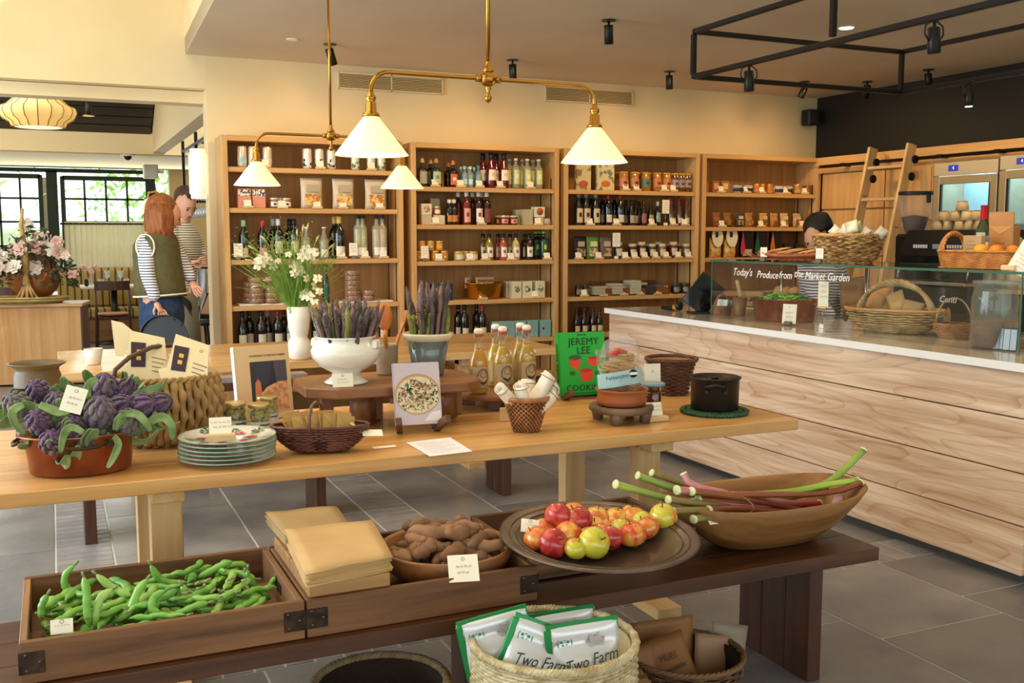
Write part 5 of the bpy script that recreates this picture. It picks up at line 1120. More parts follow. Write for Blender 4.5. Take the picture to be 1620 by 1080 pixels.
def blade(pts,w_,curl=.3,n=None):
    """a long leaf following pts with a folded midrib"""
    m=MB();pts=[Vector(p) for p in pts];N=len(pts);vs=[]
    for i,p in enumerate(pts):
        t_=(pts[min(i+1,N-1)]-pts[max(i-1,0)]).normalized();s_=t_.cross(Vector((.35,-.9,.5)));s_=s_.normalized() if s_.length > .01 else Vector((1,0,0));u=s_.cross(t_)
        k=.78*w_*sin(pi*(.14+.84*i/(N-1)))**.6+.002;vs += [p-s_*k+u*k*curl,p-s_*k*.5+u*k*curl*.3,p,p+s_*k*.5+u*k*curl*.3,p+s_*k+u*k*curl]
    m.add(vs,[(i*5+j,i*5+j+1,i*5+6+j,i*5+5+j) for i in range(N-1) for j in range(4)],0,True);return m
def leafy(parent,pts,w_,mat=LEAF,nm='leaf'):
    P_=[];pts=[Vector(p) for p in pts]
    for i in range(len(pts)-1):
        p0=pts[max(i-1,0)];p1,p2=pts[i],pts[i+1];p3=pts[min(i+2,len(pts)-1)]
        for k in range(4):
            t_=k/4;P_.append(.5*((2*p1)+(p2-p0)*t_+(2*p0-5*p1+4*p2-p3)*t_*t_+(3*p1-p0-3*p2+p3)*t_**3))
    P_.append(pts[-1]);o=blade(P_,w_).build(nm,mat,parent);md=o.modifiers.new('t','SOLIDIFY');md.thickness=.0014;return o
AM=[artichoke_scales(.036,i).mesh('scales',ART[i % 2]) for i in range(3)]
# (px, py of head centre, height above pan rim plane, size, tilt dir)
spots_=[(28,640,'far left'),(62,668,'low left'),(90,640,'behind the card, left'),(112,680,'front left beside the drooping leaf'),(62,620,'upper left'),(158,655,'big purple front middle'),(165,618,'topmost'),(118,642,'half hidden under the card'),(200,668,'low right'),(222,645,'large right'),(250,640,'rightmost'),(198,620,'upper right behind'),(135,700,'low middle'),(190,645,'inner right'),(83,700,'lowest left')]
R=random.Random(11)
for i,(px,py,w_) in enumerate(spots_):
    Yp=cp.y+(.09 if py < 630 else .02 if py < 650 else -.07 if py < 690 else -.09);p=V(px,py,1,Yp);s_=1.34*(1.15 if 'big' in w_ or 'topmost' in w_ or 'large' in w_ else R.uniform(.88,1.05))
    dirv=Vector((p.x-cp.x,(p.y-cp.y)*.6-.25,.12+R.uniform(0,.25))).normalized() if i not in (5,6) else Vector((.0,-.3,.6)).normalized()
    t=thing('artichoke','purple green artichoke in the copper pan, %s' % w_,'artichoke',p,group='artichokes in the copper pan');t.rotation_mode='QUATERNION';t.rotation_quaternion=dirv.to_track_quat('Z','Y');t.scale=(s_,)*3
    o=ob('scales',AM[i % 3],t,(0,0,-.03));
    MB().tube([(0,0,-.03),(.004,0,-.06),(.01,.004,-.085)],[.014,.0085,.009],8).build('stem',STEMG,t)
    for k in range(4):
        a=R.uniform(0,6.28);leafy(t,[(0,0,-.045),(.032*cos(a),.032*sin(a),-.042),(.062*cos(a+.2),.062*sin(a+.2),-.02),(.07*cos(a+.4),.07*sin(a+.4),.015)],.017)
def wleaf(label,pxs,w_,y0,ys=None):
    """a loose leaf drawn through points at given depth"""
    P_=[V(x,y,1,y0+(ys[i] if ys else 0)) for i,(x,y) in enumerate(pxs)];c=P_[0].copy();t=thing('artichoke_leaf',label,'leaf',c);leafy(t,[p-c for p in P_],w_,nm='blade')
y0=cp.y
wleaf('long artichoke leaf drooping over the front left of copper pan rim',[(132,684),(112,676),(100,690),(96,716)],.013,y0-.17)
wleaf('long artichoke leaf hanging down the right front of copper pan',[(180,690),(187,702),(180,722),(170,740)],.012,y0-.175)
wleaf('curled artichoke leaf reaching right towards the big basket',[(195,655),(215,655),(230,668),(238,682)],.015,y0-.12)
wleaf('broad artichoke leaf arching beside the big willow basket foot',[(235,668),(255,660),(270,672),(273,696)],.018,y0-.06)
wleaf('pale artichoke leaf pointing up right against the basket',[(205,635),(222,622),(240,616),(256,608)],.016,y0+.02)
wleaf('narrow artichoke leaf at left arching down outside the pan',[(38,640),(20,650),(24,670),(40,688)],.015,y0-.04)
wleaf('pale folded artichoke leaf standing up behind the purple heads',[(140,630),(138,615),(146,603),(156,600)],.014,y0+.0)
wleaf('broad green leaf lying across the left artichokes',[(62,640),(80,648),(95,652),(112,650)],.017,y0-.08)
wleaf('small curled leaf above the pan rim at left',[(10,655),(12,640),(30,632),(50,640)],.012,y0+.0)
wleaf('short pale leaf near the centre right artichokes',[(182,680),(186,665),(195,658),(192,672)],.012,y0-.14)
def note(name,label,px,py,Y,w_,h,tilt=(0,0,0),rows=2,seed=0,mark=True,loc=None,thick=.0014):
    p=loc if loc is not None else V(px,py,1,Y);t=thing(name,label,'card',p,rot=tilt)
    MB().box((0,0,h/2),(w_,thick,h)).build('paper',CARD,t);squiggle(w_*.7,rows,h*.55,h*.22,-thick,seed).build('handwriting',INK,t)
    if mark:MB().tube([(.0045*cos(a),-thick*.9,h*.84+.0045*sin(a)) for a in [k*pi/5 for k in range(10)]],.0007,4,closed=True).build('shop_mark',M('8a8478',.7),t)
    return t
note('price_card','white handwritten card standing among the artichokes',110,652,y0-.10,.064,.080,(radians(-14),radians(17),radians(-14)),2,1)
# ---------------------------------------------------------------- stoneware crock behind the artichokes
p=V(62,640,1,4.03);t=thing('stoneware_crock','brown salt glazed stoneware crock behind the artichokes','crock',(xat(62,4.03,.85),4.03,TZ))
ck=V(62,573,1,4.03).z-TZ;MB().lathe([(.075,0),(.08,.01),(.08,ck-.045),(.074,ck-.03),(.074,ck-.018),(.098,ck-.004),(.1,ck),(.092,ck),(.066,ck-.03),(.066,.03),(0,.02)],36).build('vessel',M('46361e',.5,col2='6b5632',vs=5,st=(1,1,.4),coat=.15),t)
p=G(149,577,TZ);t=thing('small_cup','small off white cup standing alone on the further table','cup',(p.x,p.y+.03,TZ))
MB().lathe([(.034,0),(.038,.003),(.052,.092),(.049,.092),(.036,.01),(0,.008)],28).build('vessel',M('d8d3c4',.45,col2='c8c0ac',vs=12),t)
# ---------------------------------------------------------------- big willow basket with pasta bags
WIL=M('8a6a3e',.6,col2='b8945c',vs=18,lo=.3,hi=.7,rv=0);WILD=M('5a4028',.6)
bx=xat(258,3.80,.9);BKX,BKY=1.08,.85
t=thing('willow_basket','large round willow basket of fat woven canes behind the copper pan','basket',(bx,3.80,TZ),radians(4))
pf=[(.10,.0),(.155,.03),(.188,.10),(.186,.17),(.166,.235)]
weave_ribs(pf,46,.0145,BKX,BKY,26,.09,8).build('woven_canes',WIL,t,kind='stuff');liner(pf,.95,BKX,BKY).build('lining',WILD,t)
rim(.170,.240,.0075,BKX,BKY,turns=22,ropes=2).build('rim',WIL,t)
rim(.105,.008,.008,BKX,BKY,turns=16).build('base_ring',WIL,t)
MB().tube([(-.175,-.02,.22),(-.16,-.02,.275),(-.11,-.01,.315),(-.03,.01,.345),(.06,.05,.345),(.13,.09,.30),(.15,.10,.24)],.0085,10).build('handle',M('5c3a26',.5),t)
arch((-.20,-.03,.13),(-.16,-.04,.215),.03,.012,ropes=3,wrap=5).build('woven_ear',WIL,t)
PAPER=M('e8d4a6',.6);CLR=clear('fff6e0',.06,.10)
def header_bag(label,loc,rot,sc=1):
    t=thing('pasta_bag',label,'bag',loc,rot=rot)
    R=random.Random(int(loc[0]*1000));m=MB()
    for i in range(60):
        T=Matrix.Translation((R.uniform(-.055,.055),R.uniform(-.02,.02),R.uniform(.005,.09)))@Euler((R.uniform(0,3),R.uniform(0,3),R.uniform(0,3))).to_matrix().to_4x4()
        m.tube([(-.018,0,0),(0,.004,0),(.018,0,0)],.0065,6,T=T)
    m.build('pasta_tubes',M('d9b866',.5,col2='e8cf88',vs=10),t,kind='stuff')
    pouch_mesh(.155,.075,.155,None).build('clear_bag',CLR,t)
    out=[(-.082,.11),(.082,.11)];cy=.0
    pts=[(-.075,.125),(-.055,.0)]+[(.082*cos(a)*1.0+.0,-.0+.062*sin(a)) for a in [pi+pi*k/14 for k in range(1,14)]]+[(.082,.02),(.045,.125)]
    c=MB().prism(pts,.0015,T=Matrix.Translation((0,-.045,.105))@Matrix.Rotation(radians(78),4,'X'));h=c.build('paper_header',PAPER,t)
    T=Matrix.Translation((0,-.0475,.105))@Matrix.Rotation(radians(78),4,'X')
    MB().prism([(-.062,.085),(-.012,.092),(.008,.005),(-.04,-.005)],.0008,T=T).build('dark_panel',M('3a2430',.6),h)
    for k in range(2):MB().prism([(-.036+.004*k,.062-.024*k),(-.02+.004*k,.064-.024*k),(-.017+.004*k,.050-.024*k),(-.032+.004*k,.048-.024*k)],.0012,T=T).build('yellow_mark',M('d8b04a',.6),h)
    q=MB();
    for k in range(4):q.box((.045,.045-.016*k,.0008),(.05-.008*k,.0035,.0006),T=T)
    q.build('fine_print',M('8a7a68',.7),h,kind='stuff')
    MB().tube([(.03+.005*cos(a),.095+.005*sin(a),.0012) for a in [k*pi/5 for k in range(10)]],.0008,4,closed=True,T=T).build('round_mark',M('8a7a68',.7),h)
    return t
c=Vector((bx,3.80,TZ))
header_bag('pasta bag with rounded cream header, front one in the willow basket',c+Vector((.03,-.05,.150)),(radians(-16),radians(20),radians(-20))).scale=(1.02,)*3
header_bag('pasta bag with taller cream header, behind in the willow basket',c+Vector((-.085,.03,.165)),(radians(-10),radians(14),radians(-12))).scale=(1.0,)*3
tag(MB().prism([(-.06,0),(.05,-.02),(.08,.02),(-.03,.12),(-.07,.13)],.0015,T=Matrix.Rotation(pi/2,4,'X')).build('paper_header',PAPER,None,V(210,562,1,3.9),(0,0,-.3)),'plain cream paper corner rising from the willow basket','paper')
def block(label,p,s=1.0,rz=0,seed=1):
    t=thing('price_card',label,'price card',p,rz)
    for nm,me in price_parts(s,seed):ob(nm,me,t)
    return t
def wblock(label,p,rz,d=(.075,.05,.018)):return tag(MB().box((0,0,d[2]/2),d,.0015).build('wood_block',BLK_W,None,p,(0,0,rz)),label,'wood block')
p=G(226,706,TZ);wblock('plain wood card holder on the table beside the willow basket',(p.x,p.y+.03,TZ),radians(12),(.09,.055,.018))
p=G(218,690,TZ);wblock('second wood card holder just behind the other near the basket',(p.x-.015,p.y+.045,TZ),radians(14),(.07,.03,.016))
# ---------------------------------------------------------------- stack of floral plates
PW=M('e6e6dc',.12,coat=.6);PG=M('8fae9c',.2,coat=.5)
pc=G(362,741,TZ);pc=Vector((xat(361,pc.y+.125,TZ+.03),pc.y+.125,TZ));PR=.157
def plate(label,z,top=False):
    t=thing('plate',label,'plate',(pc.x+R.uniform(-.004,.004),pc.y+R.uniform(-.004,.004),z),R.uniform(0,3),group='plates in the floral stack')
    MB().lathe([(.075,0),(.085,.001),(.10,.006),(PR-.004,.0165),(PR,.0185),(PR-.002,.0205),(PR-.012,.0195),(.10,.010),(.085,.0065),(0,.006)],56).build('plate_body',PW,t)
    MB().tube([((PR-.0005)*cos(a),(PR-.0005)*sin(a),.0192) for a in [2*pi*k/56 for k in range(56)]],.0022,6,closed=True).build('green_rim',PG,t)
    return t
for i in range(6):tp=plate('floral plate in the stack, %s' % (['bottom one','second from bottom','third from bottom','fourth from bottom','second from top','topmost, showing its pattern'][i]),TZ+.0135*i)
tp.rotation_euler=(0,0,0)
R=random.Random(4)
def zpl(r):return .0078 if r < .085 else .0082+(r-.085)*.0137/(PR-.097)*.95
def petal(parent,x,y,a,L_,w_,mat,nm):
    n=6;vs=[];
    for i in range(n+1):
        u=i/n;k=w_*sin(pi*u)**.7
        for s in (-1,1):
            X_=x+L_*u*cos(a)-s*k*sin(a);Y_=y+L_*u*sin(a)+s*k*cos(a);r_=min(sqrt(X_*X_+Y_*Y_),PR-.006);vs.append((X_,Y_,zpl(r_)+.0006))
    MB().add(vs,[(2*i,2*i+1,2*i+3,2*i+2) for i in range(n)]).build(nm,mat,parent)
GR=[M('4a6a58',.3),M('7a8a50',.3),M('2f5a5a',.3)];PKM=[M('c84a6a',.3),M('b83a4a',.3),M('d88a9a',.3)]
pb=tp.children[0]
for k in range(21):
    a=2*pi*k/21+R.uniform(-.15,.15);r_=(.075,.125,.10)[k % 3];x,y=r_*cos(a),r_*sin(a)
    if k % 3 == 0:
        for j in range(7):petal(pb,x,y,j*2*pi/7,.024,.0055,PKM[j % 3],'painted_petal')
    else:
        b=R.uniform(0,6.28)
        for j in range(5):petal(pb,x+.009*j*cos(b),y+.009*j*sin(b),b+(.8 if j % 2 else -.8),.024,.0045,GR[(k+j) % 3],'painted_leaf')
block('white handwritten card on the topmost floral plate',(pc.x-.035,pc.y-.085,TZ+.0135*5+.018),1.25,radians(-8),2)
# ---------------------------------------------------------------- olive jars
def olive_jar(label,px,py,s=1):
    p=G(px,py,TZ);t=thing('olive_jar',label,'jar',(p.x,p.y,TZ))
    r,h=.042,.125
    MB().lathe([(r*.92,.001),(r,.006),(r,h*.80),(r*.86,h*.87),(r*.86,h*.93)],28).build('glass_body',clear('f0f4e8',.02,.06),t)
    m=MB();Q=random.Random(px)
    for k in range(80):
        a=Q.uniform(0,6.28);q=Q.uniform(.5,1)**.4*(r-.0125);m.ball((q*cos(a),q*sin(a),Q.uniform(.014,h*.78)),.0115,8,6,(1,1,1.15))
    m.build('green_olives',M('7c7c1c',.25,col2='aaa23c',vs=12,coat=.6),t,kind='stuff')
    MB().lathe([(r*.90,h*.91),(r*.95,h*.92),(r*.95,h*1.02),(r*.88,h*1.035)],32,capt=True).build('lid',M('c8b478',.3,.7),t)
    o=lab_band(r*1.01,h*.05,h*.52,-3.1,-.1,16).build('paper_label',M('d4d8dc',.6),t)
    lab_band(r*1.018,h*.40,h*.45,-1.7,-.7,6).build('label_print',M('5a646c',.6),o)
    return t
olive_jar('jar of green olives with gold lid, left of the three',373,690);olive_jar('jar of green olives with gold lid, front one of the three',411,692);olive_jar('jar of green olives with gold lid, half hidden at the back',424,678)
# ---------------------------------------------------------------- cheese book
def book(name,label,loc,rot,w_,h,th,cover,pages='f4efe2'):
    t=thing(name,label,'book',loc,rot=rot)
    MB().box((0,th*.5,h/2),(w_,.003,h),.001).build('back_cover',cover,t);MB().box((0,-th*.5,h/2),(w_,.003,h),.001).build('front_cover',cover,t)
    MB().box((.003,0,h/2),(w_-.010,th-.003,h-.008)).build('page_block',M(pages,.7),t);MB().box((-w_/2+.0015,0,h/2),(.003,th+.003,h),.001).build('spine',cover,t)
    return t,t.children[1]
A=G(378,642,TZ)
t,fc=book('cookbook','tall cream hardback about cheese standing at the back of the table',(xat(419,4.10,.9),4.10,TZ),(radians(-9),0,radians(12)),.235,.300,.03,M('d8bc92',.5))
t.children[3].data.materials[0]=M('f2f2ee',.5)
def flat(parent,pts,y,mat,nm):return MB().add([(x,y,z) for x,z in pts],[tuple(range(len(pts)))]).build(nm,mat,parent)
yf=-.0175
ph=flat(fc,[(-.055,.035),(.100,.035),(.100,.235),(-.055,.235)],yf,M('2c2a2a',.4),'cover_photo');ph.parent=fc
flat(ph,[(-.03,.14),(.02,.14),(.04,.235),(-.02,.235),(-.038,.19)],yf-.0004,M('303448',.5),'printed_sleeve')
flat(ph,[(.055,.12),(.1,.12),(.1,.235),(.045,.235)],yf-.0004,M('4a4a58',.5),'printed_apron')
flat(ph,[(-.045,.035),(-.012,.035),(-.012,.10),(-.015,.15),(-.025,.165),(-.038,.15)],yf-.0006,M('c87a54',.5),'printed_arm')
flat(ph,[(-.018,.035),(.100,.035),(.100,.150),(.06,.148),(.01,.130),(-.016,.105)],yf-.0008,M('b8845c',.5,col2='e0b088',vs=60,lo=.4,hi=.6),'printed_cheese')
text('cover_title','A PORTRAIT OF BRITISH CHEESE',.0105,M('6a5238',.6),fc,(.022,yf,.258),(pi/2,0,0))
# ---------------------------------------------------------------- purple willow basket of seed packets
PUR=M('4a2418',.35,col2='6b3624',vs=20,coat=.3)
p=G(508,722,TZ);bc=Vector((xat(507,p.y+.085,TZ+.05),p.y+.085,TZ))
t=thing('trug_basket','dark purple willow trug with side lobes, filled with brown envelopes','basket',bc,radians(-18))
pf=[(.045,.0),(.085,.012),(.115,.04),(.128,.07),(.132,.088)];lob=lambda a,z:1+.10*cos(2*a)-.05*cos(4*a)*(z < .05)
weave_rows(pf,44,15,.0042,1.12,.62,fn=lob).build('woven_rods',PUR,t,kind='stuff');liner(pf,.93,1.12,.62,40).build('lining',M('2a1410',.7),t)
m=MB();m.tube([(.134*1.12*cos(a)*lob(a,.09),.134*.62*sin(a)*lob(a,.09),.092) for a in [2*pi*k/60 for k in range(60)]],.006,8,closed=True);m.build('rim',PUR,t)
MB().tube([(-.03,-.088,.088),(-.03,-.075,.13),(-.025,-.035,.165),(-.015,.01,.172),(0,.05,.155),(.01,.082,.09)],.0055,10).build('handle',M('6a4a38',.45),t)
R=random.Random(8);KR=M('b08a48',.6,col2='c29a56',vs=5)
for i in range(16):
    x=-.10+.2*i/15;q=thing('seed_envelope','small brown paper envelope in the trug, %s from the left' % ORD[i],'envelope',bc+Matrix.Rotation(radians(-18),3,'Z')@Vector((x*.85,.03-.05*(i % 4)/3,.062)),rot=(radians(-22+R.uniform(-8,8)),radians(R.uniform(-10,10)+(i-7.5)*2),radians(20+R.uniform(-12,12))))
    MB().box((0,0,.035),(.068,.0025,.075+R.uniform(-.008,.012)),.001).build('envelope_body',KR,q);MB().prism([(-.036,0),(.036,0),(.0,-.03)],.0006,T=Matrix.Translation((0,-.002,.066))@Matrix.Rotation(pi/2,4,'X')).build('flap',M('bf9a5c',.6),q)
t=thing('price_card','white card clipped to a peg leaning out of the purple trug','card',bc+Vector((.12,-.06,.075)),rot=(radians(25),radians(12),radians(-25)))
MB().box((0,.02,0),(.012,.07,.005),.001,T=Matrix.Rotation(radians(50),4,'Z')).build('wood_peg',BLK_W,t);MB().box((.045,-.015,.0),(.07,.035,.0012),T=Matrix.Rotation(radians(20),4,'Z')).build('paper',CARD,t)
p=G(608,707,TZ);tag(MB().box((0,0,.0007),(.085,.03,.0014)).build('paper_slip',CARD,None,(p.x,p.y,TZ),(0,0,radians(0))),'narrow white card lying flat left of the recipe stand','card')
# ---------------------------------------------------------------- raised chopping board on legs
BW=wood('6e4526','94633a',0,.45,s=.7,coat=.1);BWL=wood('7a4c2a','9a683c',2,.45)
bl=G(478,622,.93);br=G(748,605,.93);by=3.86;bz=.925;bxc=xat(612,by,bz);
t=thing('raised_board','thick worn wooden board with clipped corners raised on stout legs','board',(bxc,by,TZ),radians(-2))
hx=(xat(746,by,bz)-xat(478,by,bz))/2;hy=.21;cc=.085
MB().prism([(-hx,-hy+cc),(-hx+cc*1.3,-hy),(hx-cc*.9,-hy),(hx,-hy+cc*.9),(hx,hy-cc),(hx-cc,hy),(-hx+cc,hy),(-hx,hy-cc)],.042,(0,0,bz-TZ-.042)).build('board_top',BW,t).modifiers.new('b','BEVEL').width=.006
for x in (-.105,.235):
    MB().tube([(x,-.02,0),(x,-.02,bz-TZ-.042)],[.055,.052],4).build('leg',BWL,t)
    MB().box((x+.04,.05,(bz-TZ-.042)/2),(.11,.05,bz-TZ-.043),.004).build('leg_slab',BWL,t)
for x in (-.3,.3):MB().box((x*.75,.1,(bz-TZ-.042)/2),(.05,.05,bz-TZ-.043),.004).build('leg',BWL,t)
BZ=bz+.0015
# white tureen
TUR=M('f2eee2',.16,col2='e8e2d2',vs=4,coat=.7)
p=Vector((xat(544,3.83,1.0),3.80,BZ));t=thing('tureen','white footed ironstone tureen packed with dark asparagus','tureen',p)
sc_=.0026
MB().lathe([(.082,0),(.085,.006),(.065,.018),(.052,.030),(.056,.042),(.105,.070),(.132,.105),(.134,.130),(.120,.155),(.108,.168),(.110,.176),(.118,.180),(.116,.184),(.100,.176),(.112,.150),(.122,.125),(.10,.08),(0,.05)],56).build('bowl',TUR,t)
for s,a in ((1,radians(-42)),(-1,radians(-42)+pi)):
    m=MB();T=Matrix.Rotation(a,4,'Z')@Matrix.Translation((.118,0,.150));m.prism([(-.026,-.012),(.026,-.012),(.020,.022),(-.020,.022)],.022,T=T@Matrix.Rotation(pi/2,4,'Z')@Matrix.Rotation(pi/2,4,'X')@Matrix.Translation((0,0,-.0)));o=m.build('lug_handle',TUR,t);o.modifiers.new('b','BEVEL').width=.005
asp_c={'purple':M('382e33',.55,col2='685a58',vs=26),'green':M('64742c',.5,col2='8c9a48',vs=12),'violet':M('6e5058',.5,col2='a08482',vs=12),'tipbrown':M('5e4a3c',.6,col2='8c7050',vs=24)}
def spear(kind,L_,r,seed):
    R=random.Random(seed);b=[Vector((R.uniform(-.002,.002)+.0006*k,R.uniform(-.002,.002)-.0004*k,L_*k/8)) for k in range(9)]
    m=MB().tube(b,[r*(1-.18*k/8) for k in range(7)]+[r*.95,r*.35],8)
    sc=MB()
    for j in range(5):
        k=b[min(8,j+1)];a=j*2.4;sc.add([(k.x+r*.9*cos(a-.5),k.y+r*.9*sin(a-.5),k.z-.006),(k.x+r*.9*cos(a+.5),k.y+r*.9*sin(a+.5),k.z-.006),(k.x+r*1.15*cos(a),k.y+r*1.15*sin(a),k.z+.012)],[(0,1,2)])
    tp=MB();top=b[8]
    for j in range(22):
        f=j/21;z=L_*(.74+.26*f);k=b[7].lerp(top,min(1,f));q=r*(1.18-.75*f);a=j*2.39996
        T=Matrix.Translation((k.x+q*.6*cos(a),k.y+q*.6*sin(a),z))@Matrix.Rotation(a,4,'Z')@Matrix.Rotation(.25,4,'Y');s_=r*1.75*(1-.40*f)
        tp.add([(0,-.45*s_,-.4*s_),(.34*s_,0,-.2*s_),(0,.45*s_,-.4*s_),(.1*s_,0,1.1*s_)],[(0,1,3),(1,2,3),(0,3,2)],0,True,T)
    mt={'green':'green','purple':'purple','violet':'violet'}[kind]
    return [('stalk',m.mesh('stalk',asp_c[mt])),('bud_scales',sc.mesh('bud_scales',asp_c['tipbrown'])),('tip',tp.mesh('tip',asp_c['purple' if kind != 'green' else 'tipbrown']))]
SPM={k:[spear(k,.20,.0075,s) for s in range(3)] for k in ('purple','green','violet')}
def spears(c,n,R_,zb,hgt,kinds,label,group,seed,lean=.25,sy=1,lmin=.85):
    R=random.Random(seed)
    for i in range(n):
        a=2.39996*i;q=R_*sqrt((i+.5)/n);x,y=q*cos(a),q*sin(a)*sy;kd=kinds[R.randrange(len(kinds))]
        s_=hgt/.2*R.uniform(lmin,1.08);t=thing('asparagus_spear',label % {'purple':'dark purple','green':'green','violet':'violet'}[kd],'asparagus',(c[0]+x,c[1]+y,zb),group=group+' '+kd);t.rotation_mode='QUATERNION';t.rotation_quaternion=Vector((x/R_*lean*R.uniform(.6,1.2)+R.uniform(-.05,.05),y/R_*lean*R.uniform(.5,1.1)+R.uniform(-.05,.05),1)).to_track_quat('Z','Y');t.scale=(R.uniform(1.1,1.5),)*2+(s_,)
        for nm,me in SPM[kd][i % 3]:ob(nm,me,t)
spears(p,58,.078,BZ+.095,.212,['purple','purple','green','purple','violet','purple'],'%s asparagus spear bunched upright in the white tureen','asparagus in the tureen',3,.36)
note('price_card','white handwritten card leaning on the foot of the tureen',545,615,0,.078,.052,(radians(-16),0,radians(-4)),2,4,loc=Vector((xat(544,3.68,.95),3.69,BZ)))
# crock of wooden spoons
p=Vector((xat(617,3.93,1.0),3.97,BZ));h=.125;t=thing('utensil_crock','tall beige ribbed crock of wooden spoons beside the tureen','crock',p)
MB().lathe([(.040,0),(.044,.004),(.045,h*.9),(.047,h*.93),(.047,h),(.042,h),(.040,.02),(0,.015)],36,fn=lambda a,z:1+.012*cos(a*24) if z < h*.85 else 1).build('vessel',M('a8977a',.4,col2='b8a88a',vs=8),t)
def spoon(label,d,top,w_,col,kind='spoon'):
    q=thing('wooden_'+kind,label,kind,p+Vector((d[0]*.3,d[1]*.3,.02)),rot=(0,0,0));P0=Vector((0,0,0));P1=Vector(top)
    mt=wood(col,'d0843c',2,.4)
    MB().tube([P0,P0.lerp(P1,.3),P0.lerp(P1,.6)],[.0075,.007,.008],8).build('handle',mt,q)
    dr_=(P1-P0).normalized();T=Matrix.Translation(P0.lerp(P1,.6))@dr_.to_track_quat('Z','Y').to_matrix().to_4x4();L_=P1.length*.4
    if kind == 'spoon':MB().ball((0,0,L_*.5),1,14,12,(w_,.008,L_*.55),T=T).build('spoon_bowl',mt,q)
    else:
        MB().prism([(-.006,0),(.006,0),(w_,L_*.4),(w_,L_*.5),(-w_,L_*.5),(-w_,L_*.4)],.007,T=T@Matrix.Rotation(pi/2,4,'X')).build('fork_head',mt,q)
        for k in (-1,-.3,.4):MB().box((w_*k+.003*1,-.0035,L_*.75),(w_*.35,.007,L_*.52),.002,T=T).build('prong',mt,q)
spoon('broad orange wooden spoon standing tallest in the beige crock',(-.02,0),(-.0,.01,.27),.032,'b8621c')
spoon('pronged wooden fork leaning right out of the beige crock',(.03,0),(.075,.0,.24),.020,'a85a20','fork')
spoon('slim wooden spoon leaning left out of the beige crock',(-.02,-.02),(-.055,-.02,.17),.012,'9a5420')
spoon('short wooden spoon at the front of the beige crock',(.01,-.03),(-.03,-.05,.15),.010,'b0642a')
# grey pot of asparagus
p=Vector((xat(680,3.86,1.0),3.88,BZ));h=.172;t=thing('glazed_pot','grey glazed pot with pale rim, full of tall asparagus','pot',p)
MB().lathe([(.060,0),(.064,.004),(.070,.05),(.086,h-.028),(.083,h-.026)],44).build('vessel',M('5c6460',.2,col2='6d756f',vs=10,coat=.6),t)
MB().lathe([(.088,h-.03),(.098,h-.024),(.105,h-.006),(.104,h),(.096,h+.002),(.082,h-.02),(.07,.05),(0,.02)],44,capb=False).build('pale_rim',M('d8ccb0',.25,coat=.5),t)
spears(p,24,.050,BZ+.08,.285,['violet','purple','violet'],'%s asparagus spear in the grey pot','asparagus in the grey pot',6,.20,lmin=.8)
spears(p+Vector((-.045,-.025,0)),7,.022,BZ+.10,.165,['green'],'%s asparagus spear at the left side of the grey pot','left asparagus',9,.22);spears(p+Vector((.045,-.02,0)),6,.02,BZ+.10,.19,['green'],'%s asparagus spear at the right side of the grey pot','right asparagus',10,.1)
q=thing('twine','thin dark band tied round the tall asparagus bunch','twine',p+Vector((0,0,.25)));MB().tube([(.078*cos(a),.064*sin(a),.012*cos(a+2)) for a in [2*pi*k/36 for k in range(36)]],.002,5,closed=True).build('loop',BLACK,q)
# ---------------------------------------------------------------- recipe stand
p=Vector((xat(664,3.56,.85),3.55,TZ));t=thing('recipe_stand','dark wood easel with two stubby feet holding the white dish recipe book','stand',p,radians(-6))
SW_=wood('4a3020','6a4830',1,.5)
for s in (-1,1):MB().box((0,0,.0),(.024,.11,.030),.002,T=Matrix.Translation((s*.083,.0,.036))@Matrix.Rotation(radians(-28),4,'X')@Matrix.Rotation(radians(s*12),4,'Z')).build('foot',SW_,t)
MB().box((0,.065,.06),(.17,.012,.016),.002).build('cross_bar',SW_,t);MB().box((0,.055,.12),(.21,.012,.016),.002).build('cross_bar',SW_,t)
for s in (-1,1):MB().box((s*.07,.08,.075),(.014,.012,.15),.002).build('back_leg',SW_,t)
t,fc=book('recipe_book','pale grey recipe book showing a bowl of pasta and greens',p+Vector((0,.02,.032)),(radians(-14),0,radians(-6)),.180,.235,.014,M('c4b8c0',.5))
yf=-.0088
flat(fc,[(.088*cos(a),.115+.078*sin(a)) for a in [2*pi*k/36 for k in range(36)]],yf,M('b8925c',.4),'printed_dish_rim');di=flat(fc,[(.082*cos(a),.112+.070*sin(a)) for a in [2*pi*k/36 for k in range(36)]],yf-.0003,M('c8b890',.5,col2='ded0a8',vs=40),'printed_dish')
R=random.Random(3);mm=[MB(),MB(),MB()]
for i in range(420):
    a=R.uniform(0,6.28);q=sqrt(R.random())*.078;x,z=q*cos(a),.112+q*sin(a)*.78;b=R.uniform(0,3.14);l=R.uniform(.006,.015);k=R.choice((0,0,1,1,2));w2=.0026 if k else .0052
    mm[k].add([(x+l*cos(b),yf-.0005-.0001*k,z+l*sin(b)),(x+w2*sin(b),yf-.0005-.0001*k,z-w2*cos(b)),(x-l*cos(b),yf-.0005-.0001*k,z-l*sin(b)),(x-w2*sin(b),yf-.0005-.0001*k,z+w2*cos(b))],[(0,1,2,3)])
mm[0].build('printed_greens',M('3c5234',.5),fc,kind='stuff');mm[1].build('printed_pasta',M('e4d8b4',.5),fc,kind='stuff');mm[2].build('printed_beans',M('a07048',.5),fc,kind='stuff')
flat(fc,[(.02,.012),(.086,.012),(.086,.05),(.05,.045)],yf-.0002,M('e4dcdc',.6),'printed_napkin')
A_,B_,C_,D_=G(642,700,TZ),G(680,722,TZ),G(748,714,TZ),G(712,692,TZ)
t=thing('paper_sheet','white printed sheet lying flat in front of the recipe stand','paper',(0,0,0));z=TZ+.0004
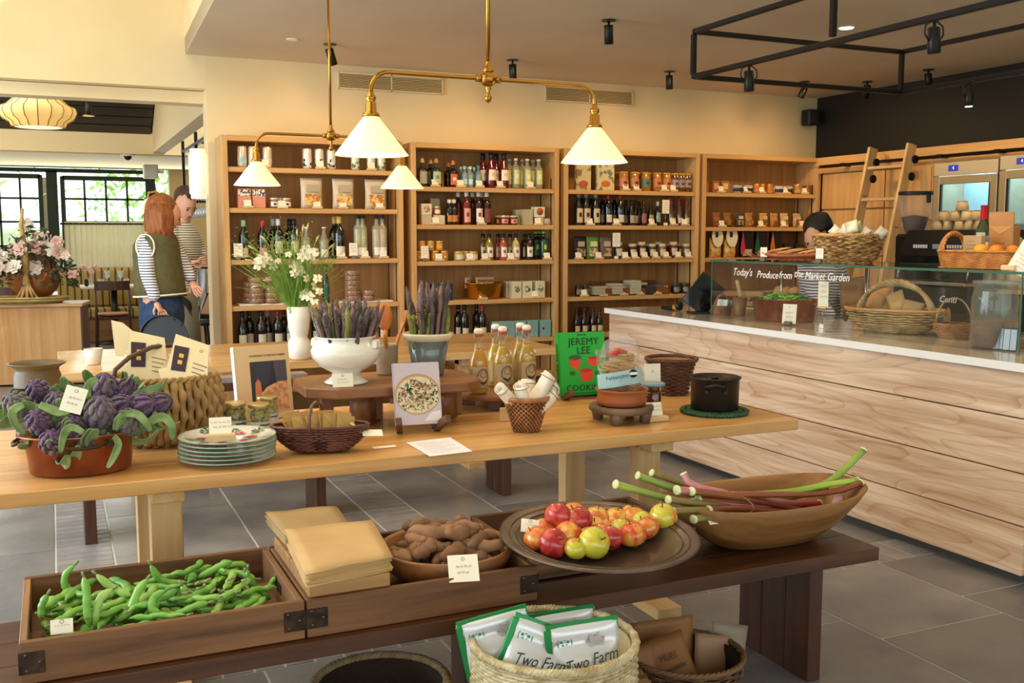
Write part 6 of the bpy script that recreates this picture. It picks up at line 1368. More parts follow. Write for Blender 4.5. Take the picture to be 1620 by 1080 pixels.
MB().add([(v.x,v.y,z) for v in (A_,B_,C_,D_)]+[(v.x,v.y,z+.0006) for v in (A_,B_,C_,D_)],[(4,5,6,7),(3,2,1,0),(0,1,5,4),(1,2,6,5),(2,3,7,6),(3,0,4,7)]).build('sheet',M('f0ecf2',.6),t)
m=MB()
for k in range(10):
    f=.15+.075*k;a=A_.lerp(B_,f);b=D_.lerp(C_,f);a2=a.lerp(b,.14);b2=a.lerp(b,.86 if k % 3 else .6);dn=(B_-A_).normalized()*.003
    m.add([(v.x,v.y,z+.0009) for v in (a2,b2,b2+dn,a2+dn)],[(0,1,2,3)])
m.build('print_lines',M('b0a8b0',.7),t,kind='stuff')
# ---------------------------------------------------------------- oil bottles on a round turned stand
p=Vector((xat(781,3.98,.80),4.03,TZ));t=thing('round_stand','round low wooden stand carrying five swing top oil bottles','stand',p)
RW=wood('7c4c26','a06a3a',0,.4);sr=.178
MB().lathe([(sr-.006,.045),(sr,.049),(sr,.066),(sr-.004,.070)],48,capt=True).build('round_top',RW,t)
for a in (20,140,260):MB().box((0,0,.022),(.12,.045,.046),.003,T=Matrix.Rotation(radians(a),4,'Z')@Matrix.Translation((.07,0,0))).build('foot',wood('4a2c18','6a4226',0,.5),t)
MB().lathe([(.06,.0),(.065,.045)],24,capt=True).build('hub',RW,t)
z0=TZ+.071
def oil_bottle(label,px,Y,brand):
    X=xat(px,Y,z0+.1);t=thing('oil_bottle',label,'bottle',(X,Y,z0),radians(8));h=.262;r=.041
    MB().lathe([(r*.9,0),(r,.004),(r,.135),(r*.93,.152),(r*.55,.185),(r*.42,.215),(r*.42,.245),(r*.52,.247),(r*.52,.256)],28).build('glass_body',clear('f4f4e0',.01,.04),t)
    MB().lathe([(r*.82,.006),(r*.93,.010),(r*.93,.134),(r*.86,.150),(r*.50,.182),(r*.42,.195)],24,capt=True).build('oil',M('b8780f' if not brand else 'a8800f',.1,col2='cc9420' if not brand else 'bc981c',vs=6,coat=.6),t)
    o=lab_band(r*1.015,.028,.118,-2.75,-.55,18).build('paper_label',M('b8a07c',.55),t)
    # drawn figure on the label: a wreath, a round face and a bowl
    def onl(a,z):a=-1.57+a;return (r*1.03*cos(a),r*1.03*sin(a),z)
    m=MB();m.tube([onl(.35*cos(b),.088+.015*sin(b)) for b in [k*pi/9 for k in range(18)]],.0012,4,closed=True);m.tube([onl(.62*cos(b),.078+.032*sin(b)) for b in [k*pi/11 for k in range(22)]],.0020,4,closed=True)
    m.tube([onl(-.42+.84*k/8,.058-.008*sin(pi*k/8)) for k in range(9)],.0046,4)
    for sx in (-.12,.12):m.ball(onl(sx,.092),.0016,6,4);m.tube([onl(-.7+1.4*k/8,.040+.004*sin(k*2)) for k in range(9)],.0012,4);m.tube([onl(-.62+1.24*k/8,.034-.005*sin(pi*k/8)) for k in range(9)],.0012,4)
    m.build('label_drawing',M('3c2c22',.6),o,kind='stuff')
    if brand:
        R=random.Random(px);q=MB()
        for k in range(3):
            q.tube([onl(-.7+.55*k+.18*cos(b)+.05*b,.150+.006*sin(2*b)+.007*k) for b in [j*.7 for j in range(9)]],.0011,4)
        q.build('white_script',WHITE,t,label='white script lettering on the shoulder',kind='stuff')
    MB().lathe([(r*.40,.256),(r*.48,.258),(r*.48,.272),(r*.34,.279),(0,.280)],16).build('stopper',M('e8dcc8',.35),t);MB().lathe([(r*.50,.246),(r*.53,.250),(r*.50,.258)],16).build('rubber_ring',M('b8483c',.5),t)
    w=MB()
    for s in (-1,1):w.tube([(s*.007,0,.272),(s*.022,-.003,.262),(s*.024,-.005,.235),(s*.016,-.006,.222),(s*.0145,0,.232)],.0014,5)
    w.tube([(.0155*cos(b),.0155*sin(b),.228) for b in [k*pi/8 for k in range(16)]],.0012,5,closed=True);w.build('wire_clasp',STEEL,t)
    return t
oil_bottle('swing top oil bottle standing alone at the left of the round stand',757,3.94,False)
oil_bottle('swing top oil bottle, back left of the middle pair',784,4.10,True);oil_bottle('swing top oil bottle, front of the middle pair',795,3.99,True)
oil_bottle('swing top oil bottle, back left of the right hand pair',823,4.12,True);oil_bottle('swing top oil bottle, front right of the right hand pair',833,4.01,True)
# napkin basket
p=G(838,684,TZ);p=Vector((xat(832,p.y+.045,TZ+.06),p.y+.045,TZ));t=thing('wicker_basket','small six sided brown wicker basket holding rolled white napkins','basket',p,radians(10))
hexf=lambda a,z:1/(cos((a % (pi/3))-pi/6))*.96*(1-z/.16)+(z/.16)
pf=[(.050,.0),(.062,.04),(.078,.09),(.090,.128)]
WB=M('8a5630',.4,col2='b27a48',vs=22,coat=.3)
weave_diag(pf,26,.0033,.28,fn=hexf).build('woven_strips',WB,t,kind='stuff');MB().lathe([(r*.95,z) for r,z in pf]+[(r*.92,z) for r,z in pf[::-1]]+[(0,.006)],48,fn=hexf).build('lining',M('6a3c20',.7),t)
MB().lathe([(.093,.120),(.096,.124),(.098,.136),(.094,.139),(.088,.136),(.088,.122)],48,fn=lambda a,z:1+.015*sin(a*30)).build('rim',WB,t);MB().lathe([(.053,0),(.054,.005)],6,capt=True).build('base',WB,t)
NP=M('f0e6d4',.85,col2='e6dac4',vs=30,bump=.15,bs=200);BRN=M('7a5a4a',.8)
def roll(label,a,b,r,flat_=.7):
    a=p+Vector(a);b=p+Vector(b);t=thing('rolled_napkin',label,'napkin',a);L_=b-a
    T=L_.to_track_quat('Z','Y').to_matrix().to_4x4();n=40;m=MB();vs=[]
    for j in range(9):
        v=j/8
        for i in range(n+1):
            th=i/n*4*pi;q=1.6*r*(.45+.55*i/n)*(1-.12*v)*(1+.03*sin(5*th+j));vs.append((q*cos(th),q*sin(th)*flat_,v*L_.length+.006*sin(th)*(j == 8)))
    m.add(vs,[(j*(n+1)+i,j*(n+1)+i+1,(j+1)*(n+1)+i+1,(j+1)*(n+1)+i) for j in range(8) for i in range(n)],0,True,T);o=m.build('cloth',NP,t);o.modifiers.new('t','SOLIDIFY').thickness=.0022
    MB().tube([T@Vector((1.6*r*.93*cos(th),1.6*r*.93*sin(th)*flat_,L_.length*.9)) for th in [k*pi/12 for k in range(24)]],.0013,4,closed=True).build('woven_stripe',BRN,t)
roll('white rolled napkin pointing left out of the wicker basket',(-.02,0,.08),(-.115,-.01,.175),.026)
roll('white rolled napkin at the front left of the basket',(-.01,-.03,.08),(-.045,-.04,.185),.025)
roll('broad white rolled napkin leaning right, tied with brown stripe',(.0,-.02,.08),(.085,-.03,.215),.030)
roll('white rolled napkin at the right of the wicker basket',(.03,.01,.08),(.125,.0,.17),.028)
roll('white rolled napkin behind the others, almost upright',(.02,.04,.08),(.03,.05,.185),.026)
roll('white rolled napkin at the right front of the basket',(.03,-.03,.08),(.10,-.045,.145),.026)
m=MB();vs=[]
for i in range(13):
    for j in range(5):
        a=-1.2+i*.27;q=.055+.0*j;vs.append((.085+q*cos(a)*.7,-.03+.012*sin(i)+.012*j,.15+q*sin(a)*1.0+.004*j))
m.add(vs,[(i*5+j,i*5+j+1,i*5+6+j,i*5+5+j) for i in range(12) for j in range(4)],0,True);o=m.build('draped_napkin',NP,None,p);o.modifiers.new('t','SOLIDIFY').thickness=.003;tag(o,'loose white napkin looping over the right rim of the wicker basket','napkin')
pq=Vector((xat(801,3.66,.79),3.66,TZ));wblock('blank pale wood card block left of the napkin basket',pq,0,(.055,.012,.055))
# ---------------------------------------------------------------- green cookbook
GC=M('12a528',.45);q=Vector((xat(922,4.02,.9),4.02,TZ+.018));t,fc=book('cookbook','bright green hardback cookbook with red pan drawings on its cover',q,(radians(-8),0,radians(-4)),.215,.270,.036,GC);t.scale=(1.07,1,1.06)
yf=-.0205;DK=M('0c2a16',.6);RD=M('d8401c',.5)
text('cover_title','JEREMY',.044,DK,fc,(.008,yf,.228),(pi/2,0,0),sx=1.0);text('cover_title','LEE',.044,DK,fc,(.006,yf,.190),(pi/2,0,0));text('cover_title','COOKING',.038,DK,fc,(.010,yf,.030),(pi/2,0,0))
text('cover_line','SIMPLY AND WELL, FOR ONE OR MANY',.0085,DK,fc,(.006,yf,.008),(pi/2,0,0));text('cover_line','JEREMY LEE',.008,DK,fc,(.0,yf,.258),(pi/2,0,0))
def panart(x,z,w_,h,hd):
    flat(fc,[(x-w_/2,z+h*.35),(x-w_*.44,z-h*.42),(x-w_*.3,z-h/2),(x+w_*.3,z-h/2),(x+w_*.44,z-h*.42),(x+w_/2,z+h*.35)],yf,RD,'printed_pan');flat(fc,[(x+w_/2*cos(a),z+h*.38+h*.16*sin(a)) for a in [k*pi/8 for k in range(16)]],yf-.0003,M('a82c14',.5),'printed_pan_lid')
    if hd:flat(fc,[(x+hd*w_*.4,z+h*.2),(x+hd*w_*1.05,z+h*.62),(x+hd*w_*1.05,z+h*.76),(x+hd*w_*.4,z+h*.38)],yf-.0002,RD,'printed_handle')
panart(-.035,.145,.052,.048,0);flat(fc,[(-.035+.03*cos(a),.162+.011*sin(a)) for a in [k*pi/8 for k in range(16)]],yf-.0006,M('2c5a2a',.5),'printed_greens');panart(.05,.142,.050,.040,1);panart(.015,.085,.060,.052,-1)
for x,z in ((-.05,.095),(.068,.09)):flat(fc,[(x+.014*cos(a),z+.010*sin(a)) for a in [k*pi/6 for k in range(12)]],yf,M('0c6a22',.5),'printed_herb')
text('spine_title','COOKING  JEREMY LEE',.016,DK,t.children[3],(-.1095,0,.14),(pi/2,pi/2,-pi/2))
t=thing('book_stand','dark wooden stubby stand under the green cookbook','stand',(q.x,q.y-.02,TZ),radians(-4))
for s in (-1,1):MB().box((0,0,0),(.024,.10,.028),.002,T=Matrix.Translation((s*.088,-.012,.024))@Matrix.Rotation(radians(-24),4,'X')).build('foot',SW_,t)
MB().box((0,.055,.008),(.19,.014,.014),.002).build('cross_bar',SW_,t)
# ---------------------------------------------------------------- fettuccine in terracotta on low stool
p=Vector((xat(985,3.46,.8),3.47,TZ));STN=M('5f4a3c',.6,col2='7d6650',vs=7,bump=.4,bs=18)
t=thing('low_stool','low round weathered wooden stool with four stubby feet','stool',p);sr=.130
MB().lathe([(sr-.014,.038),(sr,.048),(sr,.062),(sr-.006,.068),(.08,.064),(0,.062)],40,fn=lambda a,z:1+.012*sin(3*a+1)).build('seat',STN,t)
for a in (-130,-50,40,130):MB().tube([(.098*cos(radians(a)),.098*sin(radians(a)),0),(.104*cos(radians(a)),.104*sin(radians(a)),.05)],[.021,.027],5).build('leg',STN,t)
t=thing('terracotta_bowl','shallow terracotta bowl on the low stool holding fettuccine','bowl',p+Vector((0,0,.066)))
MB().lathe([(.075,0),(.09,.006),(.094,.022),(.088,.04),(.092,.052),(.100,.060),(.098,.063),(.090,.058),(.083,.042),(.085,.015),(0,.01)],44).build('vessel',M('96502e',.4,col2='ab6238',vs=6),t)
z1=p.z+.066+.016;pp=Vector((p.x,p.y,z1));t0=t;t0.scale=(1.08,)*3;t=thing('fettuccine_packet','clear packet of fettuccine nests with pale blue paper band','packet',pp,rot=(radians(-6),radians(-3),radians(-8)));t.scale=(1.28,1.15,1.16)
R=random.Random(9);m=MB();m2=MB()
for i in range(16):
    c=Vector((R.uniform(-.045,.045),R.uniform(-.018,.018),.014+.135*i/15));mm_=m2 if c.z < .065 else m
    for k in range(7):
        rr=R.uniform(.012,.026);ph=R.uniform(0,6.28);tl=R.uniform(-.5,.5);mm_.tube([(c.x+rr*1.3*cos(b+ph),c.y+rr*.55*sin(b+ph),c.z+rr*.5*sin(b+tl)) for b in [j*.62 for j in range(9)]],.0032,4,flat=.4)
m.build('pasta_ribbons',M('cf9e5a',.5,col2='e6c489',vs=10),t,kind='stuff');m2.build('dark_pasta_ribbons',M('8a6a44',.5,col2='b8946a',vs=10),t,kind='stuff')
pouch_mesh(.150,.078,.185,None,n=12).build('clear_bag',clear('f6f0e4',.05,.06),t)
LB=MB();vs=[]
for i in range(9):
    u=i/8;x=(u-.5)*.152;y=-.041*(1-(2*u-1)**4)*1.0-.003;dz=.014*u;vs += [(x,y,.048+dz),(x,y-.001,.098+dz)]
LB.add(vs,[(2*i,2*i+2,2*i+3,2*i+1) for i in range(8)],0,True);lo=LB.build('blue_paper_band',M('a9cdd0',.5),t)
text('band_lettering','Fettuccine',.019,M('1c4a5c',.6),lo,(-.026,-.0492,.086),(pi/2,-radians(5),0),ext=.0003,sx=.95);MB().cyl((.030,-.0445,.093),(.030,-.047,.093),.014,20).build('round_badge',M('1c2428',.5),lo);MB().box((.030,-.0475,.093),(.026,.0006,.009)).build('badge_stripe',WHITE,lo)
squiggle(.05,3,.078,.009,-.0462,3).build('fine_print',M('2a5464',.6),lo,kind='stuff')
MB().tube([(-.03,0,.160),(-.01,-.01,.166),(.005,.004,.172),(.03,-.004,.164)],[.006,.011,.012,.006],8).build('red_tie',M('c03a2a',.5),t)
m=MB();vs=[]
for i in range(7):
    for j in range(5):u=i/6;v=j/4;vs.append(((u-.5)*(.115+.02*(1-v))*(1-.1*v*v)+.01,.006+.003*sin(i*2+j),.155+v*.065-.012*(2*u-1)**4*v))
m.add(vs,[(i*5+j,i*5+j+1,i*5+6+j,i*5+5+j) for i in range(6) for j in range(4)],0,True);m.build('film_collar',clear('f0e4dc',.1,.25),t)
block('pale wood card holder with note in front of the low stool',(xat(1040,3.40,.76),3.41,TZ),1.25,radians(-3),3)
# things half hidden behind: card, jar, wicker waste basket
p=Vector((xat(1034,3.62,.9),3.62,TZ));note('display_card','tall pale card standing behind the fettuccine',0,0,0,.075,.20,(radians(-4),0,radians(-6)),3,6,loc=p)
t=thing('tin_lidded_jar','amber jar with flat grey blue lid behind the terracotta bowl','jar',(xat(1030,3.55,.82)+.012,3.555,TZ));MB().lathe([(.033,0),(.036,.004),(.036,.09),(.030,.10)],24,capt=True).build('glass_body',M('5a2c14',.1,coat=.6),t);MB().lathe([(.046,.118),(.050,.121),(.050,.130),(.046,.132)],28,capt=True).build('lid',M('7a94a0',.4),t);MB().lathe([(.030,.098),(.030,.120)],20,capt=True).build('neck',M('6a3a1c',.1,coat=.5),t)
p=Vector((xat(1062,3.98,.9),3.98,TZ));t=thing('wicker_basket','dark brown round wicker basket behind the black casserole','basket',p)
pf=[(.075,0),(.084,.05),(.094,.10),(.108,.150),(.116,.160)];DW=M('46291a',.5,col2='6e4630',vs=16)
weave_rows(pf,22,17,.0054,sub=3).build('woven_rods',DW,t,kind='stuff');liner(pf,.93).build('lining',M('9a6a3c',.7),t);rim(.118,.166,.006,turns=16,ropes=3).build('rim',DW,t)
# ---------------------------------------------------------------- black casserole on green braided mat
p=G(1131,662,TZ);p=Vector((xat(1130,p.y+.125,TZ),p.y+.125,TZ));t=thing('braided_mat','round dark green braided mat under the black pot','mat',p)
GM=M('1d4028',.5,col2='2f5a38',vs=30);m=MB()
for q,rr in enumerate((.132,.106,.08,.054,.028)):
    for s in range(3):
        pts=[];N=110
        for k in range(N):a=2*pi*k/N;ph=2*pi*s/3+ (18-3*q)*a;pts.append(((rr+.0075*cos(ph))*cos(a),(rr+.0075*cos(ph))*sin(a),.008+.004*sin(2*ph)))
        m.tube(pts,.0062,6,closed=True)
m.build('braid',GM,t,kind='stuff');
PB=M('1d1815',.42,.2,col2='28211c',vs=5);t=thing('casserole_pot','round matt black lidless casserole with lid rim and loop handles','pot',p+Vector((0,0,.0185)),radians(-8))
t.scale=(1.15,)*3;t['label']='round matt dark brown cooking pot with loop handles on green mat'
MB().lathe([(.082,0),(.086,.004),(.088,.105),(.094,.112),(.096,.116),(.090,.118),(.086,.108),(.082,.10),(0,.098)],48).build('pot_body',PB,t);MB().lathe([(.086,.104),(.06,.106),(0,.108)],40,capb=False).lathe([(.012,.108),(.014,.116),(0,.118)],16).build('lid',PB,t)
for s in (-1,1):
    T=Matrix.Rotation(radians(-115 if s < 0 else 50),4,'Z')
    MB().tube([T@Vector(v) for v in ((.088,-.034,.078),(.108,-.034,.092),(.116,0,.100),(.108,.034,.092),(.088,.034,.078))],.005,8).build('handle',PB,t)
    for k in (-1,1):MB().box((0,0,0),(.008,.014,.03),.003,T=T@Matrix.Translation((.090,k*.034,.078))).build('handle_lug',PB,t)
# ---------------------------------------------------------------- vase of white flowers on the further table
vy=6.02;p=Vector((xat(473,vy,.9),vy,TZ));t=thing('hourglass_vase','off white hourglass vase of meadow flowers on the further table','vase',p);u_=.0036
MB().lathe([(.052,0),(.064,.012),(.074,.05),(.073,.075),(.062,.112),(.049,.133),(.052,.148),(.061,.19),(.066,.24),(.068,.318),(.065,.318),(.062,.24),(.045,.14),(0,.13)],44).build('vessel',M('e9e4d6',.55,col2='e0dacb',vs=6),t)
R=random.Random(31);top=p+Vector((0,0,.30))
def vpt(px,py,dy=0):return V(px,py,1,vy+dy)
def curve3(a,b,sag,n=8):
    m_=a.lerp(b,.5)+Vector(sag);return [a*(1-t_)**2+2*m_*t_*(1-t_)+b*t_*t_ for t_ in [k/n for k in range(n+1)]]
gs=MB()
for i in range(330):
    a0=top+Vector((R.uniform(-.06,.06),R.uniform(-.05,.05),-.02));px=460+R.gauss(0,38);py=R.uniform(392,455) if R.random() < .5 else R.uniform(368,440);e=vpt(px,py,R.uniform(-.14,.14));gs.tube(curve3(a0,e,(0,0,.05)),[.0016]*5+[.0013]*3+[.0006],3,caps=False)
tag(gs.build('grass_stems',M('6f9a34',.6,col2='8fb44c',vs=8)),'dense fine bright green stems and grass filling the hourglass vase','grass',kind='stuff')
fz=MB()
for i in range(900):
    px,py=(R.gauss(450,32),R.gauss(392,14)) if R.random() < .6 else (R.gauss(470,30),R.gauss(420,18));c=vpt(px,py,R.uniform(-.13,.13));d=Vector((R.uniform(-1,1),R.uniform(-1,1),R.uniform(-.3,1))).normalized()*.016;fz.tube([c,c+d],.0012,3,caps=False)
tag(fz.build('feathery_foliage',M('8aa63c',.6,col2='a8bf5c',vs=8)),'feathery yellow green dill like foliage above the vase','foliage',kind='stuff')
sd=[]
WPET=M('f6f2e2',.6,col2='ece4c8',vs=10)
for i,(px,py,s_) in enumerate([(415,410,1.1),(424,404,.9),(409,418,.9),(432,420,.7),(470,420,1.1),(476,427,.8),(466,432,.7),(484,395,.9),(492,402,1.0),(478,405,.8),(500,398,.6),(482,465,1.0),(490,470,.8),(497,476,.7),(502,440,.7),(498,452,.7),(486,440,.6),(505,460,.6),(440,412,.5),(456,402,.5)]):
    c=vpt(px,py,R.uniform(-.12,-.02));col_='creamy' if i in (14,15,16,17,18,19) else 'white'
    t=thing('meadow_flower','%s open flower over the hourglass vase, %s' % (col_,['at left, topmost','left upper','leftmost low','left inner','centre, largest','centre right','centre lowest','upper right first','upper right largest','upper right lower','far upper right','low right, largest','low right second','lowest right','right side upper','right side middle','inner right','rightmost','upper left small','upper middle small'][i]),'flower',c);m=MB()
    for k in range(6):
        a=k*pi/3+R.uniform(-.2,.2);T=Matrix.Rotation(a,4,'Z')@Matrix.Rotation(R.uniform(.1,.7),4,'Y');L_=.042*s_
        m.add([(0,0,0),(L_*.45,L_*.38,.006),(L_,L_*.22,.010*s_),(L_*1.05,-L_*.12,.004),(L_*.5,-L_*.38,.008)],[(0,4,3),(0,3,2),(0,2,1)],0,True,T)
    o=m.build('petals',WPET if col_ == 'white' else M('e6dcb4',.6),t);o.rotation_euler=(R.uniform(.6,1.4),R.uniform(-.5,.5),R.uniform(-.6,.6));MB().ball((0,0,0),.007*s_,8,6).build('centre',M('c8b84a',.7),t)
    MB().tube([q_-c for q_ in curve3(top+Vector((R.uniform(-.04,.04),0,0)),c+Vector((0,.008,0)),(0,0,.04))],.0016,4).build('stem',M('7a9a4a',.6),t)
for i,(a,b) in enumerate([((368,402),0),((375,396),0),((388,410),0),((480,355),0),((488,352),0),((470,362),0),((412,372),0),((530,385),0),((528,425),1),((392,388),0),((505,372),0),((420,440),0),((397,455),0)]):
    e=vpt(*a,dy=R.uniform(-.1,.1));t=thing('grass_spray','long pale arching grass stem from the vase, %s' % ['far left tip','left upper tip','left mid tip','tall right of centre','tallest','tall centre','upper left','far right tip','drooping right green tip','left arching tip','upper right','low left','lowest left'][i],'grass',top)
    P_=[q_-top for q_ in curve3(top,e,(0,0,.12 if b == 0 else .25),12)];MB().tube(P_,[.0022]*8+[.0016]*5,4).build('stem',M('b8ae6c' if not b else '7fa23c',.6),t)
    MB().tube([P_[-3],P_[-2],P_[-1]],[.003,.007,.002],6).build('seed_head',M('cfc08a' if not b else '9ab84a',.7),t)
tag(MB().ball((0,0,0),.016,8,6,(1.8,.3,.6)).build('pink_petal',M('d88a9a',.5),None,vpt(424,443,-.05)),'single drooping pink petal at the left of the meadow flowers','petal')
# papers on the bench beyond
for i,(px,py) in enumerate(((345,606),(368,606),(455,601),(475,600))):
    x=xat(px,7.2,.5);tag(MB().box((0,0,.02),(.1,.14,.04),.004).build('paper_bundle',M('e4ded0',.7),None,(x,7.25,.4615)),'pale paper bundle on the bench beyond the further table, %s from left' % ORD[i],'paper')
# ---------------------------------------------------------------- old wooden crates on the front bench
CRX=wood('40240f','8f6138',0,.6,s=.7,rv=.1,knots=.8);CRY=wood('543419','9c7248',1,.6,s=.7,rv=.1,knots=.6)
RUST=M('2a2019',.6,.6,col2='4a3626',vs=30,bump=.3,bs=60)
KZ=.4515;CY0_,CY1_=2.53,3.035;CH=.102
def crate(label,x0,x1,front=True,y0=CY0_,y1=CY1_,brackets=True):
    t=thing('wooden_crate',label,'crate',((x0+x1)/2,y0,KZ));w_=x1-x0;D=y1-y0;th=.018
    if front:MB().box((0,th/2,CH/2),(w_,th,CH),.002).build('front_board',CRX,t)
    MB().box((0,D-th/2,CH/2),(w_,th,CH),.002).build('back_board',CRX,t)
    for s in (-1,1):MB().box((s*(w_/2-th/2),D/2,CH/2),(th,D-2*th*(1 if front else .5),CH-.004),.002).build('side_board',CRY,t)
    for k in range(4):MB().box((0,th+(D-2*th)*(k+.5)/4,.006),(w_-2*th,(D-2*th)/4-.003,.010),.001).build('base_slat',CRX,t)
    if brackets:
        for s in (-1,1):
            b=MB().box((s*(w_/2-.026),-.0015,CH*.5),(.056,.003,CH*.52),.001).box((s*(w_/2+.0015),.02,CH*.5),(.003,.045,CH*.52),.001).build('corner_bracket',RUST,t)
            for (u,v) in ((-.016,.02),(.014,.0),(-.014,-.018)):MB().ball((s*(w_/2-.028)+u,-.003,CH*.5+v),.0045,8,4,(1,.5,1)).build('bolt',M('5a5650',.35,.8),b)
    for s in (-1,1):MB().box((s*(w_/2-th-.001),D*.5,CH*.62),(.002,.09,.028),.0009).build('hand_hole',M('1a120c',.9),t)
    return t
C1=(-.112,.556);C2=(.562,1.228)
crate('old wooden crate with rusty corners, full of green broad beans',*C1)
crate('old wooden crate holding paper bags and the bowl of potatoes',*C2)
CRX_,CRY_=CRX,CRY;CRX=CRY=wood('452a16','70492a',0,.6,s=.8);crate('old crate with open front propping up the dish of apples',1.245,1.87,False,2.66,3.09,False);CRX,CRY=CRX_,CRY_  # front left off and wood darkened to give the shade beneath the dish
# height field so heaps rest on what lies beneath
class Heap:
    def __init__(s,f,cell=.008):s.g={};s.f=f;s.c=cell
    def key(s,x,y):return (int(round(x/s.c)),int(round(y/s.c)))
    def h(s,x,y):return s.g.get(s.key(x,y),s.f(x,y))
    def drop(s,pts,r,settle=.75):
        hs=[s.h(x,y)+(r-dz) for x,y,dz in pts];hs.sort();z=hs[int((len(hs)-1)*settle)]
        n=int(r/s.c)+1
        for x,y,dz in pts:
            for i in range(-n,n+1):
                for j in range(-n,n+1):
                    q=(i*s.c)**2+(j*s.c)**2
                    if q <= r*r:
                        k=s.key(x+i*s.c,y+j*s.c);v=z+dz+sqrt(r*r-q);s.g[k]=max(s.g.get(k,s.f(x,y)),v)
        return z
# broad beans
BM=[M('5f9a34',.42,col2='86b84e',vs=7,coat=.2,rv=.12),M('4f8c34',.42,col2='79ac48',vs=9,coat=.2,rv=.12),M('7aa848',.45,col2='a3c268',vs=6,coat=.15,rv=.1)]
def bean(L_,r,bend,seed):
    R=random.Random(seed);N=16;pts=[];rs=[];x=y=0;a=-bend/2
    for k in range(N+1):
        pts.append((x,y,.002*sin(k)));a += bend/N;x += L_/N*cos(a);y += L_/N*sin(a);rs.append(r*(.15 if k == 0 else .28 if k == 1 else .62 if k == 2 else .9 if k == 3 else .12 if k == N else .45 if k == N-1 else .8 if k == N-2 else 1+.12*sin(k*2.1)))
    mx=sum(p[0] for p in pts)/len(pts);my=sum(p[1] for p in pts)/len(pts);pts=[(p[0]-mx,p[1]-my,p[2]) for p in pts]
    body=MB().tube(pts,rs,10,flat=.72);st=MB().tube([pts[0],(pts[0][0]-.008,pts[0][1]-.002,.002),(pts[0][0]-.016,pts[0][1],.004)],[.004,.0028,.0034],6)
    return pts,body,st
bs_=[]
for k in range(8):
    pts,b,st=bean([.15,.17,.13,.16,.14,.18,.12,.15][k],[.0105,.011,.0105,.012,.010,.011,.0105,.012][k],[.5,-.8,1.1,-.3,1.5,.2,-1.2,.9][k],k);bs_.append((pts,b.mesh('pod',BM[k % 3]),st.mesh('stalk_tip',M('7a8a54',.6))))
R=random.Random(77);hp=Heap(lambda x,y:KZ+.012);x0,x1=C1[0]+.03,C1[1]-.03;ya,yb=CY0_+.03,CY1_-.03
n=0
for i in range(420):
    k=R.randrange(8);a=R.gauss(.9,.55) if R.random() < .7 else R.uniform(0,3.14);x=R.uniform(x0+.03,x1-.03);f=(x-x0)/(x1-x0)
    y=ya+.05+(yb-ya-.10)*R.random()**(1.25);tx=.0
    P_=[(x+q[0]*cos(a)-q[1]*sin(a),y+q[0]*sin(a)+q[1]*cos(a),0) for q in bs_[k][0]]
    if min(p[0] for p in P_) < x0 or max(p[0] for p in P_) > x1 or min(p[1] for p in P_) < ya or max(p[1] for p in P_) > yb:continue
    z=hp.drop(P_[::2],.0115,.8)
    if z > KZ+.108-.012*(y-ya)/(yb-ya):continue
    if n > 270:break
    n += 1
    t=thing('broad_bean','green broad bean pod heaped in the left crate','bean',(x,y,z),rot=(R.uniform(-.08,.08),R.uniform(-.08,.08),a),group='broad beans in the crate');ob('pod',bs_[k][1],t);ob('stalk_tip',bs_[k][2],t)
def hero_bean(label,pxs,Y,r=.0125,mt=0,zoff=0):
    P_=[V(x,y,1,Y+dy) for x,y,dy in pxs];c=P_[0].copy();N=14;out=[]
    for i in range(N+1):
        u=i/N*(len(P_)-1);k=min(int(u),len(P_)-2);f=u-k;p0=P_[max(k-1,0)];p1,p2=P_[k],P_[k+1];p3=P_[min(k+2,len(P_)-1)]
        out.append(.5*((2*p1)+(p2-p0)*f+(2*p0-5*p1+4*p2-p3)*f*f+(3*p1-p0-3*p2+p3)*f**3)-c)
    t=thing('broad_bean',label,'bean',c);MB().tube(out,[r*(.2 if i in (0,N) else .5 if i in (1,N-1) else .85 if i in (2,N-2) else 1+.1*sin(i*2)) for i in range(N+1)],12,flat=.75).build('pod',BM[mt],t)
    MB().tube([out[0],out[0]+(out[0]-out[1]).normalized()*.014],[.004,.0035],6).build('stalk_tip',M('7a8a54',.6),t)
hero_bean('curved bean pod standing against the back left of the crate',[(118,893,0),(103,910,0),(104,930,0),(116,940,0)],2.90,.012,1)
hero_bean('short bean pod upright in the left corner of the crate',[(75,940,0),(66,958,0),(66,980,0)],2.72,.012,1)
hero_bean('thick pale pod bent like a hook, front left of heap',[(132,912,.02),(137,935,.01),(138,965,0),(142,992,0)],2.66,.0135,0)
hero_bean('thick pod beside the hooked one, curving down to front',[(178,932,.02),(160,945,.01),(152,968,0),(150,992,0)],2.66,.0135,2)
hero_bean('long S shaped bean pod crossing the middle of heap',[(233,915,.04),(218,935,.02),(205,965,0),(178,985,0)],2.68,.012,0)
hero_bean('long pale pod lying across the upper left of heap',[(152,908,.04),(172,925,.03),(190,935,.02),(207,942,.0)],2.74,.0125,2)
hero_bean('big bent bean pod topmost at the middle back',[(238,893,0),(250,912,0),(268,922,0),(296,921,0)],2.86,.0135,0)
hero_bean('C shaped bean pod at the centre front of the crate',[(262,933,.02),(243,945,.02),(241,965,0),(262,975,0)],2.66,.013,0)
hero_bean('long flat bean pod leaning over the back right',[(310,915,0),(335,902,0),(352,893,0),(368,888,0)],2.90,.013,1)
hero_bean('long bean pod arched along the back edge of crate',[(330,906,0),(355,897,0),(380,892,0),(393,900,0)],2.93,.0125,0)
hero_bean('straight bean pod slanting down at the right side',[(390,905,.02),(402,925,.01),(418,940,0),(428,948,0)],2.78,.011,1)
hero_bean('short pod pointing up at the right end of heap',[(392,900,0),(391,920,0),(388,940,0)],2.80,.010,1)
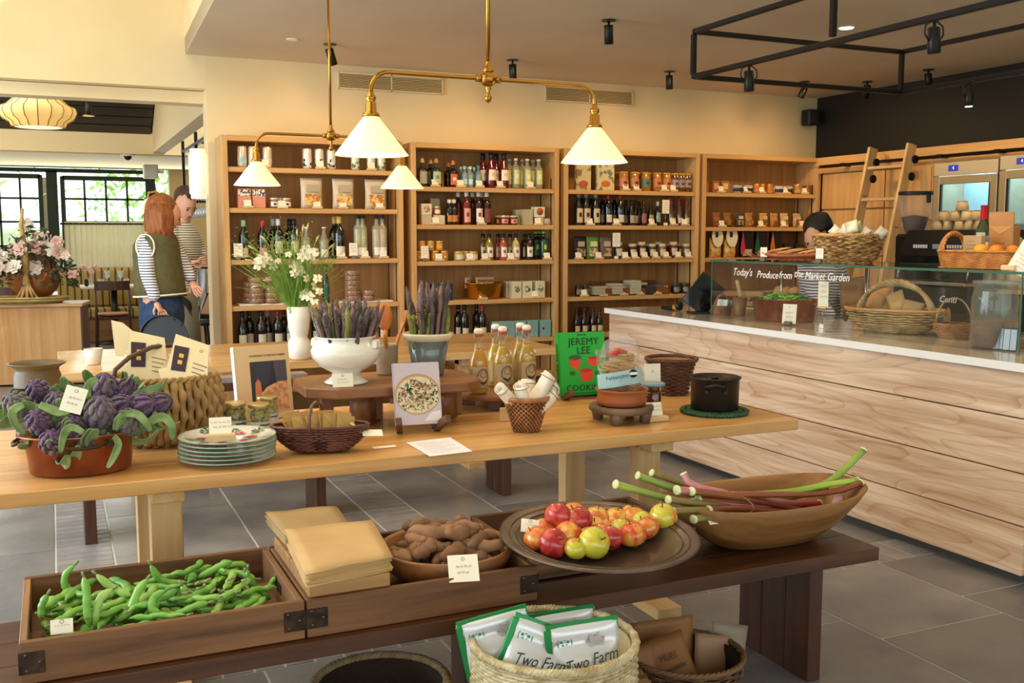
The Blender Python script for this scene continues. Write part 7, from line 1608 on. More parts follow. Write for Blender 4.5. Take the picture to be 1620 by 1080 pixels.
hero_bean('small pod pointing up beside the right crate wall',[(436,912,0),(428,924,0),(422,935,0)],2.80,.010,0)
hero_bean('pod with pointed tip lying along the front right',[(330,953,0),(310,958,0),(288,968,0),(262,980,.0)],2.62,.012,0)
hero_bean('short pod standing upright at the front centre',[(288,926,.02),(294,940,.02),(292,960,0)],2.72,.0125,0)
st=MB()
for i in range(26):
    c=V(R.uniform(290,400),R.uniform(918,955),1,2.72+R.uniform(-.03,.05));d=Vector((R.uniform(-1,1),R.uniform(-1,1),R.uniform(-.2,.6))).normalized()*.02;st.tube([c,c+d*.5,c+d],[.003,.0045,.003],5)
tag(st.build('bean_stalks',M('8a8458',.7,col2='a89c70',vs=20)),'tangle of withered brown green stalks on the beans','stalks',kind='stuff')
note('price_card','white card with small mark at the front left of the bean crate',0,0,0,.050,.034,(radians(-20),0,radians(-3)),1,2,loc=V(98,1002,1,CY0_+.035))
# ---------------------------------------------------------------- paper bags, handle board
LID=wood('7c5632','b08452',0,.6,s=.8,rv=.05);z1=KZ+CH
t=thing('lid_board','thick board with black iron handle lying on the second crate','board',(0,0,0));xa,xb=C2[0]+.008,xat(614,2.56,z1+.03)
MB().box(((xa+xb)/2,2.655,z1+.020),(xb-xa,.23,.038),.003).build('front_board',LID,t);MB().box(((xa+xb)/2,2.885,z1+.020),(xb-xa,.22,.038),.003).build('back_board',LID,t)
hx0,hx1=xat(492,2.60,z1+.045),xat(598,2.60,z1+.045);hm=MB();
hm.tube([(hx0+.012,2.60,z1+.042),(hx0+.03,2.595,z1+.052),(hx0+.055,2.59,z1+.060),(hx1-.055,2.59,z1+.060),(hx1-.03,2.595,z1+.052),(hx1-.012,2.60,z1+.042)],.0055,8).build('handle',IRON,t)
for x in (hx0+.0,hx1):MB().box((x,2.60,z1+.0405),(.05,.02,.003),.001).build('handle_plate',IRON,t)
KP=M('b8935c',.65,col2='cba670',vs=4,bump=.25,bs=9);KP2=M('a08358',.65,col2='b09264',vs=4,bump=.25,bs=9)
def bag_stack(pts,n,z,mt,label,grp,th=.0035,seed=1):
    """flat paper bags lying in a pile, each one its own"""
    R=random.Random(seed);c=sum((Vector(p) for p in pts),Vector())/4
    for k in range(n):
        m=MB();j=[Vector(p)-c+Vector((R.uniform(-.006,.006),R.uniform(-.006,.006),0)) for p in pts];N=8;vs=[]
        for u in range(N+1):
            for v in range(N+1):
                a=j[0].lerp(j[1],u/N);b=j[3].lerp(j[2],u/N);q=a.lerp(b,v/N);e=(abs(2*u/N-1)**6+abs(2*v/N-1)**6);vs.append((q.x,q.y,th*.5*(1-.5*min(1,e))+.0016*sin(u*1.1+v*.7+k)*(1 if k == n-1 else .3)))
        fs=[(u*(N+1)+v,u*(N+1)+v+1,(u+1)*(N+1)+v+1,(u+1)*(N+1)+v) for u in range(N) for v in range(N)]
        o=m.add(vs,fs,0,True).build('paper_bag',mt,None,(c.x,c.y,z+k*th));md=o.modifiers.new('t','SOLIDIFY');md.thickness=th*.8;md.offset=-1
        tag(o,label % ORD[k],'paper bag',grp)
zb_=z1+.040;n1=11
A_,B_,C_,D_=[G(x,y,zb_+.04) for x,y in ((487,908),(618,880),(590,823),(450,838))]
bag_stack([(v.x,v.y) + (0,) for v in (A_,B_,C_,D_)],n1,zb_,KP,'pale brown paper bag in the nearer pile, %s from bottom','paper bags in the nearer pile',.0038,1)
A_,B_,C_,D_=[G(x,y,zb_+.035) for x,y in ((452,850),(552,832),(530,800),(420,812))]
bag_stack([(v.x,v.y) + (0,) for v in (A_,B_,C_,D_)],10,zb_,KP2,'duller brown paper bag in the further pile, %s from bottom','paper bags in the further pile',.0038,2)
# ---------------------------------------------------------------- wooden bowl of fingerling potatoes
pb=Vector((xat(706,2.775,.55),2.775,KZ+.020));RBX=.205;t=thing('wooden_bowl','wide round wooden bowl heaped with knobbly potatoes in the crate','bowl',pb)
MB().lathe([(.10,0),(.15,.014),(.185,.045),(RBX,.098),(RBX-.008,.104),(RBX-.02,.098),(.17,.05),(.13,.022),(0,.015)],56).build('vessel',wood('7a4a26','a06a3a',0,.45),t)
PM=[M('6a4a32',.8,col2='8a6648',vs=12,bump=.3,bs=40,rv=.14),M('755236',.8,col2='966f4e',vs=10,bump=.3,bs=50,rv=.14)]
def potato(L_,r,bend,seed):
    R=random.Random(seed);N=12;pts=[];rs=[];x=y=0;a=-bend/2
    for k in range(N+1):
        pts.append((x,y,.003*sin(k*.9+seed)));a += bend/N;x += L_/N*cos(a);y += L_/N*sin(a);rs.append(r*(.35 if k in (0,N) else .75 if k in (1,N-1) else 1+.20*sin(k*1.25+seed)+R.uniform(-.08,.08)))
    mx=sum(p[0] for p in pts)/len(pts);my=sum(p[1] for p in pts)/len(pts);pts=[(p[0]-mx,p[1]-my,p[2]) for p in pts]
    m=MB().tube(pts,rs,12);m.ball(pts[0],rs[0]*1.0,8,6) if False else None
    kn=random.Random(seed+9);k=kn.randrange(3,9);
    if seed % 2:m.ball((pts[k][0],pts[k][1]+rs[k]*.7,pts[k][2]+rs[k]*.3),r*.6,8,6)
    return pts,m.mesh('tuber',PM[seed % 2])
pt_=[potato([.13,.16,.09,.14,.075,.17,.13,.10][k],[.019,.020,.018,.021,.018,.020,.021,.018][k],[.4,-.9,.2,1.2,0,-.5,1.0,.3][k],k) for k in range(8)]
bowlf=lambda x,y:pb.z+.014+.09*min(1.2,(sqrt((x-pb.x)**2+(y-pb.y)**2)/.19))**3
hp=Heap(bowlf,.008);R=random.Random(12)
for i in range(170):
    k=R.randrange(8);a=R.uniform(0,3.14);rr=.165*sqrt(R.random())*(1 if i < 40 else .92 if i < 75 else .72);th=R.uniform(0,6.28);x,y=pb.x+rr*cos(th),pb.y+rr*sin(th)
    P_=[(x+q[0]*cos(a)-q[1]*sin(a),y+q[0]*sin(a)+q[1]*cos(a),0) for q in pt_[k][0]]
    if max((p[0]-pb.x)**2+(p[1]-pb.y)**2 for p in P_) > .185**2:continue
    g0=dict(hp.g);z=hp.drop(P_[::2],.0175,.5)
    if z > pb.z+.150-.35*((x-pb.x)**2+(y-pb.y)**2)/.19:hp.g=g0;continue
    tag(ob('potato',pt_[k][1],None,(x,y,z),(R.uniform(-.3,.3),R.uniform(-.3,.3),a)),'brown knobbly fingerling potato heaped in the wooden bowl','potato','potatoes in the wooden bowl')
note('price_card','cream handwritten card hung over the front edge of potato crate',0,0,0,.085,.078,(radians(-38),0,radians(-14)),2,7,loc=V(735,920,1,CY0_-.012))
# ---------------------------------------------------------------- metal dish of apples
dc=Vector((xat(947,2.570,.60),2.570,KZ+CH+.001));DRR=.298;PEW=M('5a4c40',.35,.65,col2='75655a',vs=6,bump=.15,bs=25)
t=thing('metal_dish','wide round dull metal dish of apples between the potatoes and rhubarb','dish',dc,rot=(radians(4),0,0))
MB().lathe([(.11,0),(.175,.004),(.218,.022),(.234,.034),(DRR-.006,.050),(DRR,.053),(DRR,.058),(DRR-.008,.060),(.231,.042),(.214,.030),(.17,.012),(0,.008)],64).build('vessel',PEW,t)
for rr in (.246,.268):MB().tube([(rr*cos(a),rr*sin(a),.043+(rr-.231)*.30+.002) for a in [2*pi*k/64 for k in range(64)]],.0016,4,closed=True).build('engraved_ring',PEW,t)
def applemat(base,blush,yel,k):
    m=M(base,.25,col2=blush,vs=1.5,st=(1,1,.45),coat=.55,lo=.42-.1*k,hi=.62-.05*k,bump=.02,bs=120);return m
AC={'red':applemat('e8aa44','cc4a28',0,.8),'crimson':applemat('d0583a','a81c24',0,1.2),'orange':applemat('ecb040','d4602c',0,.2),'yellow':applemat('c8c03c','d88a30',0,-1.2),'gold':applemat('ecc048','dc7438',0,-.4)}
def apple_mesh():
    m=MB();prof=[]
    for i in range(21):
        th=pi*i/20;r=sin(th)*(1+.10*cos(th));z=-cos(th)*.88
        if i > 15:z -= .22*((i-15)/5)**2
        if i < 4:z += .12*((4-i)/4)**2
        prof.append((max(r,.0),z))
    m.lathe(prof,24,fn=lambda a,z:1+.02*cos(5*a)*(1 if z < 0 else .4),capb=False);return m
AMs={k:apple_mesh().mesh('fruit',v) for k,v in AC.items()}
astem=MB().tube([(0,0,.62),(.04,0,.8),(.1,0,1.0)],[.045,.035,.05],6).mesh('stalk',M('5a3e22',.7));ablos=MB().ball((0,0,-.76),.09,8,4,(1,1,.5)).mesh('blossom_end',M('3c2c1a',.8))
apples=[(905,815,22,'orange','topmost back left apple, orange over yellow',.12),(884,815,21,'crimson','bright crimson red apple, uppermost at left',.07) ,(913,822,23,'crimson','large crimson apple near the top of the heap',.05),(944,819,20,'gold','golden orange apple at the back, beside the stalked one',.12),(975,821,20,'gold','golden apple with upright stalk at the back',.10),(861,838,20,'red','red orange apple half hidden at left',.10),(848,860,20,'orange','orange apple at far left of the dish',.02),(876,870,23,'crimson','deep red apple at front left with dark stem hollow',-.04),(902,846,23,'red','red striped apple in the middle of the heap',-.01),
          (940,840,17,'gold','small golden apple behind the middle',.08),(966,848,18,'red','red apple behind the yellow green one',.05),(1002,840,20,'orange','speckled orange apple at back right',.08),(1018,855,18,'yellow','yellow apple right of centre',.04),(1048,861,21,'yellow','yellow apple at far right of the dish',.02),(984,866,19,'yellow','lime yellow apple right of the middle',.0),(1000,880,21,'red','orange red apple at front right',-.05),(1022,873,19,'red','red apple tucked behind the front right one',-.01),(941,881,24,'yellow','big lime yellow apple at centre front',-.09),(910,880,17,'yellow','small yellow green apple at front left',-.08),(964,880,20,'crimson','dark red apple behind the big lime one',-.05),(928,860,18,'orange','orange apple deep in the middle of heap',-.01),(948,856,18,'red','red apple deep in the middle right',.0),(996,823,13,'gold','small gold apple peeping at the back right',.16),(888,850,18,'gold','gold apple showing between the left red ones',.02)]
R=random.Random(6)
for px,py,rp_,ck_,lb,dy in apples:
    Y=2.585+dy;p=V(px,py,1,Y);d=(p-EYE).dot(CF);r=rp_*d/FPX*1.08;floorz=dc.z+.014+r*.88+max(0,(abs(p.x-dc.x)-.16))*.2
    if p.z < floorz:p.z=floorz
    t=thing('apple',lb,'apple',p,rot=(R.uniform(-.8,.9),R.uniform(-.7,.7),R.uniform(0,6)));t.scale=(r,r,r)
    if 'stalk at' in lb or 'stalked' in lb or 'upright stalk' in lb:t.rotation_euler=(.1,.1,0)
    if 'lime yellow apple at' in lb or 'stem hollow' in lb:t.rotation_euler=(radians(60),0,.2)
    ob('fruit',AMs[ck_],t);ob('stalk',astem,t);ob('blossom_end',ablos,t)
note('price_card','small brown paper card leaning on the left rim of the apple dish',0,0,0,.055,.042,(radians(-38),radians(8),radians(-20)),1,8,loc=V(838,842,1,2.66))
# ---------------------------------------------------------------- dough trough of rhubarb
tx=Vector((xat(1207,2.735,.55),2.735,KZ));TRW=wood('74491f','a87846',0,.55,s=.6,rv=0,knots=.3)
L2,W2,HT=.395,.215,.160
t=thing('dough_trough','long hollowed wooden dough trough full of rhubarb at bench end','trough',tx,radians(-1))
def se(a,L_,W_,e=2.6):c,s_=cos(a),sin(a);return (L_*abs(c)**(2/e)*(1 if c > 0 else -1),W_*abs(s_)**(2/e)*(1 if s_ > 0 else -1))
rings=[(.16,.09,0,2.6),(.20,.115,.008,2.6),(.28,.160,.06,2.6),(.36,.198,.125,2.5),(L2,W2,HT,2.4),(L2-.004,W2-.006,HT+.004,2.4),(L2-.018,W2-.018,HT-.002,2.4),(.33,.175,.11,2.5),(.24,.125,.04,2.6),(.14,.07,.018,2.6)]
N=64;vs=[]
for a_,b_,z,e in rings:
    for k in range(N):
        x,y=se(2*pi*k/N,a_,b_,e);zz=z+(.016*(abs(x)/L2)**3 if z > .08 else 0);vs.append((x,y,zz))
m=MB();m.add(vs,[(i*N+k,i*N+(k+1) % N,(i+1)*N+(k+1) % N,(i+1)*N+k) for i in range(len(rings)-1) for k in range(N)],0,True);m.f.append(tuple(range(N))[::-1]);m.m.append(0);m.sm.append(False);m.f.append(tuple((len(rings)-1)*N+k for k in range(N)));m.m.append(0);m.sm.append(False)
m.build('hollowed_body',TRW,t)
def rmat(c1,c2):return M(c1,.35,col2=c2,vs=4,st=(.35,3,3),coat=.3,lo=.3,hi=.7)
RG=rmat('6e8a30','9db450');RR=rmat('6e2a1c','96582f');RP=rmat('b0505a','d8949a');ROL=rmat('6e6030','8a7a3c');CUT=M('dfe0b8',.5,col2='c8d090',vs=60)
def stick(label,pts,r0,r1,mt,leafy_=False):
    P_=[V(x,y,1,Y) for x,y,Y in pts];c=P_[0].copy();N=10;out=[]
    for i in range(N+1):
        u=i/N*(len(P_)-1);k=min(int(u),len(P_)-2);f=u-k;out.append(P_[k].lerp(P_[k+1],f)-c)
    t=thing('rhubarb_stalk',label,'rhubarb',c);m=MB();m.tube(out,[1.35*(r0+(r1-r0)*i/N) for i in range(N+1)],12,flat=.7);m.build('stalk',mt,t)
    d=(out[0]-out[1]).normalized();MB().tube([out[0]-d*.001,out[0]+d*.003,out[0]+d*.006],[r0*1.4,r0*1.48,r0*1.2],12,flat=.8).build('cut_end',CUT,t)
    return t
yb_=2.74
stick('thick green rhubarb stalk jutting furthest out at the left',[(975,766,yb_-.02),(1060,790,yb_-.03),(1150,806,yb_-.04),(1230,812,yb_)],.013,.010,RG)
stick('green rhubarb stalk end, upper left, above the others',[(1010,752,yb_+.05),(1060,772,yb_+.03),(1130,792,yb_),(1220,806,yb_)],.012,.010,RG)
stick('green rhubarb stalk at the back of the bundle',[(1032,748,yb_+.08),(1080,766,yb_+.06),(1150,785,yb_+.05),(1240,800,yb_+.04)],.011,.009,ROL)
stick('pink ended rhubarb stalk, central and uppermost',[(1072,775,yb_-.04),(1120,778,yb_-.03),(1180,787,yb_-.02),(1270,798,yb_)],.014,.011,RP)
stick('red rhubarb stalk with pale cut end near the middle',[(1095,777,yb_-.06),(1140,782,yb_-.05),(1200,792,yb_-.03),(1290,812,yb_-.02)],.013,.010,RR)
stick('short pink rhubarb stalk bending upward',[(1082,750,yb_-.01),(1088,762,yb_-.02),(1110,772,yb_-.03),(1150,780,yb_-.03)],.011,.010,RP)
stick('dark red rhubarb stalk running the length of the trough',[(1105,790,yb_-.05),(1180,794,yb_-.03),(1250,802,yb_),(1320,806,yb_+.02)],.013,.010,RR)
stick('olive rhubarb stalk end just left of the twine',[(1058,790,yb_-.08),(1090,794,yb_-.08),(1150,800,yb_-.05),(1240,812,yb_)],.012,.010,ROL)
stick('green rhubarb stalk end low at the front left',[(1064,808,yb_-.12),(1110,806,yb_-.10),(1180,806,yb_-.06),(1270,815,yb_-.02)],.012,.010,ROL)
stick('lowest green rhubarb stalk end over the front rim',[(1098,821,yb_-.14),(1140,815,yb_-.11),(1210,815,yb_-.08),(1290,822,yb_-.04)],.012,.010,ROL)
stick('green and red rhubarb stalk end beside the lowest one',[(1122,806,yb_-.10),(1160,803,yb_-.08),(1230,808,yb_-.04),(1310,815,yb_)],.012,.010,RR)
stick('dark red rhubarb stalk low in the trough',[(1140,817,yb_-.09),(1200,818,yb_-.08),(1270,822,yb_-.05),(1300,822,yb_-.02)],.013,.010,RR)
stick('pink rhubarb stalk pale end lying at left centre',[(1096,793,yb_-.06),(1130,795,yb_-.05),(1190,800,yb_-.03),(1260,806,yb_)],.010,.010,RP)
stick('long green rhubarb stem rising steeply at the right',[(1366,712,yb_-.02),(1340,738,yb_-.02),(1318,758,yb_-.02),(1280,778,yb_-.02)],.011,.012,RG)
stick('bright green rhubarb stem lying nearly level at the right',[(1356,759,yb_-.07),(1310,766,yb_-.06),(1250,778,yb_-.04),(1170,784,yb_-.02)],.010,.012,M('7aa028',.35,col2='a8c848',vs=4,coat=.3))
stick('red to green rhubarb stem ending at the right rim',[(1362,763,yb_-.09),(1330,776,yb_-.08),(1280,782,yb_-.06),(1150,782,yb_-.03)],.010,.012,RR)
stick('thin brownish rhubarb stem behind the green ones',[(1318,768,yb_+.06),(1290,778,yb_+.05),(1250,788,yb_+.04),(1180,792,yb_+.03)],.008,.010,ROL)
stick('short red rhubarb piece near the pink tip',[(1296,796,yb_-.0),(1280,797,yb_-.0),(1262,797,yb_)],.012,.012,M('c04038',.35,col2='a83030',vs=5))
t=thing('rhubarb_tip','pale pink blunt rhubarb tip at the right end of trough','rhubarb',V(1325,791,1,yb_-.07));MB().ball((0,0,0),.016,12,10,(1.8,1,1),T=Matrix.Rotation(radians(-32),4,'Y')).build('tip',M('e0a0a8',.35,col2='f0c8cc',vs=20),t)
t=thing('twine','thin twine knotted round the rhubarb bundle','twine',V(1168,795,1,yb_-.03));MB().tube([(.006*cos(2*a),.075*cos(a),.030*sin(a)) for a in [2*pi*k/24 for k in range(24)]],.0018,5,closed=True).build('loop',M('8a7a60',.8),t)
note('price_card','small white card at the front left rim of the trough',0,0,0,.07,.03,(radians(-52),0,radians(-3)),1,9,loc=V(1138,828,1,2.60))
# ---------------------------------------------------------------- baskets on the floor
ROPE=M('a8946a',.85,col2='d2c49e',vs=25,bump=.6,bs=60)
rc=Vector((xat(876,2.244,.45),2.244,.001));t=thing('rope_basket','big pale woven jute basket holding packets of crisps, below the bench','basket',rc)
pf=[(.16,0),(.195,.02),(.210,.15),(.214,.33),(.210,.452)]
at,L_=resample(pf);m=MB();rows=52;N=150
for j in range(rows):
    R0,z=at((j+.5)/rows);m.tube([((R0+.0022*cos(a*37.5+(j % 2)*pi))*cos(a),(R0+.0022*cos(a*37.5+(j % 2)*pi))*sin(a),z+.0015*sin(a*75)) for a in [2*pi*k/N for k in range(N)]],.0052,6,closed=True)
m.build('jute_coils',ROPE,t,kind='stuff');liner(pf,.955).build('lining',M('b8a67c',.9,bump=.5,bs=80),t)
rim(.211,.459,.0075,ropes=3,turns=40).build('rim',ROPE,t)
def crisp(label,px,py,Y,w_,h,rot,z=None,word=True):
    p=V(px,py,1,Y);t=thing('crisp_packet',label,'packet',p,rot=rot)
    FO=M('d6d8dc',.28,.25,bump=.35,bs=9);GRN=M('12803c',.3,.2)
    pouch_mesh(w_,.06,h,None,n=12).build('foil_bag',FO,t)
    o=MB().box((0,0,h-.008),(w_*.985,.005,.032),.001).build('green_top_strip',GRN,t,label='green sealed top edge');MB().box((-w_*.47,-.002,h*.5),(.018,.010,h*.94),.003).build('green_side_strip',GRN,t)
    g=MB();zc=h*.74
    def bul(x,z):u=x/w_+.5;v=z/h;pr=(sin(pi*min(1,v*1.15+.12)) if v < .76 else (1-v)/.24*.55+.02)*(1-(2*u-1)**4);return -(.03*max(0,pr)+.0015)-.0022
    cx_=-w_*.26;g.tube([(cx_+.019*cos(a),bul(cx_,zc)-.001,zc+.019*sin(a)) for a in [k*pi/12 for k in range(24)]],.0012,4,closed=True)
    for k in range(5):a=k*2*pi/5+.3;g.ball((cx_+.009*cos(a),bul(cx_,zc)-.0005,zc+.009*sin(a)),.0042,6,4,(1,.3,1))
    g.build('round_emblem',M('3f8a60',.5),t)
    lf_=MB()
    for a,l in ((.5,.030),(1.3,.034),(2.1,.034),(2.8,.030)):
        x0_,z0_=.03,h*.66;x1_,z1_=x0_+l*cos(a),z0_+l*sin(a);nx,nz=-sin(a)*.010,cos(a)*.010
        lf_.add([(x0_,bul(x0_,z0_),z0_),(x0_+l*.5*cos(a)+nx,bul(x0_,z0_)-.0015,z0_+l*.5*sin(a)+nz),(x1_,bul(x1_,z1_)-.0005,z1_),(x0_+l*.5*cos(a)-nx,bul(x0_,z0_)-.0015,z0_+l*.5*sin(a)-nz)],[(0,1,2,3)])
    lf_.build('printed_leaves',M('b0a8a4',.5),t)
    if word:text('brand_script','Two Farm',.042,M('2c4a30',.5),t,(.006,-.0365,h*.46),(pi/2,radians(-9),0),shear=.35,ext=.0003,sx=.80)
    return t
crisp('crisp packet standing upright at the right front of the jute basket',930,1085,2.16,.195,.160,(radians(-8),radians(-4),radians(-12)))
crisp('crisp packet tilted right at the front left of the jute basket',832,1088,2.20,.18,.16,(radians(-14),radians(22),radians(-20)))
crisp('crisp packet at the back left with green top edge',798,1062,2.29,.19,.15,(radians(-6),radians(-12),radians(-14)),word=False)
crisp('crisp packet at the back right, mostly behind the front one',893,1050,2.36,.20,.145,(radians(-4),radians(-5),radians(-12)),word=False)
# basket of chocolate packets
cc_=Vector((xat(1085,2.66,.2),2.66,.001));t=thing('wire_basket','low dark wicker basket of brown chocolate packets beside the jute basket','basket',cc_);pf=[(.13,0),(.165,.04),(.178,.09),(.185,.13)]
DWW=M('4a3220',.6,col2='6e5034',vs=20)
weave_rows(pf,26,13,.0048,sub=3).build('woven_rods',DWW,t,kind='stuff');rim(.187,.137,.006,ropes=3,turns=20).build('rim',M('7a5a3a',.6),t);liner(pf,.93).build('lining',M('2e2016',.8),t)
BRK=M('8a5a2c',.6,col2='9c6a38',vs=4,bump=.2,bs=12)
def choc(label,p,rot,w_=.15,h=.215,wd=True,mt=BRK):
    t=thing('chocolate_packet',label,'packet',p,rot=rot);pouch_mesh(w_,.03,h,None).build('paper_bag',mt,t)
    if wd:
        MB().add([(x*w_*.36+.012,-.0185,z*h) for x,z in ((-1,.10),(.8,.10),(.8,.42),(-1,.42))],[(0,1,2,3)]).build('window',M('3c2418',.4,col2='7a5640',vs=70,lo=.45,hi=.55,bump=.6,bs=90),t)
        text('brand_word','MUES',.030,M('2a1810',.6),t,(0,-.0175,h*.70),(pi/2,0,0),ext=.0003,sx=.8,shear=.2);text('brand_script','Chocolatier',.023,M('2a1810',.6),t,(.004,-.0185,h*.54),(pi/2,radians(-4),0),ext=.0003,shear=.35,sx=.85)
    return t
choc('brown chocolate packet with window, leaning at the front of its basket',Vector((xat(1082,2.58,.15),2.56,.0)),(radians(-30),radians(-16),radians(-14)),.155,.235)
choc('brown chocolate packet half hidden at left behind the jute basket',Vector((xat(1012,2.60,.15),2.58,-.0)),(radians(-26),radians(-8),radians(-20)),.15,.21)
choc('plain brown paper packet standing behind the others',Vector((xat(1055,2.74,.2),2.74,.02)),(radians(-6),radians(-3),radians(-12)),.22,.20,False)
choc('pinkish paper packet at the right of the chocolate basket',Vector((xat(1125,2.66,.15),2.66,.0)),(radians(-16),radians(8),radians(-18)),.13,.17,False,M('9a7050',.6,col2='a88060',vs=4));choc('greyish paper packet at the far right of the chocolate basket',Vector((xat(1148,2.70,.15),2.70,.0)),(radians(-14),radians(10),radians(-18)),.13,.18,False,M('94836e',.6,col2='a3927c',vs=4))
# two dark oval baskets at the bottom
for (px,Y,zz,R_,lb) in ((602,2.60,.255,.185,'dark brown woven basket on the floor left of the jute basket, empty'),(392,2.52,.235,.18,'dark woven basket at the bottom left, only its rim showing')):
    c=Vector((xat(px,Y,zz),Y,.001));t=thing('woven_basket',lb,'basket',c);pf=[(R_*.8,0),(R_*.92,.05),(R_*.98,zz*.6),(R_,zz)]
    MT=M('4e3c28',.7,col2='75603f',vs=22,bump=.4,bs=60);weave_rows(pf,40,22,.0055,amp=.004).build('woven_rods',MT,t,kind='stuff');liner(pf,.95).build('lining',M('3c2c1c',.8,bump=.8,bs=50),t);rim(R_,zz+.004,.0085,ropes=3,turns=26).build('rim',M('8a7350',.7,col2='a89068',vs=30),t)
# ---------------------------------------------------------------- glass display case on the counter
GX0,GX1,GY1,GZ0,GZ1=3.914,4.50,5.467,.9605,1.327
GY0=yat(1617,GX0,1.2)
t=thing('display_case','long frameless glass display case standing on the counter','display case',(0,0,0));GLS=clear('f8fcfa',.0,.006);EDG=M('3f6a58',.15,coat=.5)
LY=GY1-GY0;my_=(GY0+GY1)/2
MB().box((GX0,my_,(GZ0+GZ1)/2),(.008,LY,GZ1-GZ0-.006)).build('front_pane',GLS,t)
MB().box(((GX0+GX1)/2,GY1,(GZ0+GZ1)/2),(GX1-GX0-.01,.008,GZ1-GZ0-.006)).build('end_pane',GLS,t);MB().box(((GX0+GX1)/2,GY0,(GZ0+GZ1)/2),(GX1-GX0-.01,.008,GZ1-GZ0-.006)).build('end_pane',GLS,t)
MB().box(((GX0+GX1)/2,my_,GZ1),(GX1-GX0+.02,LY+.02,.010)).build('top_pane',GLS,t)
for (c,d) in (((GX0-.010,my_,GZ1),(.003,LY+.02,.012)),((GX1+.010,my_,GZ1),(.003,LY+.02,.012)),(((GX0+GX1)/2,GY1+.011,GZ1),(GX1-GX0+.02,.003,.012))):MB().box(c,d).build('green_glass_edge',EDG,t)
for Y in (GY1-.002,GY0+.002):MB().box((GX0-.003,Y,(GZ0+GZ1)/2),(.004,.007,GZ1-GZ0)).build('green_glass_edge',EDG,t)
MB().cyl((GX0+.28,yat(1236,GX0+.28,1.15),GZ0),(GX0+.28,yat(1236,GX0+.28,1.15),GZ1-.006),.006,8).build('support_rod',STEEL,t)
MB().cyl((GX1-.08,yat(1371,GX1-.08,1.15),GZ0),(GX1-.08,yat(1371,GX1-.08,1.15),GZ1-.006),.014,12).build('support_rod',STEEL,t)
fp=t.children[0]
for body,px,py,sz in (("Today's",1159,430,.066),('Produce',1197,434,.062),('from',1232,435,.062),('the',1256,433,.062),('Market',1273,436,.060),('Garden',1308,438,.060)):
    p=V(px,py,0,GX0-.0055);text('chalk_lettering',body,sz,M('f4f4f0',.6),fp,p,(pi/2,0,-pi/2),shear=.3,ext=.0004,sx=.95,align='LEFT')
CTZ=GZ0
def cpos(px,X,z=CTZ):return Vector((X,yat(px,X,z+.03),z))
# things standing on the counter left of the case
p=V(1108,492,2,CTZ);X=4.02;p=cpos(1108,X);t=thing('tablet_till','black tablet till on a slanted stand at the far end of counter','tablet',p,radians(-20))
MB().box((0,0,0),(.20,.012,.24),.003,T=Matrix.Translation((.02,0,.13))@Matrix.Rotation(radians(38),4,'Y')@Matrix.Rotation(radians(0),4,'X')).build('screen',M('0c0e12',.12,coat=.4),t);MB().box((0,0,.006),(.16,.14,.012),.003).build('base',BLACK,t);MB().cyl((0,.02,.01),(.03,.02,.12),.012).build('stand_arm',STEEL,t)
p=cpos(1066,3.98);t=thing('hand_scanner','black and yellow handheld scanner lying on the counter end','scanner',p,radians(-70))
MB().tube([(-.10,0,.018),(-.03,0,.018),(.0,0,.02),(.03,0,.03)],[.014,.017,.020,.024],12).build('grip',BLACK,t);MB().tube([(.0,0,.022),(.03,0,.028)],[.021,.024],12).build('yellow_collar',M('c98a2c',.4),t);MB().ball((.05,0,.036),.034,12,8,(.6,1,1)).build('scanner_head',BLACK,t)
# inside the case
p=cpos(1142,4.06);t=thing('wicker_basket','tiny wicker basket of white cards at the left end of display case','basket',p);pf=[(.052,0),(.060,.03),(.064,.065)]
weave_rows(pf,20,9,.0042,fn=None).build('woven_rods',WB,t,kind='stuff');liner(pf,.92).build('lining',WILD,t);arch((-.055,0,.06),(.055,0,.06),.075,.005,ropes=2,wrap=4).build('handle',WB,t)
for k in (-1,1):tag(MB().box((0,0,.03),(.058,.012,.06)).build('card_bundle',WHITE,None,p+Vector((k*.0,-.02*k,.045)),(radians(-12),0,radians(-90+12))),'white card bundle in the tiny basket, %s one' % ('right' if k > 0 else 'left'),'card')
p=cpos(1170,4.12);t=thing('brown_cup','plain brown straight sided cup in the display case','cup',p);MB().lathe([(.034,0),(.036,.004),(.050,.125),(.047,.125),(.034,.01),(0,.008)],24).build('vessel',M('6e4a2c',.4,col2='84603c',vs=6),t)
MB().box((0,0,.115),(.012,.02,.03),T=Matrix.Rotation(.3,4,'Y')).build('wooden_stirrer',BLK_W,t)
p=cpos(1240,4.15);t=thing('copper_pan','copper pan of green pea pods inside the display case','pan',p,radians(-66));pan(t,.135,.180,.215,1.0,.66)
for s in (-1,1):MB().tube([(s*.215,-.04,.115),(s*.238,-.03,.118),(s*.240,.03,.118),(s*.215,.04,.115)],.006,8).build('handle',COPPER,t)
pods=[bean(.085,.0075,b,40+i)[1].mesh('pod',M('5f9c34',.45,col2='8cc050',vs=9,coat=.2,rv=.12)) for i,b in enumerate((.5,-.6,.2))]
R=random.Random(19);rot=Matrix.Rotation(radians(-66),3,'Z');MB().lathe([(0,.112),(.195,.112)],24,sy=.64,capb=False).build('pod_bed',M('3c6a24',.8),t,kind='stuff')
for i in range(80):
    a=R.uniform(0,6.28);q=sqrt(R.random())*.17;v=rot@Vector((q*cos(a),q*.62*sin(a),.124+.045*(1-(q/.17)**2)*R.random()+.014*R.random()))
    tag(ob('pea_pod',pods[i % 3],None,p+v,(R.uniform(-.4,.4),R.uniform(-.4,.4),R.uniform(0,6.28))),'green pea pod heaped in the copper pan in the case','pea pod','pea pods in the case')
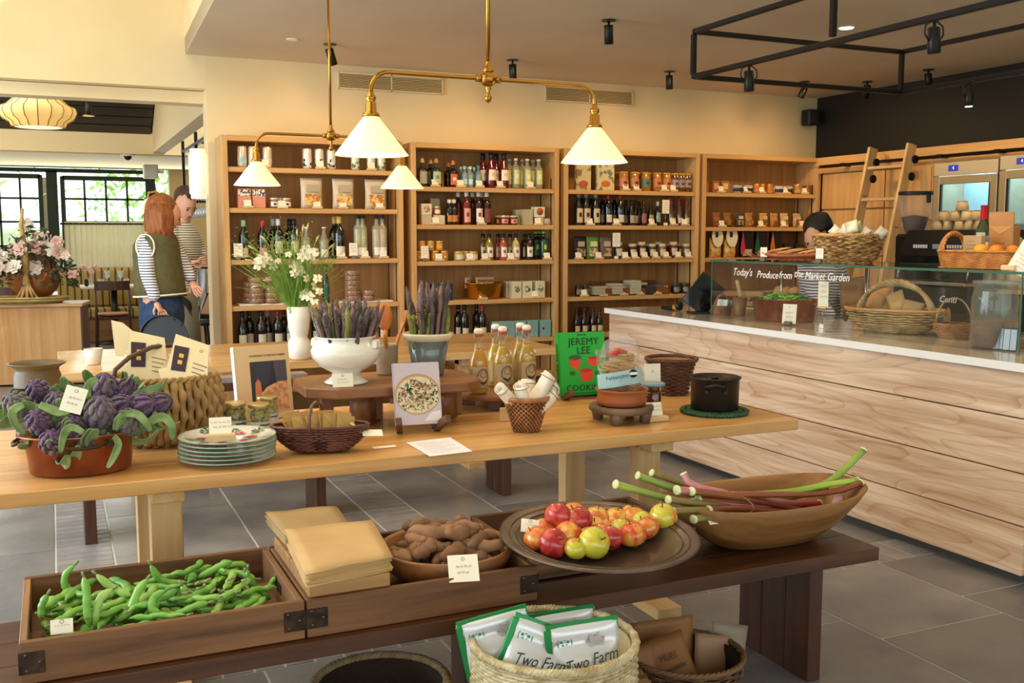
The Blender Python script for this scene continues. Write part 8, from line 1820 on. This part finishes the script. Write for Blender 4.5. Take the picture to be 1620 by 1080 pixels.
Ym=yat(1248,4.0,1.0);t=note('price_card','tall pale card in front of the copper pan in the case',0,0,0,.088,.115,(radians(-6),0,radians(-66)),3,11,loc=Vector((3.955,yat(1248,3.955,1.0),CTZ+.012)));MB().box((0,-.008,.0),(.045,.03,.024),.003).build('card_block',M('6a5a4a',.6),t)
p=cpos(1301,4.02);t=thing('price_card','tall pinned card on a thin metal stem in the case','card',p,radians(-66));MB().box((0,0,.012),(.028,.028,.024),.002).build('base_block',WHITE,t);MB().cyl((0,0,.02),(0,0,.12),.0025,6).build('stem',STEEL,t);MB().box((0,0,.195),(.062,.0015,.15)).build('paper',CARD,t);squiggle(.05,3,.24,.03,-.0015,5).build('handwriting',INK,t);MB().box((0,-.004,.118),(.05,.012,.012),.003).build('brass_clip',BRASS,t)
# big frame basket
bx_=cpos(1415,4.19);t=thing('frame_basket','large frame woven willow basket with arched handle in the display case','basket',bx_,radians(-66));FW=M('8a6f44',.6,col2='b59a66',vs=20)
pf=[(.03,0),(.12,.01),(.19,.05),(.215,.095),(.222,.125)]
weave_rows(pf,30,17,.0060,1.22,.66,sub=3,amp=.007).build('woven_rods',FW,t,kind='stuff');liner(pf,.95,1.22,.66).build('lining',M('5a4428',.8),t);MB().tube([(.225*1.22*cos(a),.225*.66*sin(a),.13) for a in [2*pi*k/60 for k in range(60)]],.008,8,closed=True).build('rim',M('c08a4a',.5),t)
arch((-.20,0,.10),(.20,0,.10),.175,.011,ropes=4,wrap=5).build('handle',FW,t)
for k in range(2):MB().lathe([(.0,0),(.04,.002),(.055,.008)],16,T=Matrix.Translation(((-1)**k*.27,0,.10))@Matrix.Rotation((-1)**k*pi/2,4,'Y')).build('god_eye',FW,t)
for i,(px,dz,w_,h,tl,c) in enumerate(((1349,.12,.15,.17,-8,'8a6434'),(1382,.10,.11,.15,12,'b07c38'),(1408,.09,.13,.11,30,'a07236'),(1425,.11,.10,.12,-25,'b89058'),(1440,.09,.12,.09,10,'9a7a4c'))):
    q=Vector((4.22,yat(px,4.22,1.1),CTZ+dz));t=thing('paper_packet','brown paper packet in the frame basket, %s from left' % ORD[i],'packet',q,rot=(radians(-10),radians(tl),radians(-66)));pouch_mesh(w_,.04,h,None).build('paper_bag',M(c,.6,bump=.2,bs=10),t)
p=cpos(1508,4.25);t=thing('wicker_basket','small brown wicker basket with thin hoop handle right of the frame basket','basket',p,radians(-66));pf=[(.06,0),(.085,.03),(.10,.08)]
weave_rows(pf,22,10,.0046,1.0,.8).build('woven_rods',WB,t,kind='stuff');liner(pf,.93,1,.8).build('lining',WILD,t);arch((-.09,0,.07),(.09,0,.07),.14,.004).build('handle',FW,t)
p=cpos(1571,4.06);t=thing('glass_jar','wide tall clear glass jar at the right end of display case','jar',p);MB().lathe([(.10,.002),(.105,.008),(.105,.24),(.095,.27),(.098,.30),(.094,.30),(.090,.27),(.100,.238),(.100,.012),(0,.008)],36).build('glass_body',clear('f0f4f0',.01,.05),t);MB().lathe([(.096,.010),(.098,.012),(.098,.135)],30,capt=True).build('brown_filling',M('6a3a24',.5,col2='8a5438',vs=14,bump=.4,bs=40),t);MB().lathe([(.100,.302),(.102,.306),(.102,.318),(.03,.326),(0,.328)],30).build('glass_lid',clear('e8f0ec',.01,.12),t)
for i in range(2):  # framed panels stand in for reflections in the glass, not real cards
    q=cpos((1581,1597)[i],4.0,CTZ);t=thing('display_card','pale blue framed panel standing in for a reflection in the case, %s one' % ('left','right')[i],'card',q,rot=(radians(-8),0,radians(-66)));MB().box((0,0,.055),(.062,.004,.11),.001).build('frame',M('2c2420',.5),t)
    for k in (-1,1):MB().box((k*.0145,-.003,.055),(.026,.002,.095)).build('reflection_panel',M('a8bcd0',.4),t)
# on top of the case
TT=GZ1+.0062
def tpos(px,X=4.18):return Vector((X,yat(px,X,TT),TT))
def smallcard(lb,px,X,s=1):
    t=thing('price_card',lb,'card',tpos(px,X),radians(-66));MB().box((0,0,.014*s),(.035*s,.03*s,.028*s),.003).build('wood_block',M('6e6052',.6),t);MB().box((.004,0,.055*s),(.045*s,.0015,.06*s)).build('paper',CARD,t);squiggle(.035,2,.07,.014,-.0015,3).build('handwriting',INK,t)
smallcard('small white card on grey block at the left end atop the case',1207,4.0);smallcard('small white card on grey block left of the seagrass basket',1295,3.97)
p=tpos(1258,4.16);t=thing('split_wood_basket','shallow reddish split willow basket on the glass case top','basket',p,radians(-66));RWD=M('8f4a2a',.55,col2='b8683c',vs=14)
m=MB()
for i in range(9):
    for s in (-1,1):
        a0=-.18+.045*i;m.tube([(a0,-.11*s,.006+.03*abs(a0)),(a0+.05*s,-.05*s,.018),(a0+.10*s,.05*s,.028),(a0+.12*s,.11*s,.052)],.006,5,flat=.5)
m.build('woven_strips',RWD,t,kind='stuff');MB().tube([(.235*cos(a),.125*sin(a),.045+.01*cos(2*a)) for a in [2*pi*k/40 for k in range(40)]],.010,6,closed=True).build('rim',RWD,t)
MB().lathe([(.10,.0),(.20,.03)],24,sy=.5).build('base',RWD,t)
R=random.Random(2)
for i in range(9):
    q=p+rot@Vector((-.14+.035*i,R.uniform(-.02,.03),.05+R.uniform(0,.012)));tag(MB().tube([(-.075,0,0),(-.03,0,.006),(.03,0,.010),(.075,0,.012)],[.007,.010,.010,.006],8,flat=.5).build('bread_stick',M('c09050',.7,col2='d8b070',vs=14),None,q,(0,radians(-8),radians(-66+28+R.uniform(-6,6)))),'flat golden crispbread stick in the reddish basket, %s from left' % ORD[i],'bread')
p=tpos(1341,4.24);t=thing('seagrass_basket','deep round two tone seagrass basket on top of the glass case','basket',p);pf=[(.12,0),(.155,.03),(.18,.09),(.196,.155)];SGR=M('7a4e28',.6,col2='c9a468',vs=26,st=(1,1,2.2),lo=.38,hi=.62)
weave_rows(pf,30,15,.0074,sub=3,amp=.008).build('seagrass_weave',SGR,t,kind='stuff');liner(pf,.94).build('lining',WILD,t);rim(.198,.160,.007,ropes=3,turns=20).build('rim',M('a87a44',.6,col2='d0a868',vs=20),t)
for i,(px,dz,c,w_,h,tl) in enumerate(((1322,.14,'c8b088',.13,.06,40),(1335,.15,'b8b09c',.12,.06,25),(1345,.155,'8a9a3c',.10,.08,-20),(1348,.17,'c0b890',.08,.075,-14),(1368,.145,'a8a49c',.10,.05,-60),(1380,.15,'b0aca4',.06,.06,35))):
    q=Vector((4.24+.02*(i % 3),yat(px,4.24,1.5),TT+dz));t=thing('snack_packet',['tan','white','green and yellow','pale printed','silvery','white pointed'][i]+' packet poking out of the seagrass basket','packet',q,rot=(radians(-12),radians(tl),radians(-66)));pouch_mesh(w_,.03,h,None,n=6).build('bag',M(c,.4,col2='e8e0c8',vs=14,bump=.2,bs=12),t)
# right end: rattan tray of oranges, bag, wine, big card
p=tpos(1566,4.15);t=thing('rattan_basket','rectangular orange rattan basket of oranges and packets atop the case','basket',p,radians(-82));OR_=M('a8662c',.45,col2='c98a44',vs=26);lw2,ld2=.20,.13
m=MB()
for j in range(12):
    z=.006+j*.0062;m.tube([((lw2+j*.0012)*(1 if abs(cos(a)) > .5 else 1)*max(-1,min(1,1.25*cos(a))),(ld2+j*.001)*max(-1,min(1,1.25*sin(a))),z+.0015*sin(a*60+j*pi)) for a in [2*pi*k/96 for k in range(96)]],.0036,5,closed=True)
m.build('rattan_rows',OR_,t,kind='stuff');MB().box((0,0,.004),(2*lw2-.01,2*ld2-.01,.006)).build('base',OR_,t);MB().tube([((lw2+.016)*max(-1,min(1,1.25*cos(a))),(ld2+.014)*max(-1,min(1,1.25*sin(a))),.084) for a in [2*pi*k/64 for k in range(64)]],.0065,6,closed=True).build('rim',OR_,t)
arch((-lw2,-.10,.075),(-lw2,.10,.075),.095,.007,ropes=3,wrap=5).build('handle',OR_,t)
rr=Matrix.Rotation(radians(-82),3,'Z')
OM=M('d87a14',.45,col2='e69428',vs=6,bump=.15,bs=120)
for i,(x,y,c,s_) in enumerate(((-.02,-.05,'yellow',1.02),(.06,-.05,'orange',1.0),(.10,.02,'orange',.92))):
    q=p+rr@Vector((x,y,.085));t=thing('citrus_fruit',['yellow orange at the left of the rattan basket','orange in the middle of the rattan basket','orange at the right of the rattan basket, partly hidden'][i],'fruit',q);MB().ball((0,0,0),.036*s_,18,12,(1,1,.9)).build('fruit',OM if c == 'orange' else M('e09a1c',.45,col2='e8b038',vs=6,bump=.15,bs=120),t);MB().cyl((0,0,.031),(0,0,.035),.004,6).build('calyx',M('5a7a2c',.7),t)
t=thing('brown_packet','small brown packet standing in the left of rattan basket','packet',p+rr@Vector((-.09,.0,.03)),radians(-82));MB().box((0,0,.065),(.10,.04,.13),.004).build('paper_bag',M('a88458',.6,col2='b8986c',vs=5),t);squiggle(.06,3,.10,.018,-.021,4).build('print',M('5a4430',.7),t)
p=Vector((4.42,yat(1555,4.42,1.45),TT));t=thing('wine_bottle','green wine bottle with bright red capsule standing atop the case','bottle',p,radians(-70));bh,br_=.315,.043
MB().lathe([(a*br_,z*bh) for a,z in BP['burg']],28,capt=True).build('glass_body',M('2c3418',.06,col2='3c4420',vs=4,coat=.8),t);MB().lathe([(.0165,.76*bh),(.018,.78*bh),(.0175,.98*bh),(.0185,.985*bh),(.018,bh+.001)],20,capt=True).build('red_capsule',M('c8161c',.3),t);lab_band(br_*1.01,.06,.125,-2.9,-.3,14).build('paper_label',M('e4dcc8',.6),t);lab_band(br_*1.01,.14,.175,-2.1,-1.0,8).build('upper_label',M('b8c0b0',.6),t)
p=Vector((4.30,yat(1588,4.30,1.45),TT));t=thing('coffee_bag','brown paper coffee bag with faint lettering standing behind the oranges','bag',p,radians(-78));MB().box((0,0,.105),(.125,.075,.205),.006).prism([(-.062,0),(.062,0),(.055,.02),(-.055,.02)],.07,(0,-.035,.205)).build('paper_bag',M('a8703c',.6,col2='b8844c',vs=4,bump=.2,bs=10),t);MB().add([(-.062,-.039,.205),(.062,-.039,.205),(.0,-.040,.165)],[(0,1,2)]).build('folded_flap',M('c08a44',.6),t);squiggle(.07,3,.12,.022,-.039,9).build('print',M('4c3420',.7),t)
p=Vector((4.02,yat(1596,4.02,1.36),TT));t=thing('display_card','large slanted cream card on an oak block at the right end atop case','card',p,radians(-66));MB().box((0,0,.012),(.06,.04,.024),.003).build('oak_block',BLK_W,t);MB().box((.035,0,.09),(.10,.002,.18),T=Matrix.Rotation(radians(28),4,'Y')).build('paper',CARD,t);T=Matrix.Rotation(radians(28),4,'Y');m=squiggle(.07,8,.16,.018,-.002,12);MB().add([(x+.035,y,z) for x,y,z in m.v],m.f,0,False,T).build('handwriting',M('8a8074',.7),t)
for i,(px,z,s_) in enumerate(((1583,.0,1),(1597,.0,1.05),(1590,.0,.9))):
    X=4.75;
# ---------------------------------------------------------------- back counter: coffee machine, grinder, cups
BZ2=.8815
X0m=5.18;ya_,yb2=yat(1563,X0m,1.3),yat(1440,X0m,1.3);mc=(ya_+yb2)/2;mw=yb2-ya_
t=thing('espresso_machine','black two group espresso machine on the back counter','coffee machine',(X0m,mc,BZ2));BK=M('121110',.3,.2)
H=1.532-BZ2
MB().box((.30,0,H*.5),(.30,mw*.94,H*.98),.015).build('rear_body',BK,t);MB().prism([(-.10,H*.66),(-.13,H*.74),(-.06,H*.99),(.30,H*.99),(.30,H*.66)],mw,T=Matrix.Translation((.03,mw/2,0))@Matrix.Rotation(pi/2,4,'X')).build('head_housing',BK,t)
MB().box((.02,0,H*.23),(.34,mw,H*.46),.012).build('base',BK,t);MB().box((.0,0,H*.475),(.34,mw*.94,.02),.003).build('drip_tray',STEEL,t)
for s in (-1,1):
    g=MB().cyl((.03,s*mw*.24,H*.66),(.03,s*mw*.24,H*.62),.035).cyl((.03,s*mw*.24,H*.62),(.03,s*mw*.24,H*.60),.042).build('group_head',STEEL,t);MB().tube([(.0,s*mw*.24,H*.61),(-.06,s*mw*.24,H*.60),(-.16,s*mw*.24+.02,H*.58)],[.012,.012,.016],8).build('portafilter',BLACK,g)
    MB().tube([(-.10,s*mw*.45,H*.66),(-.13,s*mw*.45,H*.60),(-.14,s*mw*.45,H*.52)],.006,8).build('steam_wand',STEEL,t)
    for k in range(6):MB().box((-.098,s*mw*.22+(k-2.5)*.020-.0*s,H*.83),(.006,.010,.022),T=Matrix.Rotation(radians(0),4,'Y')).build('button',M('d8dce0',.3),t)
MB().box((-.098,0,H*.83),(.006,.07,.03),.001).build('display',M('8a9ab8',.3),t)
for s in (-1,1):MB().cyl((.0,s*mw*.52,H*.74),(.0,s*mw*.56,H*.74),.035,20).build('steam_knob',IRON,t)
text('maker_name','Conti',.058,M('f0f0ec',.4),t,(-.153,yat(1499,X0m-.153,1.1)-mc,H*.33),(pi/2,0,-pi/2),shear=.25,ext=.0008,sx=1.0)
R=random.Random(3);CUPM=M('9a8058',.6,col2='b89c70',vs=7,rv=.12)
cupm=MB().lathe([(.030,0),(.042,.058),(.040,.060),(.0,.060)],20,smooth=True).mesh('vessel',CUPM);ringm=MB().tube([(.0305*cos(a),.0305*sin(a),.003) for a in [k*pi/10 for k in range(20)]],.002,5,closed=True).mesh('foot_ring',M('8a6a44',.6))
cups=[(1484,0),(1502,0),(1519,0),(1535,0),(1550,0),(1493,1),(1512,1),(1530,1),(1546,1),(1521,2)]
for i,(px,lv) in enumerate(cups):
    X=X0m+.10+.02*(i % 2);q=Vector((X,yat(px,X,1.55),BZ2+H*.99+.001+.0615*lv));t=thing('ceramic_cup','speckled beige cup upside down on the coffee machine, %s in %s tier' % (ORD[i] if lv == 0 else ORD[i-5] if lv == 1 else 'alone',['bottom','middle','top'][lv]),'cup',q,rot=(pi,0,0));t.location.z += .060
    ob('vessel',cupm,t);ob('foot_ring',ringm,t)
X=5.40;gp=Vector((X,yat(1458,X,1.6)+.06,BZ2));t=thing('coffee_grinder','tall coffee grinder with clear hopper of beans behind the espresso machine','grinder',gp)
z_=1.50-BZ2;MB().box((.0,0,z_*.5),(.17,.20,z_),.02).build('grinder_body',BK,t)
MB().lathe([(.06,z_),(.075,z_+.05),(.095,z_+.14),(.108,z_+.27)],28,capb=False).build('clear_hopper',clear('f4f0e8',.01,.08),t);MB().lathe([(.055,z_),(.072,z_+.05),(.088,z_+.115),(0,z_+.13)],24).build('coffee_beans',M('3a2014',.5,col2='5a3420',vs=60,bump=.8,bs=90),t,kind='stuff');MB().lathe([(.112,z_+.265),(.114,z_+.27),(.114,z_+.288),(0,z_+.292)],28).build('hopper_lid',BLACK,t);MB().box((0,-.115,z_+.24),(.03,.02,.06),.004).build('hopper_catch',BLACK,t)
# jars stacked right of the machine
for i,(px,dz,h,r) in enumerate(((1582,.40,.12,.06),(1600,.40,.11,.05),(1590,.28,.12,.055),(1572,.28,.12,.05),(1612,.28,.13,.06),(1606,.51,.09,.05))):
    X=5.35;q=Vector((X,yat(px,X,1.5),BZ2+dz));t=thing('stoneware_jar','pale stoneware jar on the back shelf right of the machine, %s' % ['left of upper pair','right of upper pair','middle of lower row','left of lower row','right of lower row','topmost'][i],'jar',q);MB().lathe([(r*.8,0),(r,h*.3),(r*.95,h*.8),(r*.7,h),(0,h)],20).build('vessel',M('a89c84',.5,col2='c8bca4',vs=6),t)
t=thing('back_shelf','oak shelf unit carrying stoneware jars at right of coffee machine','shelf',(5.38,(yat(1563,5.38,1.3)+yat(1640,5.38,1.3))/2-.10,BZ2));MB().box((0,0,.268),(.22,.50,.022),.003).build('shelf_board',OAKY,t)
for s in (-1,1):MB().box((0,s*.235,.128),(.2,.03,.256),.003).build('side_panel',OAKZ,t)
# fridges against the right wall
def fridge(lb,px0,px1,X,zt_,txt=True):
    Y1,Y0=yat(px0,X,1.9),yat(px1,X,1.9);w_=Y1-Y0;t=thing('display_fridge',lb,'fridge',(X,(Y0+Y1)/2,.85));SS=M('b8a888',.3,.6);h=zt_-.85
    MB().box((.30,0,h/2),(.03,w_,h)).build('back_panel',M('8fb4c0',.5),t)
    for s in (-1,1):MB().box((.16,s*(w_/2-.015),h/2),(.30,.03,h)).build('side_panel',SS,t)
    MB().box((.16,0,h-.015),(.30,w_-.06,.03)).build('top_panel',SS,t);MB().box((.16,0,.015),(.30,w_-.06,.03)).build('floor_panel',SS,t)
    f=MB().box((0,0,h-.05),(.03,w_,.10),.003).build('control_panel',M('c8bca0',.3,.4),t)
    MB().box((-.017,w_*.18,h-.045),(.004,.09,.045)).build('digital_display',glow('16246a','2440c8',.6),f);text('digits','4',.034,M('d8e4ff',.4,emi=1.0),f,(-.0195,w_*.18,h-.045),(pi/2,0,-pi/2),ext=.0004)
    d=MB().box((0,w_/2-.03,(h-.10)/2),(.035,.06,h-.11),.004).box((0,-w_/2+.03,(h-.10)/2),(.035,.06,h-.11),.004).box((0,0,h-.135),(.035,w_-.12,.06),.004).box((0,0,.04),(.035,w_-.12,.06),.004).build('door_frame',SS,t)
    MB().box((-.002,0,(h-.1)/2),(.008,w_-.13,h-.22)).build('glass_pane',clear('cfe6ee',.0,.10),d)
    for a,b in (((0,w_/2-.068,(h-.1)/2),(.02,.014,h-.22)),((0,-w_/2+.068,(h-.1)/2),(.02,.014,h-.22))):MB().box(a,b).build('black_gasket',BLACK,d)
    for k in range(3):MB().box((.17,0,.25+.24*k),(.24,w_-.08,.012)).build('wire_shelf',M('d0dcdc',.4),t)
    l=light('fridge_light','AREA',(X+.16,(Y0+Y1)/2,.85+h-.05),5,(.72,.9,1),(.2,w_*.7),(0,0,0))
    return t
fridge('steel framed glass door fridge glowing pale blue behind the machine',1479,1580,6.30,2.045);fridge('second glass door fridge at the right edge, partly out of view',1583,1700,6.30,2.06)
t=thing('wall_cabinet','open oak shelf box above the cupboard doors left of the fridge','cabinet',(6.60,yat(1463,6.60,1.9),1.62));MB().box((0,.05,.22),(.08,.34,.44),.003).build('carcass',OAKZ,t);MB().box((-.046,.05,.22),(.012,.32,.42),.002).build('door',OAKZ,t)
# ---------------------------------------------------------------- library ladder
t=thing('library_ladder','pale oak library ladder hooked on the black rail by the cupboards','ladder',(0,0,0));LW=wood('b8935f','d6b684',2,.5)
YL,YR=6.74,6.31;topz=2.235;xt,xf=6.47,5.99
def lx(z):return xf+(xt-xf)*z/topz
for Y in (YL,YR):
    ln=sqrt(topz**2+(xt-xf)**2);T=Matrix.Translation(((xt+xf)/2,Y,topz/2))@Matrix.Rotation(atan2(xt-xf,topz),4,'Y');o=MB().box((0,0,0),(.095,.030,ln),.004,T=T).build('stile',LW,t)
    for z in (2.11,1.97):MB().cyl((lx(z)+.05,Y-.018,z),(lx(z)+.05,Y-.026,z),.035,18).build('roller',IRON,t)
    for z in (1.82,1.55):
        for dy in (-.018,.0,.018):MB().ball((lx(z)-.0+dy*.8,Y-.016,z+abs(dy)*.4),.006,6,4,(1,.4,1)).build('bolt',IRON,o)
for z in (2.06,1.79,1.52,1.25,.98,.71,.44):MB().box((lx(z),(YL+YR)/2,z),(.075,YL-YR-.03,.026),.004).build('rung',wood('b8935f','d6b684',1,.5),t)
# ---------------------------------------------------------------- woman stooping behind the counter
X=4.78;Yw=yat(1293,X,1.3);Q=thing('person','dark haired woman in striped top bending down behind the glass case','person',(X,Yw,0),rot=(0,0,-YAW));S_=(Vector((X,Yw,1.4))-EYE).dot(CF)/FPX
def pq(px,py,y=0):return ((px-1300)*S_,y,1.5-(py-370)*S_)
J={'pelvis':(*pq(1325,500,.16),.135,.12),'belly':(*pq(1318,470,.08),.12,.11),'chest':(*pq(1305,430,-.02),.135,.12),'neck':(*pq(1296,402,-.08),.05),'skull':(*pq(1291,385,-.10),.058),
     'shL':(*pq(1284,425,-.05),.06),'elL':(*pq(1292,475,-.16),.042),'wrL':(*pq(1310,500,-.26),.027),'shR':(*pq(1335,428,.04),.06),'elR':(*pq(1345,475,-.08),.042),'wrR':(*pq(1330,502,-.24),.027),
     'hipL':(.02,.12,.86,.09),'knL':(.0,.06,.46,.062),'anL':(.02,.1,.08,.042),'toeL':(-.02,-.02,.035,.035),'hipR':(.2,.18,.86,.09),'knR':(.2,.12,.46,.062),'anR':(.2,.16,.08,.042),'toeR':(.2,.04,.035,.035)}
skin('body',J,E0,SKIN,Q);ST2=stripes('d4ccd4','3c3844',2,50,.58,.8,dist=1.2)
skin('striped_top',J,[('pelvis','belly'),('belly','chest')]+arms('L')+arms('R'),ST2,Q,.014)
loft([ring(pq(1326,505,.16),.17,.14),ring(pq(1321,480,.11),.165,.14),ring(pq(1314,455,.05),.16,.14),ring(pq(1308,434,-.0),.165,.145),ring(pq(1303,418,-.03),.14,.13),ring(pq(1298,406,-.06),.075,.08)]).build('shirt_body',ST2,Q)
skin('trousers',J,[('hipL','knL'),('knL','anL')],M('2a2a30',.8),Q,.014);skin('trousers',J,[('hipR','knR'),('knR','anR')],M('2a2a30',.8),Q,.014)
head(Q,Vector(pq(1289,376,-.11)),radians(-38),radians(38),0,.96,brow='1a100c');hm=MB();T=Matrix.Translation(Vector(pq(1293,368,-.09)))@Euler((radians(30),0,radians(-38))).to_matrix().to_4x4()
hm.ball((0,.02,.022),.104,24,14,(.92,1.08,1.02),T=T,fn=lambda d:1.04+.02*sin(atan2(d.x,d.y)*16) if (d.z > .2 or d.y > -.1) else .62);hm.build('hair',M('120d0b',.5,bump=.4,bs=40),Q);MB().ball((0,.115,.04),.05,14,10,T=T).build('hair_bun',M('120d0b',.5,bump=.5,bs=40),Q)
hand(J,'wrL',pq(1318,514,-.30),1,'hand',Q,.4);hand(J,'wrR',pq(1322,514,-.30),1,'hand',Q,.4)
skin('shoes',{'a':J['anL'],'b':J['toeL']},[('a','b')],BLACK,Q,.008);skin('shoes',{'a':J['anR'],'b':J['toeR']},[('a','b')],BLACK,Q,.008)
# baskets and bread on the low back counter seen through the glass
for i,(px,X,lb,w_,h,c) in enumerate(((1245,5.25,'brown rectangular wicker basket seen through the glass case',.32,.15,'7a4a24'),)):
    q=Vector((X,yat(px,X,1.05),BZ2));t=thing('wicker_basket',lb,'basket',q,radians(-60));pf=[(.13,0),(.15,.08),(.16,.16)];weave_rows(pf,30,14,.0055,1.1,.8).build('woven_rods',M('6a4224',.6,col2='96683c',vs=20),t,kind='stuff');liner(pf,.93,1.1,.8).build('lining',WILD,t)
    for k in range(3):tag(MB().ball((0,0,0),.05,12,8,(1,.8,.8)).build('bread_roll',M('b8783c',.6,col2='d8a868',vs=6),None,q+Vector((0,-.09+.09*k,.17))),'round bread roll in the far wicker basket, %s from right' % ORD[k],'bread')
q=Vector((5.2,yat(1187,5.2,1.05),BZ2));t=thing('wooden_cradle','curved pale wooden cradle holding a packet behind the case','stand',q,radians(-60));MB().tube([(-.12,0,.24),(-.08,0,.10),(-.10,0,.01)],[.016,.018,.02],8).build('curved_post',BLK_W,t);MB().box((.04,0,.012),(.30,.12,.02),.003).build('base',BLK_W,t);MB().box((.05,0,.09),(.15,.08,.13),.01).build('packet',M('b09058',.6),t)
tag(MB().lathe([(.03,0),(.06,.03),(.075,.06),(.07,.06),(0,.01)],20).build('green_bowl',M('6a9a84',.4),None,Vector((5.2,yat(1168,5.2,1.05)+.08,BZ2))),'small pale green bowl left of the wooden cradle behind glass','bowl')
